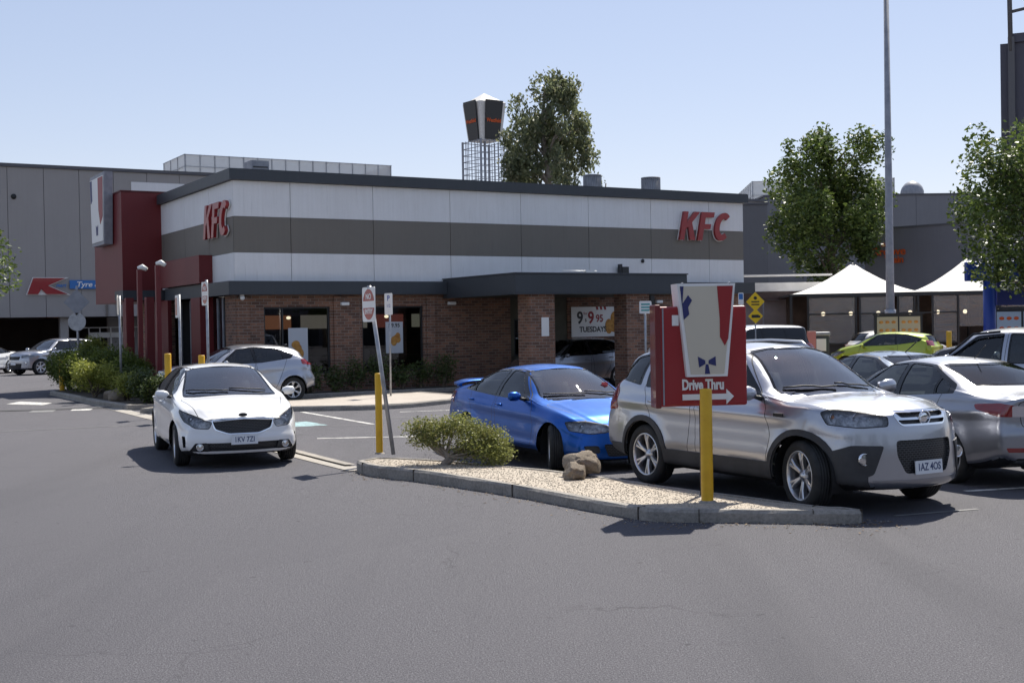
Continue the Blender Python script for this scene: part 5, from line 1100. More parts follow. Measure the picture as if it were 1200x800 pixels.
# bucket-shaped light box on the red tower: cream panel, red side, navy marks
ts = empty('bucket_light_box', (*fl(-1.62, 8.6), 4.95), FA-PI/2, label='tapered white light box with red panel high on the red tower', cat='sign')
b = MB(); b.prism([(-3.0+.35, 0), (-.35, 0), (-.1, 2.45), (-3.0+.1, 2.45)], -.02, .26, 'y'); b.build('box_frame', M['greypaint'], ts)
b = MB(); b.prism([(-2.55, .12), (-.45, .12), (-.24, 2.33), (-2.76, 2.33)], -.045, -.022, 'y'); b.build('white_face', M['signwhite'], ts)
b = MB(); b.prism([(-1.2, 2.3), (-.30, 2.3), (-.40, .95), (-.85, .7), (-1.15, 1.2)], -.055, -.0455, 'y'); b.build('red_panel', M['red'], ts)
b = MB(); b.prism([(-2.7, 2.3), (-2.4, 2.3), (-2.35, 1.6), (-2.6, 1.5)], -.055, -.0455, 'y'); b.build('navy_mark', M['navy'], ts)
b = MB(); b.prism([(-1.7, .7), (-1.5, .62), (-1.3, .7), (-1.35, .35), (-1.65, .35)], -.055, -.0455, 'y'); b.build('navy_mark', M['navy'], ts)
ts.scale = (.8, 1, 1)
def at(px_, py_, Y):
    """world point at depth Y seen at photo pixel (used once, while laying the far things out)"""
    d = _f*1450+_rt*(px_-600)+_up*(400-py_); d = d/d.y; return Vector((d.x*Y, Y, 1.95+d.z*Y))
# ------------------------------------------------------------------ big store behind
KO = (-31.03, 75.0)
def kl(x, y): return (KO[0]+FD[0]*x+FN[0]*y, KO[1]+FD[1]*x+FN[1]*y)
S = empty('department_store', (KO[0], KO[1], 0), FA, label='huge warm grey windowless store behind the restaurant with a dark open ground floor', cat='building')
x = -12.0
while x < 61: 
    p = MB(); p.box(x+.015, x+2.085, -.06, .30, 2.95, 12.1); p.build('wall_panel', M['kwall'], S); x += 2.1
p = MB(); p.box(-12, 61.35, .0, 30, 3.0, 12.05); p.build('backing_wall', M['kcap'], S)
p = MB(); p.box(-12.1, 61.5, -.16, 30.1, 12.11, 12.32); p.build('coping', M['kcap'], S)
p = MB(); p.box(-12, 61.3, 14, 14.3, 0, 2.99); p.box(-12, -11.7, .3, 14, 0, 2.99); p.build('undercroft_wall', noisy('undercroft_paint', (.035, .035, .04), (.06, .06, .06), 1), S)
for k in range(8):
    p = MB(); p.box(-3.4+k*7, -2.9+k*7, .5, 1.0, 0, 2.94); p.build('column', M['kwall'], S)
p = MB(); p.box(-1.5, -.9, -.3, .2, 0, 2.94); p.build('pale_pier', M['kwall'], S)
p = MB(); p.box(7.2, 14.8, 3.8, 4.0, 0, 2.94); p.build('pale_wall', M['kwall'], S)
p = MB(); p.box(6.0, 8.9, 3.5, 3.75, 1.6, 1.95)
for k in range(7): p.box(5.2+k*.7, 5.27+k*.7, 3.4, 3.5, .3, 2.3)
p.box(5.2, 9.5, 3.4, 3.5, 2.24, 2.3); p.build('shop_mullions', M['signwhite'], S)
p = MB(); p.box(8.0, 11.4, -.12, -.065, 10.85, 11.5); p.build('white_louvre_band', M['pan_white'], S)
p = MB(); p.cyl((.95, -.12, 10.3), .16, .06, 14, 0, 'y'); p.build('vent', M['black'], S)
p = MB(); p.tube([(6.33, -.14, 3.0), (6.33, -.14, 12.1)], .07, 8); p.build('downpipe', M['kwall'], S)
lo = MB(); lo.ell((-.2, 9, 1.5), (.12, .12, .12)); lo.ell((5.0, 9, 1.3), (.1, .1, .1)); lo.build('warning_lamp', mat('amber_lamp_lit', (1, .3, .03), .5, emit=6), S)
# store sign
ks = empty('store_sign', (*kl(1.6, -.1), 4.36), FA, label='big red K and blue auto service sign on the grey store wall', cat='sign')
poly_sign('red_letter', [(0, 0), (.62, 0), (.80, .36), (1.10, 0), (2.35, 0), (1.18, .58), (2.25, 1.1), (.36, 1.1)], M['red'], ks, -.03, .12)
poly_sign('white_edge', [(-.08, -.05), (2.55, -.05), (1.32, .58), (2.45, 1.15), (.32, 1.15)], M['signwhite'], ks, -.01, .015)
text_obj('lettering', 'mart', .36, M['kblue'], ks, (1.95, -.18, .60), ext=.01, offset=.010, shear=.3, sx=.85)
b = MB(); b.box(2.48, 7.6, -.14, -.02, .36, .96, bev=.02); b.build('blue_board', M['kblue'], ks)
text_obj('lettering', 'Tyre & Auto Service', .50, M['signwhite'], ks, (4.95, -.15, .66), ext=.008, offset=.010, shear=.2, sx=1.0)
ks.scale = (1, 1, .9)
# rooftop plant screens
def grid_screen(name, loc, rz, lx, ly, z0, z1, nx_, ny_, rows, label):
    r = empty(name, (loc[0], loc[1], 0), rz, label=label, cat='plant screen', group='pale gridded screens on the store roofs')
    b = MB(); b.box(0, lx, 0, .05, z0, z1); b.box(0, .05, .05, ly, z0, z1); b.box(lx-.05, lx, .05, ly, z0, z1); b.build('mesh_panel', M['screen'], r)
    b = MB()
    for k in range(nx_+1): b.box(lx*k/nx_-.04, lx*k/nx_+.04, -.06, -.005, z0, z1+.05)
    for j in range(rows+1): b.box(-.05, lx+.05, -.10, -.062, z0+(z1-z0)*j/rows-.03, z0+(z1-z0)*j/rows+.03)
    for k in range(ny_+1): b.box(-.06, -.005, ly*k/ny_-.04, ly*k/ny_+.04, z0, z1+.05)
    for j in range(rows+1): b.box(-.10, -.062, 0, ly, z0+(z1-z0)*j/rows-.03, z0+(z1-z0)*j/rows+.03)
    b.build('frame', M['steel'], r)
    b = MB(); b.box(lx*.2, lx*.32, 1, 3, z0-2, z0+(z1-z0)*.45); b.box(lx*.6, lx*.8, 1, 3, z0-2, z0+(z1-z0)*.4); b.box(lx*.86, lx*.93, 1, 3, z0-2, z0+(z1-z0)*.5); b.build('plant_unit', M['path'], r)
    b = MB(); b.box(.3, lx-.3, .3, ly-.3, z0-3.4, z0-.01); b.build('plinth', M['kwall'], r)
    return r
sm = bpy.data.materials.new('pale_mesh'); sm.use_nodes = True; t_ = NT(sm); t_.b.inputs['Base Color'].default_value = (.62, .62, .62, 1); t_.b.inputs['Roughness'].default_value = .7
tr_ = t_.n('BsdfTransparent'); mx_ = t_.n('MixShader'); mx_.inputs[0].default_value = .35; ou_ = [n for n in sm.node_tree.nodes if n.type == 'OUTPUT_MATERIAL'][0]
t_.l(t_.b.outputs[0], mx_.inputs[1]); t_.l(tr_.outputs[0], mx_.inputs[2]); t_.l(mx_.outputs[0], ou_.inputs[0]); M['screen'] = sm
grid_screen('plant_screen', (-24.8, 95), FA, 17.3, 6, 11.9, 15.45, 15, 3, 4, 'pale gridded plant screen on the store roof above the left half of the restaurant')
q_ = at(882, 213, 125); grid_screen('plant_screen', (q_.x, q_.y), R(-4), 14, 22, 10.5, q_.z, 9, 12, 4, 'pale gridded plant screen half hidden behind the street tree at right')
# far buildings at right
def block(name, x0, x1, Y, z1, dep, m, label, rz=0, cap=True):
    r = empty(name, (x0, Y, 0), rz, label=label, cat='building'); b = MB(); L_ = x1-x0; n = max(1, int(L_/3.2))
    for k in range(n): 
        p = MB(); p.box(L_*k/n+.015, L_*(k+1)/n-.015, -.05, .25, 0, z1-.15); p.build('wall_panel', m, r)
    b.box(0, L_, 0, dep, 0, z1-.2); b.build('backing_wall', M['kcap'], r)
    b = MB(); b.box(-.08, L_+.08, -.12, dep+.1, z1-.149, z1); b.build('coping', M['kcap'], r); return r
gw = streaky('blue_grey_wall', (.185, .183, .195), (.22, .22, .23)); gd = streaky('dark_plum_grey_wall', (.16, .155, .175), (.19, .185, .205))
q_ = at(895, 229, 112); block('rear_building', q_.x, q_.x+28, 112, q_.z, 20, gw, 'blue-grey flat-roofed building seen behind the street tree at right', R(3))
q_ = at(872, 238, 92); q2 = at(899, 238, 92); block('grey_annexe', q_.x-8, q2.x, 92, q_.z, 6, streaky('mid_grey_wall', (.14, .138, .145), (.165, .163, .17)), 'mid grey wall block standing right of the restaurant roof end')
q_ = at(1061, 226, 120); d_ = MB(); d_.ell((0, 0, 0), (1.1, 1.1, 1.2)); o = d_.build('skylight_dome', M['greypaint'], None, (q_.x, 118, q_.z-.3)); tag(o, 'small pale domed skylight on the roof by the lamp post', 'dome')
q_ = at(1172, 52, 70)
r = empty('slate_tower', (q_.x, 70, 0), R(-22), label='tall dark slate sign tower with a thin mast at the top right corner', cat='tower')
b = MB(); b.box(0, 7, 0, 5, 0, q_.z); b.box(.55, 7.1, -.15, 5.1, q_.z+.002, q_.z+.5); b.build('wall', streaky('slate_blue_wall', (.06, .06, .085), (.075, .075, .10)), r)
b = MB(); b.box(.4, .75, -.3, -.01, 0, q_.z+.3); b.build('pilaster', M['kcap'], r)
b = MB(); b.tube([(.55, -.2, q_.z-.5), (.45, -.2, q_.z+9)], .13, 8); b.tube([(.55, -.2, q_.z+1.7), (7, 1.2, q_.z+3.0)], .09, 6); b.build('mast', M['kcap'], r)
# low shop with a white roof
q0 = at(868, 343, 56); q1 = at(945, 343, 56)
r = empty('low_shop', (q0.x-1, 56, 0), R(2), label='low brown-fronted shop with a white roof edge beside the tented cafe', cat='building'); L_ = q1.x-q0.x+2.2; z_ = q0.z
b = MB(); b.box(0, L_, 0, .3, 0, z_-.35); b.build('front_wall', noisy('mural_wall', (.20, .175, .18), (.30, .26, .26), 1.2, .8), r)
b = MB(); b.box(-.1, L_, -.35, .0, z_-.34, z_+.02); b.build('brown_fascia', mat('brown_fascia', (.06, .035, .03), .6), r)
b = MB(); b.box(-.1, L_, -.4, 8, z_+.03, z_+.42); b.box(0, L_, -.1, .2, z_+.72, z_+.80); b.build('roof', M['canvas'], r)
b = MB()
for k in range(3): b.box(.2+L_*k/3, .26+L_*k/3, -.33, -.27, 0, z_-.35)
b.build('post', M['greypaint'], r)
# cafe: grey wall with orange lettering, two peaked canvas canopies, framed enclosure
w0 = at(1013, 270, 71)
r = empty('cafe_building', (w0.x, 71, 0), R(-42), label='dark plum-grey cafe wall with orange lettering rising behind the white canopies', cat='building')
b = MB(); b.box(0, 22, 0, .4, 0, w0.z); b.box(.002, .4, .4, 9, 0, w0.z-.01); b.build('wall', gd, r)
b = MB(); b.box(-.04, 22.05, -.06, .45, w0.z+.002, w0.z+.09); b.build('coping', M['kcap'], r)
for k, (tx, sz, xx, zz) in enumerate((('the', .30, 1.25, 6.12), ('Groove', .62, 1.45, 5.72), ('Train', .52, 1.8, 5.25))):
    text_obj('lettering', tx, sz, M['orange'], r, (xx, -.06, zz), ext=.03, offset=.012, sx=1.0 if k != 1 else 1.05)
def tent(cx, cy, s, ze, zp, label):
    r = empty('canvas_canopy', (cx, cy, 0), R(-8), label=label, cat='canopy', group='white peaked canopies over the cafe terrace'); n = 16; V = []
    for i in range(n+1):
        for j in range(n+1):
            u, v = -1+2*i/n, -1+2*j/n; d = max(abs(u), abs(v)); rad = .5*math.hypot(u, v)/1.0+.5*d; rad = min(1, rad)
            V.append((u*s, v*s, ze+(zp-ze)*max(0, (1-rad))**1.6+.10*(1-d)-.0*abs(u*v)))
    Fc = [(i*(n+1)+j, (i+1)*(n+1)+j, (i+1)*(n+1)+j+1, i*(n+1)+j+1) for i in range(n) for j in range(n)]
    mesh_obj('canopy_sheet', V, Fc, M['canvas'], r, smooth=True)
    b = MB(); 
    for sy in (-1, 1):
        b.box(-s, s, sy*s-.02, sy*s+.02, ze-.09, ze-.01); b.box(sy*s-.02, sy*s+.02, -s, s, ze-.092, ze-.012)
    b.cyl((0, 0, zp-.05), .10, .12, 12); b.build('valance', M['frame'], r)
    for sx_ in (-1, 1):
        for sy in (-1, 1): b = MB(); b.box(sx_*s*.97-.05, sx_*s*.97+.05, sy*s*.97-.05, sy*s*.97+.05, 0, ze-.1); b.build('post', M['frame'], r)
    b = MB(); b.cyl((0, 0, 0), .05, zp, 10); b.build('mast', M['frame'], r)
tent(14.75, 53.4, 2.95, 3.02, 4.28, 'left white peaked canopy over the cafe terrace'); tent(19.4, 52.6, 2.6, 3.02, 4.4, 'right white peaked canopy next to the blue sign')
r = empty('cafe_enclosure', (12.0, 50.2, 0), R(-6), label='black-framed cafe terrace screens with clear roll-down blinds under the canopies', cat='enclosure')
fr = MB()
for x_ in (0, 1.9, 2.05, 3.2, 3.55, 4.2, 4.35, 4.9, 5.9, 7.4, 7.5, 8.6): fr.box(x_, x_+.07, 0, .07, 0, 2.95)
for z_ in (.95, 2.15): fr.box(0, 5.9, .005, .065, z_, z_+.05)
fr.box(0, 9.1, .004, .066, 2.86, 2.94); fr.build('frame', M['frame'], r)
bl = bpy.data.materials.new('clear_vinyl_blind'); bl.use_nodes = True; t_ = NT(bl); t_.b.inputs['Base Color'].default_value = (.30, .29, .28, 1); t_.b.inputs['Roughness'].default_value = .12
t_.bump(t_.noise(t_.coord('Object', (1, 1, 3)), 2.2, 3), .15); tr_ = t_.n('BsdfTransparent'); mx_ = t_.n('MixShader'); mx_.inputs[0].default_value = .55; ou_ = [n for n in bl.node_tree.nodes if n.type == 'OUTPUT_MATERIAL'][0]
t_.l(t_.b.outputs[0], mx_.inputs[1]); t_.l(tr_.outputs[0], mx_.inputs[2]); t_.l(mx_.outputs[0], ou_.inputs[0])
for a, c in ((.08, 1.88), (2.13, 3.18), (3.64, 4.18), (4.98, 5.88), (5.98, 7.38), (7.6, 9.0)):
    p = MB(); p.box(a, c, .03, .04, 1.6 if a > 5 else 1.0, 2.84); p.build('clear_blind', bl, r)
cb_ = mat('charcoal_boards', (.03, .028, .028), .7); p = MB(); p.box(0, 5.4, .10, .2, 0, .93); p.build('low_wall', cb_, r)
p = MB(); p.box(9.1, 13, .2, .4, 0, 3.0); p.build('side_wall', M['kcap'], r)
p = MB(); p.box(-.2, 13, 5.4, 5.6, 0, 3.0); p.build('rear_wall', noisy('cafe_interior', (.03, .02, .016), (.09, .06, .05), 1.0), r)
rr = random.Random(11); cafe_c = [mat('cafe_chair_red', (.25, .03, .02), .6), M['black'], mat('cafe_wood', (.16, .09, .05), .6), M['greypaint']]
for k in range(10):
    p = MB(); x_ = .6+k*.95; y_ = 1.0+rr.random()*3; p.box(x_-.35, x_+.35, y_-.35, y_+.35, .72, .76); p.box(x_-.03, x_+.03, y_-.03, y_+.03, 0, .72); p.box(x_-.5, x_-.46, y_-.2, y_+.2, .0, .9); p.box(x_-.46, x_-.1, y_-.2, y_+.2, .42, .46); p.build('table_and_bench', cafe_c[k % 4], r)
p = MB()
for k in range(7): p.ell((1.0+k*1.2, 2.6+.3*(k % 3), 2.2), (.09, .09, .09))
p.build('hanging_lamps', lp, r)
# menu boards
def menu_board(loc, rz, w_, z0, z1, m_, label, panels=2, pic=True):
    r = empty('menu_board', (loc[0], loc[1], 0), rz, label=label, cat='menu board', group='framed menu boards in the car park'); b = MB(); b.box(-w_/2-.06, w_/2+.06, .0, .14, z0-.06, z1+.08); b.box(-w_/2-.12, w_/2+.12, -.05, .2, z1+.085, z1+.13)
    for s_ in (-1, 1): b.box(s_*w_*.35-.04, s_*w_*.35+.04, .02, .10, 0, z0-.06)
    b.build('frame', M['frame'], r)
    for k in range(panels):
        a = -w_/2+w_*k/panels+.03; p = MB(); p.box(a, a+w_/panels-.06, -.012, -.003, z0, z1); po = p.build('panel', m_, r)
        p = MB()
        for i in range(3):
            for j in range(2): p.ell((a+(.2+.3*i)*(w_/panels-.06), -.014, z0+(z1-z0)*(.3+.42*j)), (.05*w_, .004, .035*w_), 0, 8, 6)
        p.build('food_picture', M['drygold'] if pic else M['orange'], po)
    return r
q_ = at(1053, 380, 46.5); menu_board((q_.x, 46.5), R(-4), 1.65, 1.30, 2.02, M['cream'], 'cream two-panel menu board in a dark frame at the foot of the lamp post')
q_ = at(1198, 376, 33); menu_board((q_.x, 33), R(-8), 1.36, 1.45, 2.08, mat('pale_blue_panel', (.42, .50, .55), .5), 'pale blue two-panel menu board in a dark frame right of the blue pole', 2, False)
# blue drive sign
q_ = at(1160, 386, 31)
r = empty('blue_sign', (q_.x, 31, 0), R(-4), label='royal blue sign on a thick blue pole against the right-hand tree', cat='sign')
b = MB(); b.cyl((0, 0, 0), .15, 3.3, 18); b.build('pole', M['royal'], r); pz = at(1155, 329, 31).z; b = MB(); b.box(-.58, 1.0, -.12, .12, pz, pz+.48, bev=.02); b.build('panel', M['royal'], r)
b = MB(); b.box(.18, 1.0, -.10, .10, pz-.62, pz-.01, bev=.02); b.build('lower_panel', mat('deep_blue', (.02, .03, .16), .4), r); text_obj('lettering', 'drive', .22, M['signwhite'], r, (.50, -.11, pz-.18), ext=.004, offset=.006)
# lamp post
q_ = at(1043.5, 372, 47.3)
r = empty('lamp_post', (q_.x, 47.3, 0), 0, label='tall tapered grey lamp post rising out of the frame between the canopies', cat='lamp post')
b = MB(); b.tube([(0, 0, 0), (0, 0, 2.3), (0, 0, 15.4)], [.17, .16, .09], 16); b.build('pole', M['greypaint'], r); b = MB(); b.cyl((0, 0, 2.0), .21, .30, 16); b.build('collar', M['steel'], r)
b = MB(); b.box(-.9, .9, -.06, .06, 15.35, 15.45); b.box(-1.3, -.7, -.2, .2, 15.3, 15.42, bev=.03); b.box(.7, 1.3, -.2, .2, 15.3, 15.42, bev=.03); b.build('lamp_head', M['greypaint'], r)
# city tower sign
q_ = at(568, 160, 120)
r = empty('tower_sign', (q_.x, 120, 0), R(36), label='tall lattice tower with four dark sign boards and a pale pyramid top', cat='tower')
zb_ = at(568, 166, 120).z; zt_ = at(568, 122, 120).z; za_ = at(563, 112, 120).z; h_ = 1.55; lt = MB()
for sx_ in (-1, 1):
    for sy in (-1, 1): lt.box(sx_*h_-.08, sx_*h_+.08, sy*h_-.08, sy*h_+.08, 0, zb_)
z_ = 6.0
while z_ < zb_:
    for sg in (-1, 1): lt.box(-h_, h_, sg*h_-.03, sg*h_+.03, z_-.03, z_+.03); lt.box(sg*h_-.03, sg*h_+.03, -h_, h_, z_-.031, z_+.031)
    z_ += .62
for k in range(1, 6):
    u_ = -h_+2*h_*k/6
    for sg in (-1, 1): lt.box(u_-.025, u_+.025, sg*h_-.025, sg*h_+.025, 0, zb_); lt.box(sg*h_-.025, sg*h_+.025, u_-.025, u_+.025, 0, zb_)
lt.cyl((0, 0, 0), .13, zb_, 12); lt.box(-h_, h_, -h_, h_, zb_-5.6, zb_-5.35); lt.build('lattice', M['greypaint'], r)
b = MB(); t0, t1 = 1.15, 1.5; b.add([(-t0, -t0, zb_), (t0, -t0, zb_), (t0, t0, zb_), (-t0, t0, zb_), (-t1, -t1, zt_), (t1, -t1, zt_), (t1, t1, zt_), (-t1, t1, zt_), (0, 0, za_+.2)], [(0, 3, 2, 1), (0, 1, 5, 4), (1, 2, 6, 5), (2, 3, 7, 6), (3, 0, 4, 7), (4, 5, 8), (5, 6, 8), (6, 7, 8), (7, 4, 8)]); b.build('core', M['canvas'], r)
for k in range(4):
    a = k*PI/2+R(45)*0; bx = MB(); w0_, w1_ = .80, 1.0; yo0, yo1 = -1.32, -1.80
    bx.add([(-w0_, yo0, zb_+.05), (w0_, yo0, zb_+.05), (w1_, yo1, zt_+.1), (-w1_, yo1, zt_+.1), (-w0_, yo0+.15, zb_+.05), (w0_, yo0+.15, zb_+.05), (w1_, yo1+.15, zt_+.1), (-w1_, yo1+.15, zt_+.1)], [(0, 1, 2, 3), (7, 6, 5, 4), (0, 4, 5, 1), (1, 5, 6, 2), (2, 6, 7, 3), (3, 7, 4, 0)])
    bo = bx.build('sign_board', M['frame'], r, rz=a); tl_ = math.atan2(yo0-yo1, zt_-zb_); t = text_obj('lettering', 'Westfield', .50, M['orange'], bo, (0, (yo0+yo1)/2-.03, (zb_+zt_)/2+.0), (PI/2+tl_, 0, 0), ext=.01, offset=.012, sx=.85)
# rooftop boxes on the restaurant
def roof_unit(px0, px1, py, Y, label, kind='box'):
    a = at(px0, py, Y); c_ = at(px1, py, Y); w_ = c_.x-a.x
    r = empty('air_conditioner' if kind == 'box' else 'roof_vent', ((a.x+c_.x)/2, Y, 6.5), FA, label=label, cat='air conditioner' if kind == 'box' else 'roof vent'); b = MB(); h = a.z-6.5
    if kind == 'box':
        b.box(-w_/2, w_/2, -.4, .4, 0, h); b.build('casing', M['greypaint'], r); b = MB()
        for k in range(8): b.box(-w_/2+.05, w_/2-.05, -.42, -.402, .08+h*.85*k/8, .12+h*.85*k/8)
        b.build('grille', M['frame'], r)
    else:
        b.cyl((0, 0, 0), w_/2, h, 28)
        b.build('drum', M['steel'], r); b = MB()
        for k in range(28): b.box(*(lambda x_, y_: (x_-.02, x_+.02, y_-.02, y_+.02))(w_/2*math.cos(2*PI*k/28), w_/2*math.sin(2*PI*k/28)), 0, h-.02)
        b.cyl((0, 0, h), w_/2+.03, .05, 28); b.build('fins', M['greypaint'], r)
    return r
roof_unit(290, 311, 190, 43, 'small louvred air conditioner on the restaurant roof near the left corner'); roof_unit(684, 704, 207, 46, 'round finned roof vent by the base of the tall gum tree', 'vent'); roof_unit(752, 773, 210, 49, 'round finned roof vent near the right end of the parapet', 'vent')

# ------------------------------------------------------------------ street furniture
def bollard(px_, py0, Y, z0, r_, label):
    q = at(px_, py0, Y); h = q.z-z0
    o = empty('bollard', (q.x, Y, z0), 0, label=label, cat='bollard', group='yellow steel bollards'); b = MB(); b.lathe([(r_, 0), (r_, h-.02), (r_*.9, h-.003), (.0005, h)], 22, 'z'); b.build('post', M['yellow'], o); b = MB(); b.lathe([(r_+.03, 0), (r_+.02, .015), (r_, .02)], 22, 'z'); b.build('footing', M['kerb'], o); return o
bollard(827, 455, 12.58, .115, .062, 'yellow bollard in the gravel in front of the drive-through sign'); bollard(443, 437, 18.0, .115, .05, 'yellow bollard beside the leaning no-entry sign'); bollard(196.5, 414, 30, 0, .08, 'yellow bollard left of the white hatchback roof'); bollard(72, 420, 39.5, 0, .08, 'far left yellow bollard beside the hedge'); bollard(236, 416, 30.5, 0, .08, 'yellow bollard just showing above the white car'); bollard(1112, 388, 42, 0, .09, 'yellow bollard at the cafe behind the green hatchback')
def sign_pole(loc, z0, h, r_, lean, label, name='sign_post', cat='sign', group=None):
    o = empty(name, (loc[0], loc[1], z0), 0, label=label, cat=cat, group=group); b = MB(); b.tube([(0, 0, 0), (lean*h, 0, h)], r_, 10); b.build('pole', M['steel'], o); return o
def disc_sign(o, lean, zc, w_, h_, yaw, red=True, back=False):
    q = empty('sign_plate', (lean*zc, 0, zc), yaw, o) if False else None
    b = MB(); pl = rpoly([(-w_/2, -h_/2), (w_/2, -h_/2), (w_/2, h_/2), (-w_/2, h_/2)], .04, 4); b.prism(pl, -.050, -.044, 'y'); p = b.build('sign_plate', M['signwhite'], o, (lean*zc, 0, zc), yaw)
    if red:
        n = 30; rx, rz_ = w_*.44, h_*.44
        up = [(rx*math.cos(a), rz_*math.sin(a)) for a in np.linspace(R(13), R(167), n)]; dn = [(x_, -z_) for x_, z_ in up]
        b = MB(); b.prism(up, -.053, -.0505, 'y'); b.prism(dn[::-1], -.053, -.0505, 'y'); b.build('red_disc', M['red'], p)
        text_obj('lettering', 'NO', h_*.22, M['signwhite'], p, (0, -.054, h_*.22), ext=.0008, offset=.003, sx=1.1); text_obj('lettering', 'ENTRY', h_*.19, M['signwhite'], p, (0, -.054, -h_*.21), ext=.0008, offset=.003, sx=.95)
    return p
NE = 'no-entry signs by the drive-through exit'
o = sign_pole((-1.74, 17.85), .115, 2.44, .03, -.125, 'leaning grey pole with a red NO ENTRY sign beside the yellow bollard', 'no_entry_sign', 'sign', NE); disc_sign(o, -.125, 2.17, .46, .50, R(-60))
o = sign_pole(tuple(at(243.5, 400, 27.5).xy), 0, at(243, 328, 27.5).z, .03, 0, 'upright grey pole with a red NO ENTRY sign in front of the red entrance', 'no_entry_sign', 'sign', NE); disc_sign(o, 0, at(243, 344, 27.5).z, .42, .52, R(-58))
o = sign_pole((-3.28, 33.2), .115, 2.75, .025, .008, 'slim pole with a small white parking notice beside the leaning no-entry sign', 'parking_notice', 'sign'); p = disc_sign(o, .008, 2.46, .30, .58, R(-40), False)
text_obj('lettering', 'P', .2, M['royal'], p, (0, -.052, .15), ext=.001, offset=.004); text_obj('lettering', '1/2', .12, M['royal'], p, (0, -.052, -.05), ext=.001)
q = at(211, 400, 28.5); o = sign_pole(q.xy, 0, at(211, 345, 28.5).z, .03, 0, 'grey pole with a narrow white and red sign before the red entrance columns', 'warning_sign', 'sign'); p = disc_sign(o, 0, at(211, 359, 28.5).z, .40, .52, R(-62), False)
b = MB(); b.box(-.17, -.02, -.053, -.0505, -.2, .2); b.build('red_panel', M['red'], p)
q = at(141, 400, 35); o = sign_pole(q.xy, .115, at(141, 351, 35).z, .035, 0, 'slim pole with a white sign seen edge-on over the hedge', 'edge_on_sign', 'sign'); disc_sign(o, 0, at(141, 362, 35).z, .35, .55, R(-80), False)
q = at(91.5, 400, 40); o = sign_pole(q.xy, .115, at(91, 339, 40).z, .04, 0, 'pole with the grey backs of a diamond and a round sign over the hedge', 'road_sign', 'sign')
zc = at(91, 354, 40).z-.115; b = MB(); b.prism([(-.42, zc), (0, zc-.42), (.42, zc), (0, zc+.42)], -.07, -.06, 'y'); b.build('diamond_plate', M['greypaint'], o); zc = at(91, 377, 40).z-.115; b = MB(); b.prism([(p_[0], p_[1]) for p_ in circ(0, zc, .29, 32)], -.07, -.06, 'y'); b.build('round_plate', M['steel'], o)
for px_, py_, Y, wd in ((163, 316, 36.5, .065), (184.5, 311, 35.2, .065)):
    q = at(px_, py_, Y); o = empty('red_post', (q.x, Y, 0), FA, label='square red post with a white lamp head, '+('left' if px_ < 170 else 'right')+' of the pair by the entrance', cat='lamp post', group='red lamp posts at the restaurant entrance')
    b = MB(); b.box(-wd, wd, -wd, wd, 0, q.z); b.build('post', M['red_clad'], o); b = MB(); b.tube([(-.05, 0, q.z+.05), (.08, -.04, q.z+.08), (.2, -.10, q.z+.0)], [.04, .085, .06], 10); b.cyl((0, 0, q.z), .04, .08, 8); b.build('lamp_head', M['signwhite'], o)
for px_, Y in ((152, 38.5), (176, 37.8)):
    q = at(px_, 400, Y); b = MB(); b.box(-.12, .12, -.12, .12, 0, 3.0); o = b.build('red_column', M['red_clad'], None, (q.x, Y, 0), FA); tag(o, 'plain red column under the red tower, '+('outer' if px_ < 160 else 'inner')+' one', 'column')
# yellow diamonds
q = at(885.5, 400, 40); zt_ = at(885, 343, 40).z; o = sign_pole(q.xy, 0, zt_, .025, 0, 'pole with two yellow diamond warning signs one above the other', 'yellow_diamond_sign', 'sign')
for i_, (py_, s_) in enumerate(((353.5, .30), (370.5, .24))):
    zc = at(885, py_, 40).z; b = MB(); b.prism([(-s_, zc), (0, zc-s_*(1.05 if i_ == 0 else 1)), (s_, zc), (0, zc+s_*1.05)], -.05-.012*i_, -.04-.012*i_, 'y'); p = b.build('diamond_plate', M['signyellow'], o)
    if i_: b = MB(); b.box(-.13, .10, -.066, -.0625, zc-.05, zc+.05); b.box(.10, .15, -.066, -.0625, zc-.05, zc+.02); b.build('truck_symbol', M['black_ink'], p)
    else:
        b = MB(); b.prism(circ(0, zc+.12, .055, 16), -.0535, -.0505, 'y'); b.build('symbol', M['black_ink'], p)
        for k in range(2): b = MB(); b.box(-.13, .13, -.0535, -.0505, zc-.02-.09*k, zc+.02-.09*k); b.build('symbol_bar', M['black_ink'], p)
q = at(869, 400, 37); o = sign_pole(q.xy, 0, at(869, 344, 37).z, .025, 0, 'small white and blue sign on a slim pole behind the drive-through sign', 'small_blue_sign', 'sign'); p = disc_sign(o, 0, at(869, 350, 37).z, .16, .36, R(-10), False); b = MB(); b.box(-.06, .06, -.053, -.0505, -.02, .15); b.build('blue_symbol', M['kblue'], p)
q = at(756.5, 400, 33.5); o = sign_pole(q.xy, 0, at(756, 353, 33.5).z, .03, 0, 'pale green pole with a small white and teal sign by the second brick pillar', 'teal_sign', 'sign'); p = disc_sign(o, 0, at(756, 360, 33.5).z, .34, .34, R(8), False)
for k in range(3): b = MB(); b.box(-.12, .12, -.053, -.0505, .06-.08*k, .10-.08*k); b.build('teal_line', mat('teal', (.02, .3, .3), .5), p)
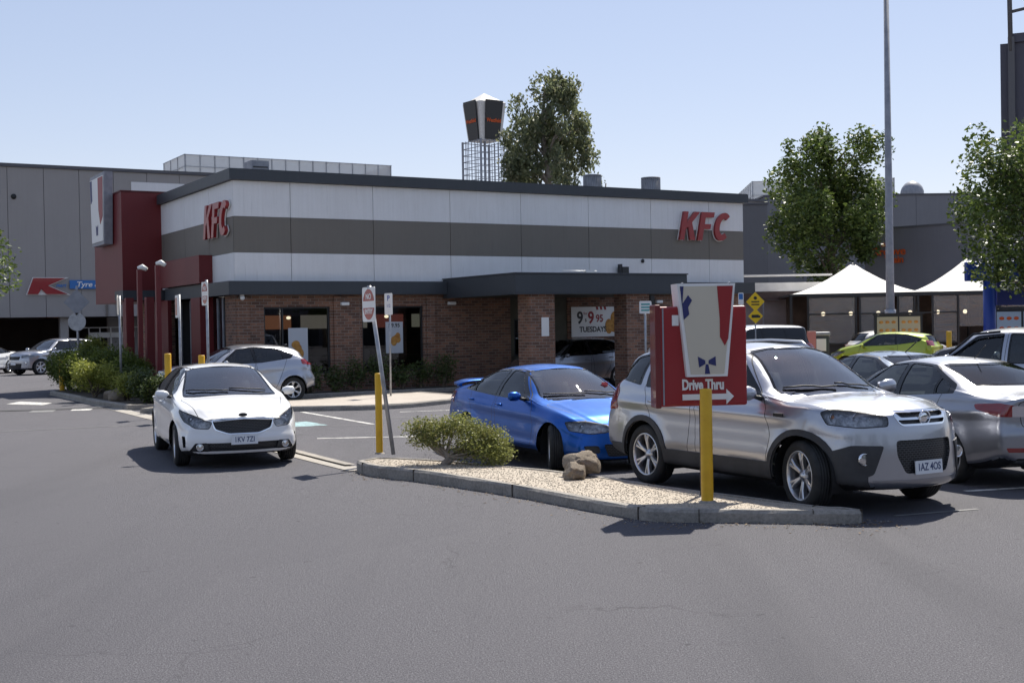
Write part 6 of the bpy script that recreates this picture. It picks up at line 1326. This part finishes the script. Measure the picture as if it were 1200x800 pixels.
# drive-through direction sign
dt = empty('drive_through_sign', (1.97, 12.98, .115), R(6), label='red drive-through box sign with tapered cream panel and white arrow', cat='sign')
b = MB(); b.box(-.46, .50, -.02, .20, .955, 2.00, bev=.022); b.build('red_box', M['red'], dt)
b = MB(); b.box(-.485, -.425, -.035, .22, .94, 2.02, bev=.010); b.build('box_edge', mat('dark_red_trim', (.16, .01, .012), .4, coat=.4), dt)
b = MB(); b.box(-.405, -.390, -.028, -.021, .97, 1.98); b.build('box_seam', M['greypaint'], dt)
hh, w0_, w1_ = .97, .62, .43; bz = 1.265; bx = .05
def bp2(u, v, t=.028):
    ww = w1_+(w0_-w1_)*v; return (bx+u*(ww/2-t), bz+t+v*(hh-2*t))
b = MB(); b.prism([(bx-w1_/2, bz), (bx+w1_/2, bz), (bx+w0_/2, bz+hh), (bx-w0_/2, bz+hh)], -.10, .18, 'y'); b.build('white_panel', M['signwhite'], dt)
b = MB(); b.prism([bp2(-.95, 0), bp2(.95, 0), bp2(1, 1), bp2(-1, 1)], -.108, -.1005, 'y'); pn = b.build('cream_face', mat('cream_lightbox', (.60, .545, .43), .35, coat=.4), dt)
b = MB(); b.prism([bp2(.40, 1), bp2(1, 1), bp2(1, .40), bp2(.86, .32), bp2(.60, .42), bp2(.56, .62)], -.113, -.1085, 'y'); b.build('red_side', M['red'], dt)
b = MB(); b.prism([bp2(-1, 1), bp2(-.86, 1), bp2(-.98, .8), bp2(-.72, .90), bp2(-.58, .84), bp2(-.76, .76), bp2(-.74, .68), bp2(-1, .62)], -.113, -.1085, 'y'); b.build('navy_mark', M['navy'], dt); b = MB()
b.prism([bp2(-.50, .20), bp2(-.12, .155), bp2(-.12, .115), bp2(-.46, .075)], -.113, -.1085, 'y'); b.prism([bp2(.42, .20), bp2(.46, .09), bp2(.06, .115), bp2(.06, .155)], -.113, -.1085, 'y'); b.prism([bp2(-.10, .11), bp2(.04, .11), bp2(.14, .0), bp2(-.16, .0)], -.1132, -.1085, 'y'); b.build('navy_mark', M['navy'], dt)
text_obj('lettering', 'Drive Thru', .15, M['signwhite'], dt, (bx-.03, -.028, 1.175), ext=.004, offset=.006, sx=.66)
b = MB(); b.prism([(-.20, 1.02), (.27, 1.02), (.27, .97), (.35, 1.05), (.27, 1.13), (.27, 1.08), (-.20, 1.08)], -.030, -.0205, 'y'); b.build('arrow', M['signwhite'], dt)
b = MB(); b.box(-.30, -.23, -.030, -.0205, 1.80, 1.91); b.build('sticker', M['signwhite'], dt)
b = MB(); b.tube([(.045, .14, -.1), (.045, .14, .96)], .028, 12); b.build('post', mat('brown_steel', (.06, .045, .035), .6), dt)
b = MB()
for sx_ in (-.2, .3): b.cyl((sx_, -.10, bz+hh+.0), .012, .03, 8, 0, 'y')
b.build('fixing', M['steel'], dt)
# little things by the bed
for (px_, py_, Y, s_) in ((138, 463, 33.0, .24), (128, 461, 34, .16)):
    q = at(px_, py_, Y); bm_ = bmesh.new(); bmesh.ops.create_icosphere(bm_, subdivisions=3, radius=1)
    for v in bm_.verts: v.co *= 1+.35*noise.noise(v.co*1.4+Vector((px_, 0, 0)))
    me = bpy.data.meshes.new('garden_stone'); bm_.to_mesh(me); bm_.free(); me.materials.append(M['rock']); o = bpy.data.objects.new('garden_stone', me); o.scale = (s_, s_*.8, s_*.9); o.location = (q.x, Y, .13+s_*.5); link(o)
    tag(o, ('larger' if s_ > .2 else 'smaller')+' pale garden stone in front of the hedge', 'stone')
def rock(loc, s, seed, label, flatt=.7):
    bm_ = bmesh.new(); bmesh.ops.create_icosphere(bm_, subdivisions=4, radius=1)
    for v in bm_.verts:
        c_ = v.co.copy(); n1 = noise.noise(c_*1.1+Vector((seed, 0, 0))); n2 = noise.noise(c_*3.2+Vector((0, seed, 0))); n3 = noise.noise(c_*9+Vector((0, seed, 4))); v.co *= 1+.42*n1+.16*n2+.05*n3
        for pl in ((Vector((.3, -.5, .8)).normalized(), .78), (Vector((-.8, -.3, .4)).normalized(), .8), (Vector((.9, -.2, .1)).normalized(), .82)):
            dd = v.co.dot(pl[0])-pl[1]
            if dd > 0: v.co -= pl[0]*dd*.85
    me = bpy.data.meshes.new('rock'); bm_.to_mesh(me); bm_.free(); me.materials.append(M['rock']); o = bpy.data.objects.new('rock', me); o.scale = (s[0], s[1], s[2]); o.location = loc; link(o); tag(o, label, 'rock', 'rocks on the gravel island'); return o
rock((.83, 14.92, .27), (.24, .16, .15), 3, 'larger jagged brown rock at the back of the pair by the blue car'); rock((.72, 14.66, .20), (.145, .13, .115), 9, 'smaller rounded rock in front of the jagged one')

# ------------------------------------------------------------------ foliage
def leaves(centers, radii, per, size, seed, droop=0.0, shell=.55, aspect=.5):
    rr = np.random.default_rng(seed); out = []
    for c_, r_ in zip(centers, radii):
        r_ = np.array(r_ if hasattr(r_, '__len__') else (r_, r_, r_)); n = max(6, int(per*(r_[0]*r_[1]*r_[2])**(2/3)))
        d = rr.normal(size=(n, 3)); d /= np.linalg.norm(d, axis=1)[:, None]; k = shell+(1-shell)*rr.random(n)**.7; k = np.where(rr.random(n) < .25, rr.random(n)**.5, k); k *= 1+.12*rr.normal(size=n)
        out.append(np.array(c_)+d*r_*k[:, None])
    P = np.vstack(out); n = len(P); a = rr.normal(size=(n, 3)); a[:, 2] = a[:, 2]*.5-droop*2.0; a /= np.linalg.norm(a, axis=1)[:, None]; b = np.cross(a, rr.normal(size=(n, 3))); b /= np.linalg.norm(b, axis=1)[:, None]
    s = size*rr.uniform(.6, 1.3, n)[:, None]; nn = np.cross(a, b)
    v0 = P-a*s*.5; v1 = P+b*s*aspect*.5+nn*s*.06; v2 = P+a*s*.5; v3 = P-b*s*aspect*.5+nn*s*.06
    return np.stack([v0, v1, v2, v3], 1).reshape(-1, 3)
def leaf_mesh(name, V, m, parent=None):
    n = len(V)//4; me = bpy.data.meshes.new(name); me.vertices.add(len(V)); me.vertices.foreach_set('co', V.ravel()); me.loops.add(n*4); me.loops.foreach_set('vertex_index', np.arange(n*4)); me.polygons.add(n); me.polygons.foreach_set('loop_start', np.arange(n)*4); me.polygons.foreach_set('loop_total', np.full(n, 4))
    me.materials.append(m); me.update(); me.validate(); o = bpy.data.objects.new(name, me); return link(o, parent)
def tree(name, loc, h, crown_z, rx, ry, seed, lm, bark, label, nclump=60, cr=(.45, .9), per=90, size=.16, droop=0, trunk=.2, shape='round', leanx=0):
    rr = random.Random(seed); r = empty(name, (*loc, 0), 0, label=label, cat='tree'); cz = (crown_z+h)/2; hz = (h-crown_z)/2; C_ = []; Rr = []
    tries = 0
    while len(C_) < nclump and tries < 5000:
        tries += 1; d = Vector((rr.gauss(0, 1), rr.gauss(0, 1), rr.gauss(0, 1))).normalized(); k = rr.random()**.40; z = d.z*k
        wz = 1.0
        if shape == 'gum': wz = (.55+.55*min(1, (1-z)/1.1)) if z > -.2 else 1.1
        p = Vector((d.x*k*rx*wz+leanx*z, d.y*k*ry*wz, cz+z*hz)); p += Vector([noise.noise(p*.5+Vector((seed, i*9, 0)))*rx*.30 for i in range(3)]); s = rr.uniform(*cr)*(1-.25*abs(z)); C_.append(tuple(p)); Rr.append((s, s, s*(1.25 if droop else .8)))
    tb_ = MB(); top = Vector((leanx*.5, 0, cz+hz*.75)); n = 9; pts = [Vector((math.sin(k*.9+seed)*.10*k/3, math.cos(k*.7)*.08*k/3, top.z*k/n)) for k in range(n+1)]; tb_.tube(pts, [trunk*(1-.085*k) for k in range(n+1)], 10)
    tb_.build('trunk', bark, r); lb_ = MB()
    for c_, s in list(zip(C_, Rr))[::2]:
        c_ = Vector(c_); zs = max(crown_z*.75, c_.z-rr.uniform(.25, .5)*math.hypot(c_.x, c_.y)-.6); k = min(n-1, int(zs/top.z*n)); base = pts[k]+(pts[k+1]-pts[k])*(zs/top.z*n-k) if k < n else pts[-1]; mid = base.lerp(c_, .5)+Vector((0, 0, .15*(c_-base).length)); lb_.tube([base, mid, c_], [trunk*.30, trunk*.17, trunk*.05], 6, cap=False)
    lb_.build('limbs', bark, r); leaf_mesh('crown', leaves(C_, Rr, per, size, seed, droop), lm, r); return r
q = at(642, 200, 80); tree('gum_tree', (q.x, 80), at(642, 84, 80).z-.2, 9.2, 3.0, 3.0, 4, M['leaf_gum'], M['palebark'], 'tall dense gum tree towering over the restaurant roof', 72, (.45, 1.1), 380, .29, .6, .35, 'gum', .5)
q = at(712, 214, 88); tree('gum_tree', (q.x-.4, 88), at(706, 205, 88).z, 8.0, 1.0, 1.0, 6, M['leaf_gum'], M['palebark'], 'tip of a small gum tree right of the tall one', 14, (.4, .7), 260, .24, .6, .2)
q = at(973, 300, 68); tree('street_tree', (q.x, 68), at(980, 155, 68).z, 4.1, 3.15, 3.1, 12, M['leaf_street'], M['bark'], 'full round green street tree left of the lamp post', 95, (.4, 1.15), 420, .25, .15, .25)
q = at(1219, 300, 29); tree('street_tree', (q.x, 29), at(1200, 136, 29).z, 2.45, 1.75, 1.7, 23, M['leaf_street'], M['bark'], 'dark green street tree cut by the right edge of the photo', 110, (.22, .58), 900, .13, .15, .13)
q = at(-52, 300, 30); tree('street_tree', (q.x, 30), at(-10, 250, 30).z, 2.6, 1.35, 1.3, 31, M['leaf_street'], M['bark'], 'sprig of green tree foliage at the left edge', 34, (.3, .5), 500, .13, .1, .12)
def shrub(name, x_, y_, z_, rx, ry, h, seed, lm, label, size=.06, n=26, cat='shrub', per=900, group=None, boxy=False, c=(.16, .30)):
    rr = random.Random(seed); C_ = []; Rr = []
    for k in range(n):
        d = Vector((rr.gauss(0, 1), rr.gauss(0, 1), rr.gauss(0, 1))).normalized(); kk = rr.random()**.35
        if boxy: d = Vector((rr.uniform(-1, 1), rr.uniform(-1, 1), rr.uniform(-1, 1))); kk = 1
        s = rr.uniform(*c)*min(1.6, max(h, .5)); C_.append((x_+d.x*kk*max(.02, rx-s*.8), y_+d.y*kk*max(.02, ry-s*.8), z_+h*.52+d.z*kk*(h*.48-s*.5))); Rr.append((s, s, s*.9))
    r = empty(name, (x_, y_, z_), 0, label=label, cat=cat, group=group); b = MB()
    for c_ in C_[::2]: b.tube([(rr.uniform(-.08, .08), rr.uniform(-.08, .08), 0), ((c_[0]-x_)*.4, (c_[1]-y_)*.4, (c_[2]-z_)*.55), (c_[0]-x_, c_[1]-y_, c_[2]-z_)], [.022, .015, .006], 5, cap=False)
    b.build('stems', M['bark'], r); V = leaves(C_, Rr, per*2.2, size, seed); V -= np.array((x_, y_, z_)); leaf_mesh('foliage', V, lm, r); return r
# bush on the gravel island: spreading, leaning trunk
rr = random.Random(2); bc = [(-.98, 16.5, .62), (-.75, 16.45, .72), (-.5, 16.45, .62), (-.3, 16.4, .55), (-.15, 16.35, .42), (-1.2, 16.5, .66), (-1.32, 16.55, .50), (-.6, 16.3, .45), (-.35, 16.25, .35), (-.1, 16.3, .28), (-.85, 16.7, .6), (-.45, 16.7, .5), (-1.1, 16.35, .5), (-.2, 16.5, .5), (-1.38, 16.5, .64), (-.68, 16.5, .30), (-.25, 16.25, .22)]
r = empty('spreading_bush', (-.95, 16.45, .115), 0, label='low spreading olive green bush on the gravel island beside the sign pole', cat='bush'); b = MB()
b.tube([(.0, 0, -.02), (.10, 0, .12), (-.10, .02, .28), (-.25, .05, .42)], [.055, .05, .038, .02], 8); b.tube([(.02, 0, 0), (.25, 0, .14), (.5, -.05, .28), (.8, -.1, .30)], [.05, .04, .03, .012], 8)
for c_ in bc: b.tube([(.05, 0, .1), ((c_[0]+1.0)*.5, (c_[1]-16.45)*.5, (c_[2])*.45), (c_[0]+1.0, c_[1]-16.45, c_[2]-.12)], [.02, .014, .005], 5, cap=False)
b.build('stems', M['palebark'], r); V = leaves(bc, [(.23+.05*rr.random(), .24, .17) for _ in bc], 15000, .046, 5, 0, .25, .42); V -= np.array((-1.0, 16.45, .115)); leaf_mesh('foliage', V, M['leaf_bush'], r)
tw = leaves([(-.85, 16.25, .22), (-.5, 16.2, .2), (-1.2, 16.3, .24), (-.3, 16.15, .2)], [(.2, .12, .09)]*4, 2200, .035, 9, 0, .2, .2)-np.array((-1.0, 16.45, .115)); r.scale = (.86, .9, .92); leaf_mesh('dry_foliage', tw, M['soil'] if False else M['palebark'], r)
# hedges and shrubs on the left
for k, (px_, py0, Y, rx, ry, h, lm, lb_, nm) in enumerate(((100, 402, 38.5, 1.1, .9, 1.50, 'leaf_hedge', 'dark clipped hedge block behind the two-plate road sign', 'hedge'), (128, 402, 37.2, .95, .8, 1.40, 'leaf_hedge', 'dark clipped hedge block left of the edge-on sign pole', 'hedge'), (150, 405, 36.2, .7, .7, 1.25, 'leaf_hedge', 'dark hedge block under the red tower', 'hedge'),
    (80, 403, 40.3, .8, .7, 1.35, 'leaf_hedge', 'leftmost rounded hedge beside the far yellow bollard', 'hedge'), (110, 408, 35.0, .85, .6, 1.05, 'leaf_sunlit_gold', 'sunlit yellow-green shrub bulging from the hedge', 'shrub'), (108, 388, 41.0, .35, .3, 1.75, 'leaf_sunlit_gold', 'small yellow-green shoot above the hedge top', 'shrub'), (148, 435, 33.0, .48, .4, .78, 'leaf_sunlit_gold', 'small yellow-green variegated shrub at the tip of the bed', 'shrub'),
    (171, 428, 32.0, .62, .55, .85, 'leaf_dark', 'dark strappy plant beside the white hatchback', 'shrub'), (186, 432, 31.6, .5, .5, .75, 'leaf_dark', 'dark low plant nearest to the white hatchback mirror', 'shrub'), (160, 420, 34.5, .6, .6, .9, 'leaf_dark', 'dark plant between the shrub and the red posts', 'shrub'))):
    q = at(px_, py0, Y); shrub(nm, q.x, Y, .12, rx, ry, h, 40+k, M[lm], lb_, .075, 40 if nm == 'hedge' else 22, nm, 1100, 'plants in the kerbed bed by the entrance', False, (.20, .36))
bedF = [fl(-.3, -1.5), fl(6.6, -1.5), fl(6.6, -.35), fl(-.3, -.35)]; bi = kerb_ring('bed_kerb', bedF, .12, .12, M['kerb']); flat('planting_soil', bi, .115, M['soil'])
for k in range(9):
    x_, y_ = fl(.4+k*.72, -.95+.15*math.sin(k*2)); words_ = ('first', 'second', 'third', 'fourth', 'fifth', 'sixth', 'seventh', 'eighth', 'ninth')
    shrub('window_shrub', x_, y_, .115,   .50, .45, .95+.12*math.sin(k*1.7), 70+k, M['leaf_dark'], words_[k]+' dark shrub from the left in the row under the brick windows', .09, 12, 'shrub', 420, 'dark shrubs in the bed under the windows', False, (.22, .34))
# bin, pink board, kerbside bits by the cafe
q = at(960, 400, 46); r = empty('litter_bin', (q.x, 46, 0), 0, label='dark bin with a pale blue lid by the cafe wall', cat='bin'); b = MB(); b.box(-.3, .3, -.3, .3, 0, 1.35, bev=.03); b.build('body', M['slate'], r); b = MB(); b.box(-.34, .34, -.34, .34, 1.36, 1.5, bev=.04); b.build('lid', M['greypaint'], r); b = MB(); b.box(-.18, .18, -.306, -.302, .8, 1.25); b.build('notice', M['signwhite'], r)
q = at(951, 400, 44.5); b = MB(); b.box(-.16, .16, -.02, .02, 0, at(951, 388, 44.5).z, bev=.01); o = b.build('pink_board', mat('pink_board', (.55, .22, .17), .6), None, (q.x, 44.5, 0)); tag(o, 'small pink upright board beside the dark bin', 'board')
pp = [at(940, 400, 1).x*43, 43]; flat('pink_paving', [(10.2, 42.5), (14, 41.5), (26, 46), (26, 50.1), (11.5, 50.3)], .10, M['pinkpave'], th=.4)

# ------------------------------------------------------------------ cars
def car(name, sp, pm_, loc, hd, label, cat='car', z=0, txt=None): return build_car(name, sp, M[pm_], loc, hd, label, cat, None, z)
kia, X = car('parked_hatchback' if False else 'white_car', KIA, 'p_white', (-4.62, 19.50), (.37, -.929), 'white hatchback driving towards the camera on the left, nearest car on the road')
plate_part(kia, (X(-.012), 0, .41), 0, '1KV 7ZI', tilt=R(-4)); b = MB(); b.ell((X(.09), 0, .752), (.012, .065, .028)); b.build('badge', M['black'], kia)
b = MB(); b.tube([(X(.015), -.42, .675), (X(-.0), 0, .70), (X(.015), .42, .675)], .006, 6); b.build('grille_trim', M['chrome'], kia)
jk, X = car('silver_crossover', JUKE, 'p_silver', (-7.37, 33.07), (-.861, -.509), 'silver crossover with a dark rear window parked side-on before the brick wall')
fa, X = car('blue_sedan', FALCON, 'p_blue', (.695, 18.87), (.435, -.90), 'bright blue sedan with a boot spoiler nose-down beside the gravel island', z=-.09)
b = MB(); V = []
for k in range(13):
    y_ = -.70+1.40*k/12; zz = 1.15-.06*(abs(y_)/.70)**6; xx = X(4.66)
    V += [(xx-.10, y_, zz+.012), (xx+.10, y_, zz-.01), (xx+.12, y_, zz-.028), (xx-.08, y_, zz-.028)]
b.add(V, [(k*4+j, k*4+(j+1) % 4, (k+1)*4+(j+1) % 4, (k+1)*4+j) for k in range(12) for j in range(4)]+[(0, 1, 2, 3), (51, 50, 49, 48)], 0, True)
for s_ in (-.64, 0, .64): b.box(X(4.70), X(4.62), s_-.03, s_+.03, 1.04, 1.13 if abs(s_) < .5 else 1.10)
b.build('spoiler', M['p_blue'], fa); b = MB(); b.box(X(1.79), X(1.78), .44, .54, 1.10, 1.16); b.build('registration_sticker', M['paper_red'], fa)
cp, X = car('silver_suv', CAPTIVA, 'p_silver', (3.03, 14.22), (.49, -.872), 'silver four-wheel-drive with black lower cladding parked behind the drive-through sign')
plate_part(cp, (X(-.005), .0, .475), 0, '1AZ 4OS', tilt=R(-3)); b = MB()
for k in range(14): b.ell((X(.055), 0, .96), (.012, .058, .052), 0, 20, 10) if k == 0 else None
b.tube([(X(.045), .075*math.cos(a), .96+.068*math.sin(a)) for a in np.linspace(0, 2*PI, 25)], .007, 6); b.build('badge', M['chrome'], cp)
for sd in (1, -1):
    b = MB(); b.tube([(X(2.3), sd*.60, 1.61), (X(2.45), sd*.61, 1.695), (X(3.0), sd*.61, 1.715), (X(3.75), sd*.60, 1.695), (X(3.9), sd*.59, 1.60)], [.013, .015, .015, .015, .013], 8); b.build('roof_rail', M['alloy'], cp)
    b = MB(); b.box(X(1.22), X(1.08), sd*.918 if sd > 0 else -.936, sd*.936 if sd > 0 else -.918, .955, .99); b.build('fender_vent', M['black'], cp)
b = MB(); b.tube([(X(4.52), -.45, .33), (X(4.62), -.45, .32)], .035, 10); b.build('exhaust', M['chrome'], cp)
mz, X = car('silver_sedan', MAZDA, 'p_silver2', (5.47, 16.1), (-.33, .944), 'silver sedan seen from behind at the right, next to the silver four-wheel-drive')
b = MB(); b.tube([(X(4.45), .52, .28), (X(4.60), .52, .27)], [.04, .045], 12); b.build('exhaust', M['chrome'], mz); b = MB(); b.tube([(X(3.05), 0, 1.44), (X(3.25), 0, 1.60)], .006, 6); b.build('antenna', M['black'], mz)

nv_, X = car('navy_sedan', SEDAN, 'p_navy', (6.0, 20.6), (-.33, .944), 'navy blue car roof and windscreen showing behind the silver sedan'); b = MB(); b.tube([(X(3.2), 0, 1.40), (X(3.5), 0, 1.58)], .008, 6); b.build('antenna', M['black'], nv_)
ut, X = car('silver_ute', UTE, 'p_silver', (8.9, 22.0), (-.72, .69), 'silver dual-cab ute cut by the right edge behind the silver sedan', 'ute')
for sd in (1, -1): b = MB(); b.tube([(X(1.66), sd*.80, 1.30), (X(2.08), sd*.735, 1.65), (X(2.55), sd*.715, 1.69)], .022, 6); b.build('weather_shield', M['gloss_black'], ut)
car('silver_hatch', HATCH, 'p_silver2', (1.77, 38.64), (-.861, -.509), 'silver hatchback in the drive-through lane between the brick pillars')
gf, X = car('green_hatchback', FIESTA, 'p_green', (13.35, 44), (-.85, .53), 'lime green three-door hatchback in front of the cafe')
car('white_hatchback', HATCH, 'p_white', (15.0, 48.0), (.98, .2), 'small white hatchback half hidden behind the lime green car')
car('people_carrier', VAN, 'p_silver', (7.85, 42), (-.92, -.4), 'silver people carrier with blacked-out windows behind the roof of the four-wheel-drive')
car('black_hatchback', HATCH, 'p_dark', (15.6, 40), (-.8, .5), 'black hatchback between the lime green car and the ute')
cr, X = car('distant_suv', SUV, 'p_silver', (-22.24, 60.0), (-.55, -.83), 'silver compact four-wheel-drive at the far left in front of the store'); b = MB(); b.box(X(-.0), X(.012), -.186, .186, .48, .61); b.build('number_plate', M['plate'], cr)
car('distant_sedan', SEDAN, 'p_white', (-26.3, 60.5), (-.3, -.95), 'white sedan cut off by the left edge beside the store')

# ------------------------------------------------------------------ invented buildings and trees out of view, added for windows and paint to reflect
r = empty('unseen_shop_row', (-70, -42, 0), 0, label='invented long grey shop row behind the viewer, added for reflections', cat='building'); b = MB(); b.box(0, 150, -10, 0, 0, 6.5); b.build('rendered_wall', mat('grey_render', (.15, .15, .16), .8), r)
b = MB(); b.box(-.2, 150.2, .01, 2.2, 3.0, 3.4); b.build('awning', M['slate'], r); b = MB()
for k in range(24): b.box(2+k*6.1, 6.5+k*6.1, .01, .06, .5, 2.8)
b.build('shop_window', M['gloss_black'], r)
t0 = tree('street_tree', (-30, -30), 9, 2.8, 3.6, 3.4, 77, M['leaf_street'], M['bark'], 'second street tree across the road behind the viewer', 60, (.6, 1.1), 120, .35, .15, .25); t0['group'] = 'invented street trees behind the viewer'
for k, (x_, y_) in enumerate(((-48, -31), (-17, -28), (-5, -33), (8, -29), (20, -31), (35, -30), (52, -31))):
    c_ = copy_tree(t0); c_.location = (x_, y_, 0); c_.rotation_euler = (0, 0, k*1.3); c_['label'] = ('leftmost', 'third', 'fourth', 'fifth', 'sixth', 'seventh', 'rightmost')[k]+' street tree across the road behind the viewer'
r = empty('unseen_warehouse', (78, -46, 0), 0, label='invented dark grey shed out of view at the right, added for reflections', cat='building'); b = MB(); b.box(0, 12, 0, 84, 0, 8.5); b.build('wall', gd, r); b = MB(); b.box(-.1, 12.1, -.1, 84.1, 8.503, 8.8); b.build('coping', M['kcap'], r); b = MB()  # invented, unseen building; gives the shop windows something dark to reflect
for k in range(9): b.box(-.06, -.005, 4+k*9, 9+k*9, 0, 3.4)
b.build('roller_door', M['slate'], r)
for k, (x_, y_) in enumerate(((66, -18), (68, -4), (65, 9), (69, 20))):  # more invented trees out of view, there only to be reflected
    c_ = copy_tree(t0); c_.location = (x_, y_, 0); c_.rotation_euler = (0, 0, k*1.7+.4); c_['label'] = ('nearest the corner, a', 'second', 'third', 'last')[k]+' made-up street tree by the dark shed, added for reflections'; c_['group'] = 'made-up street trees before the shed'
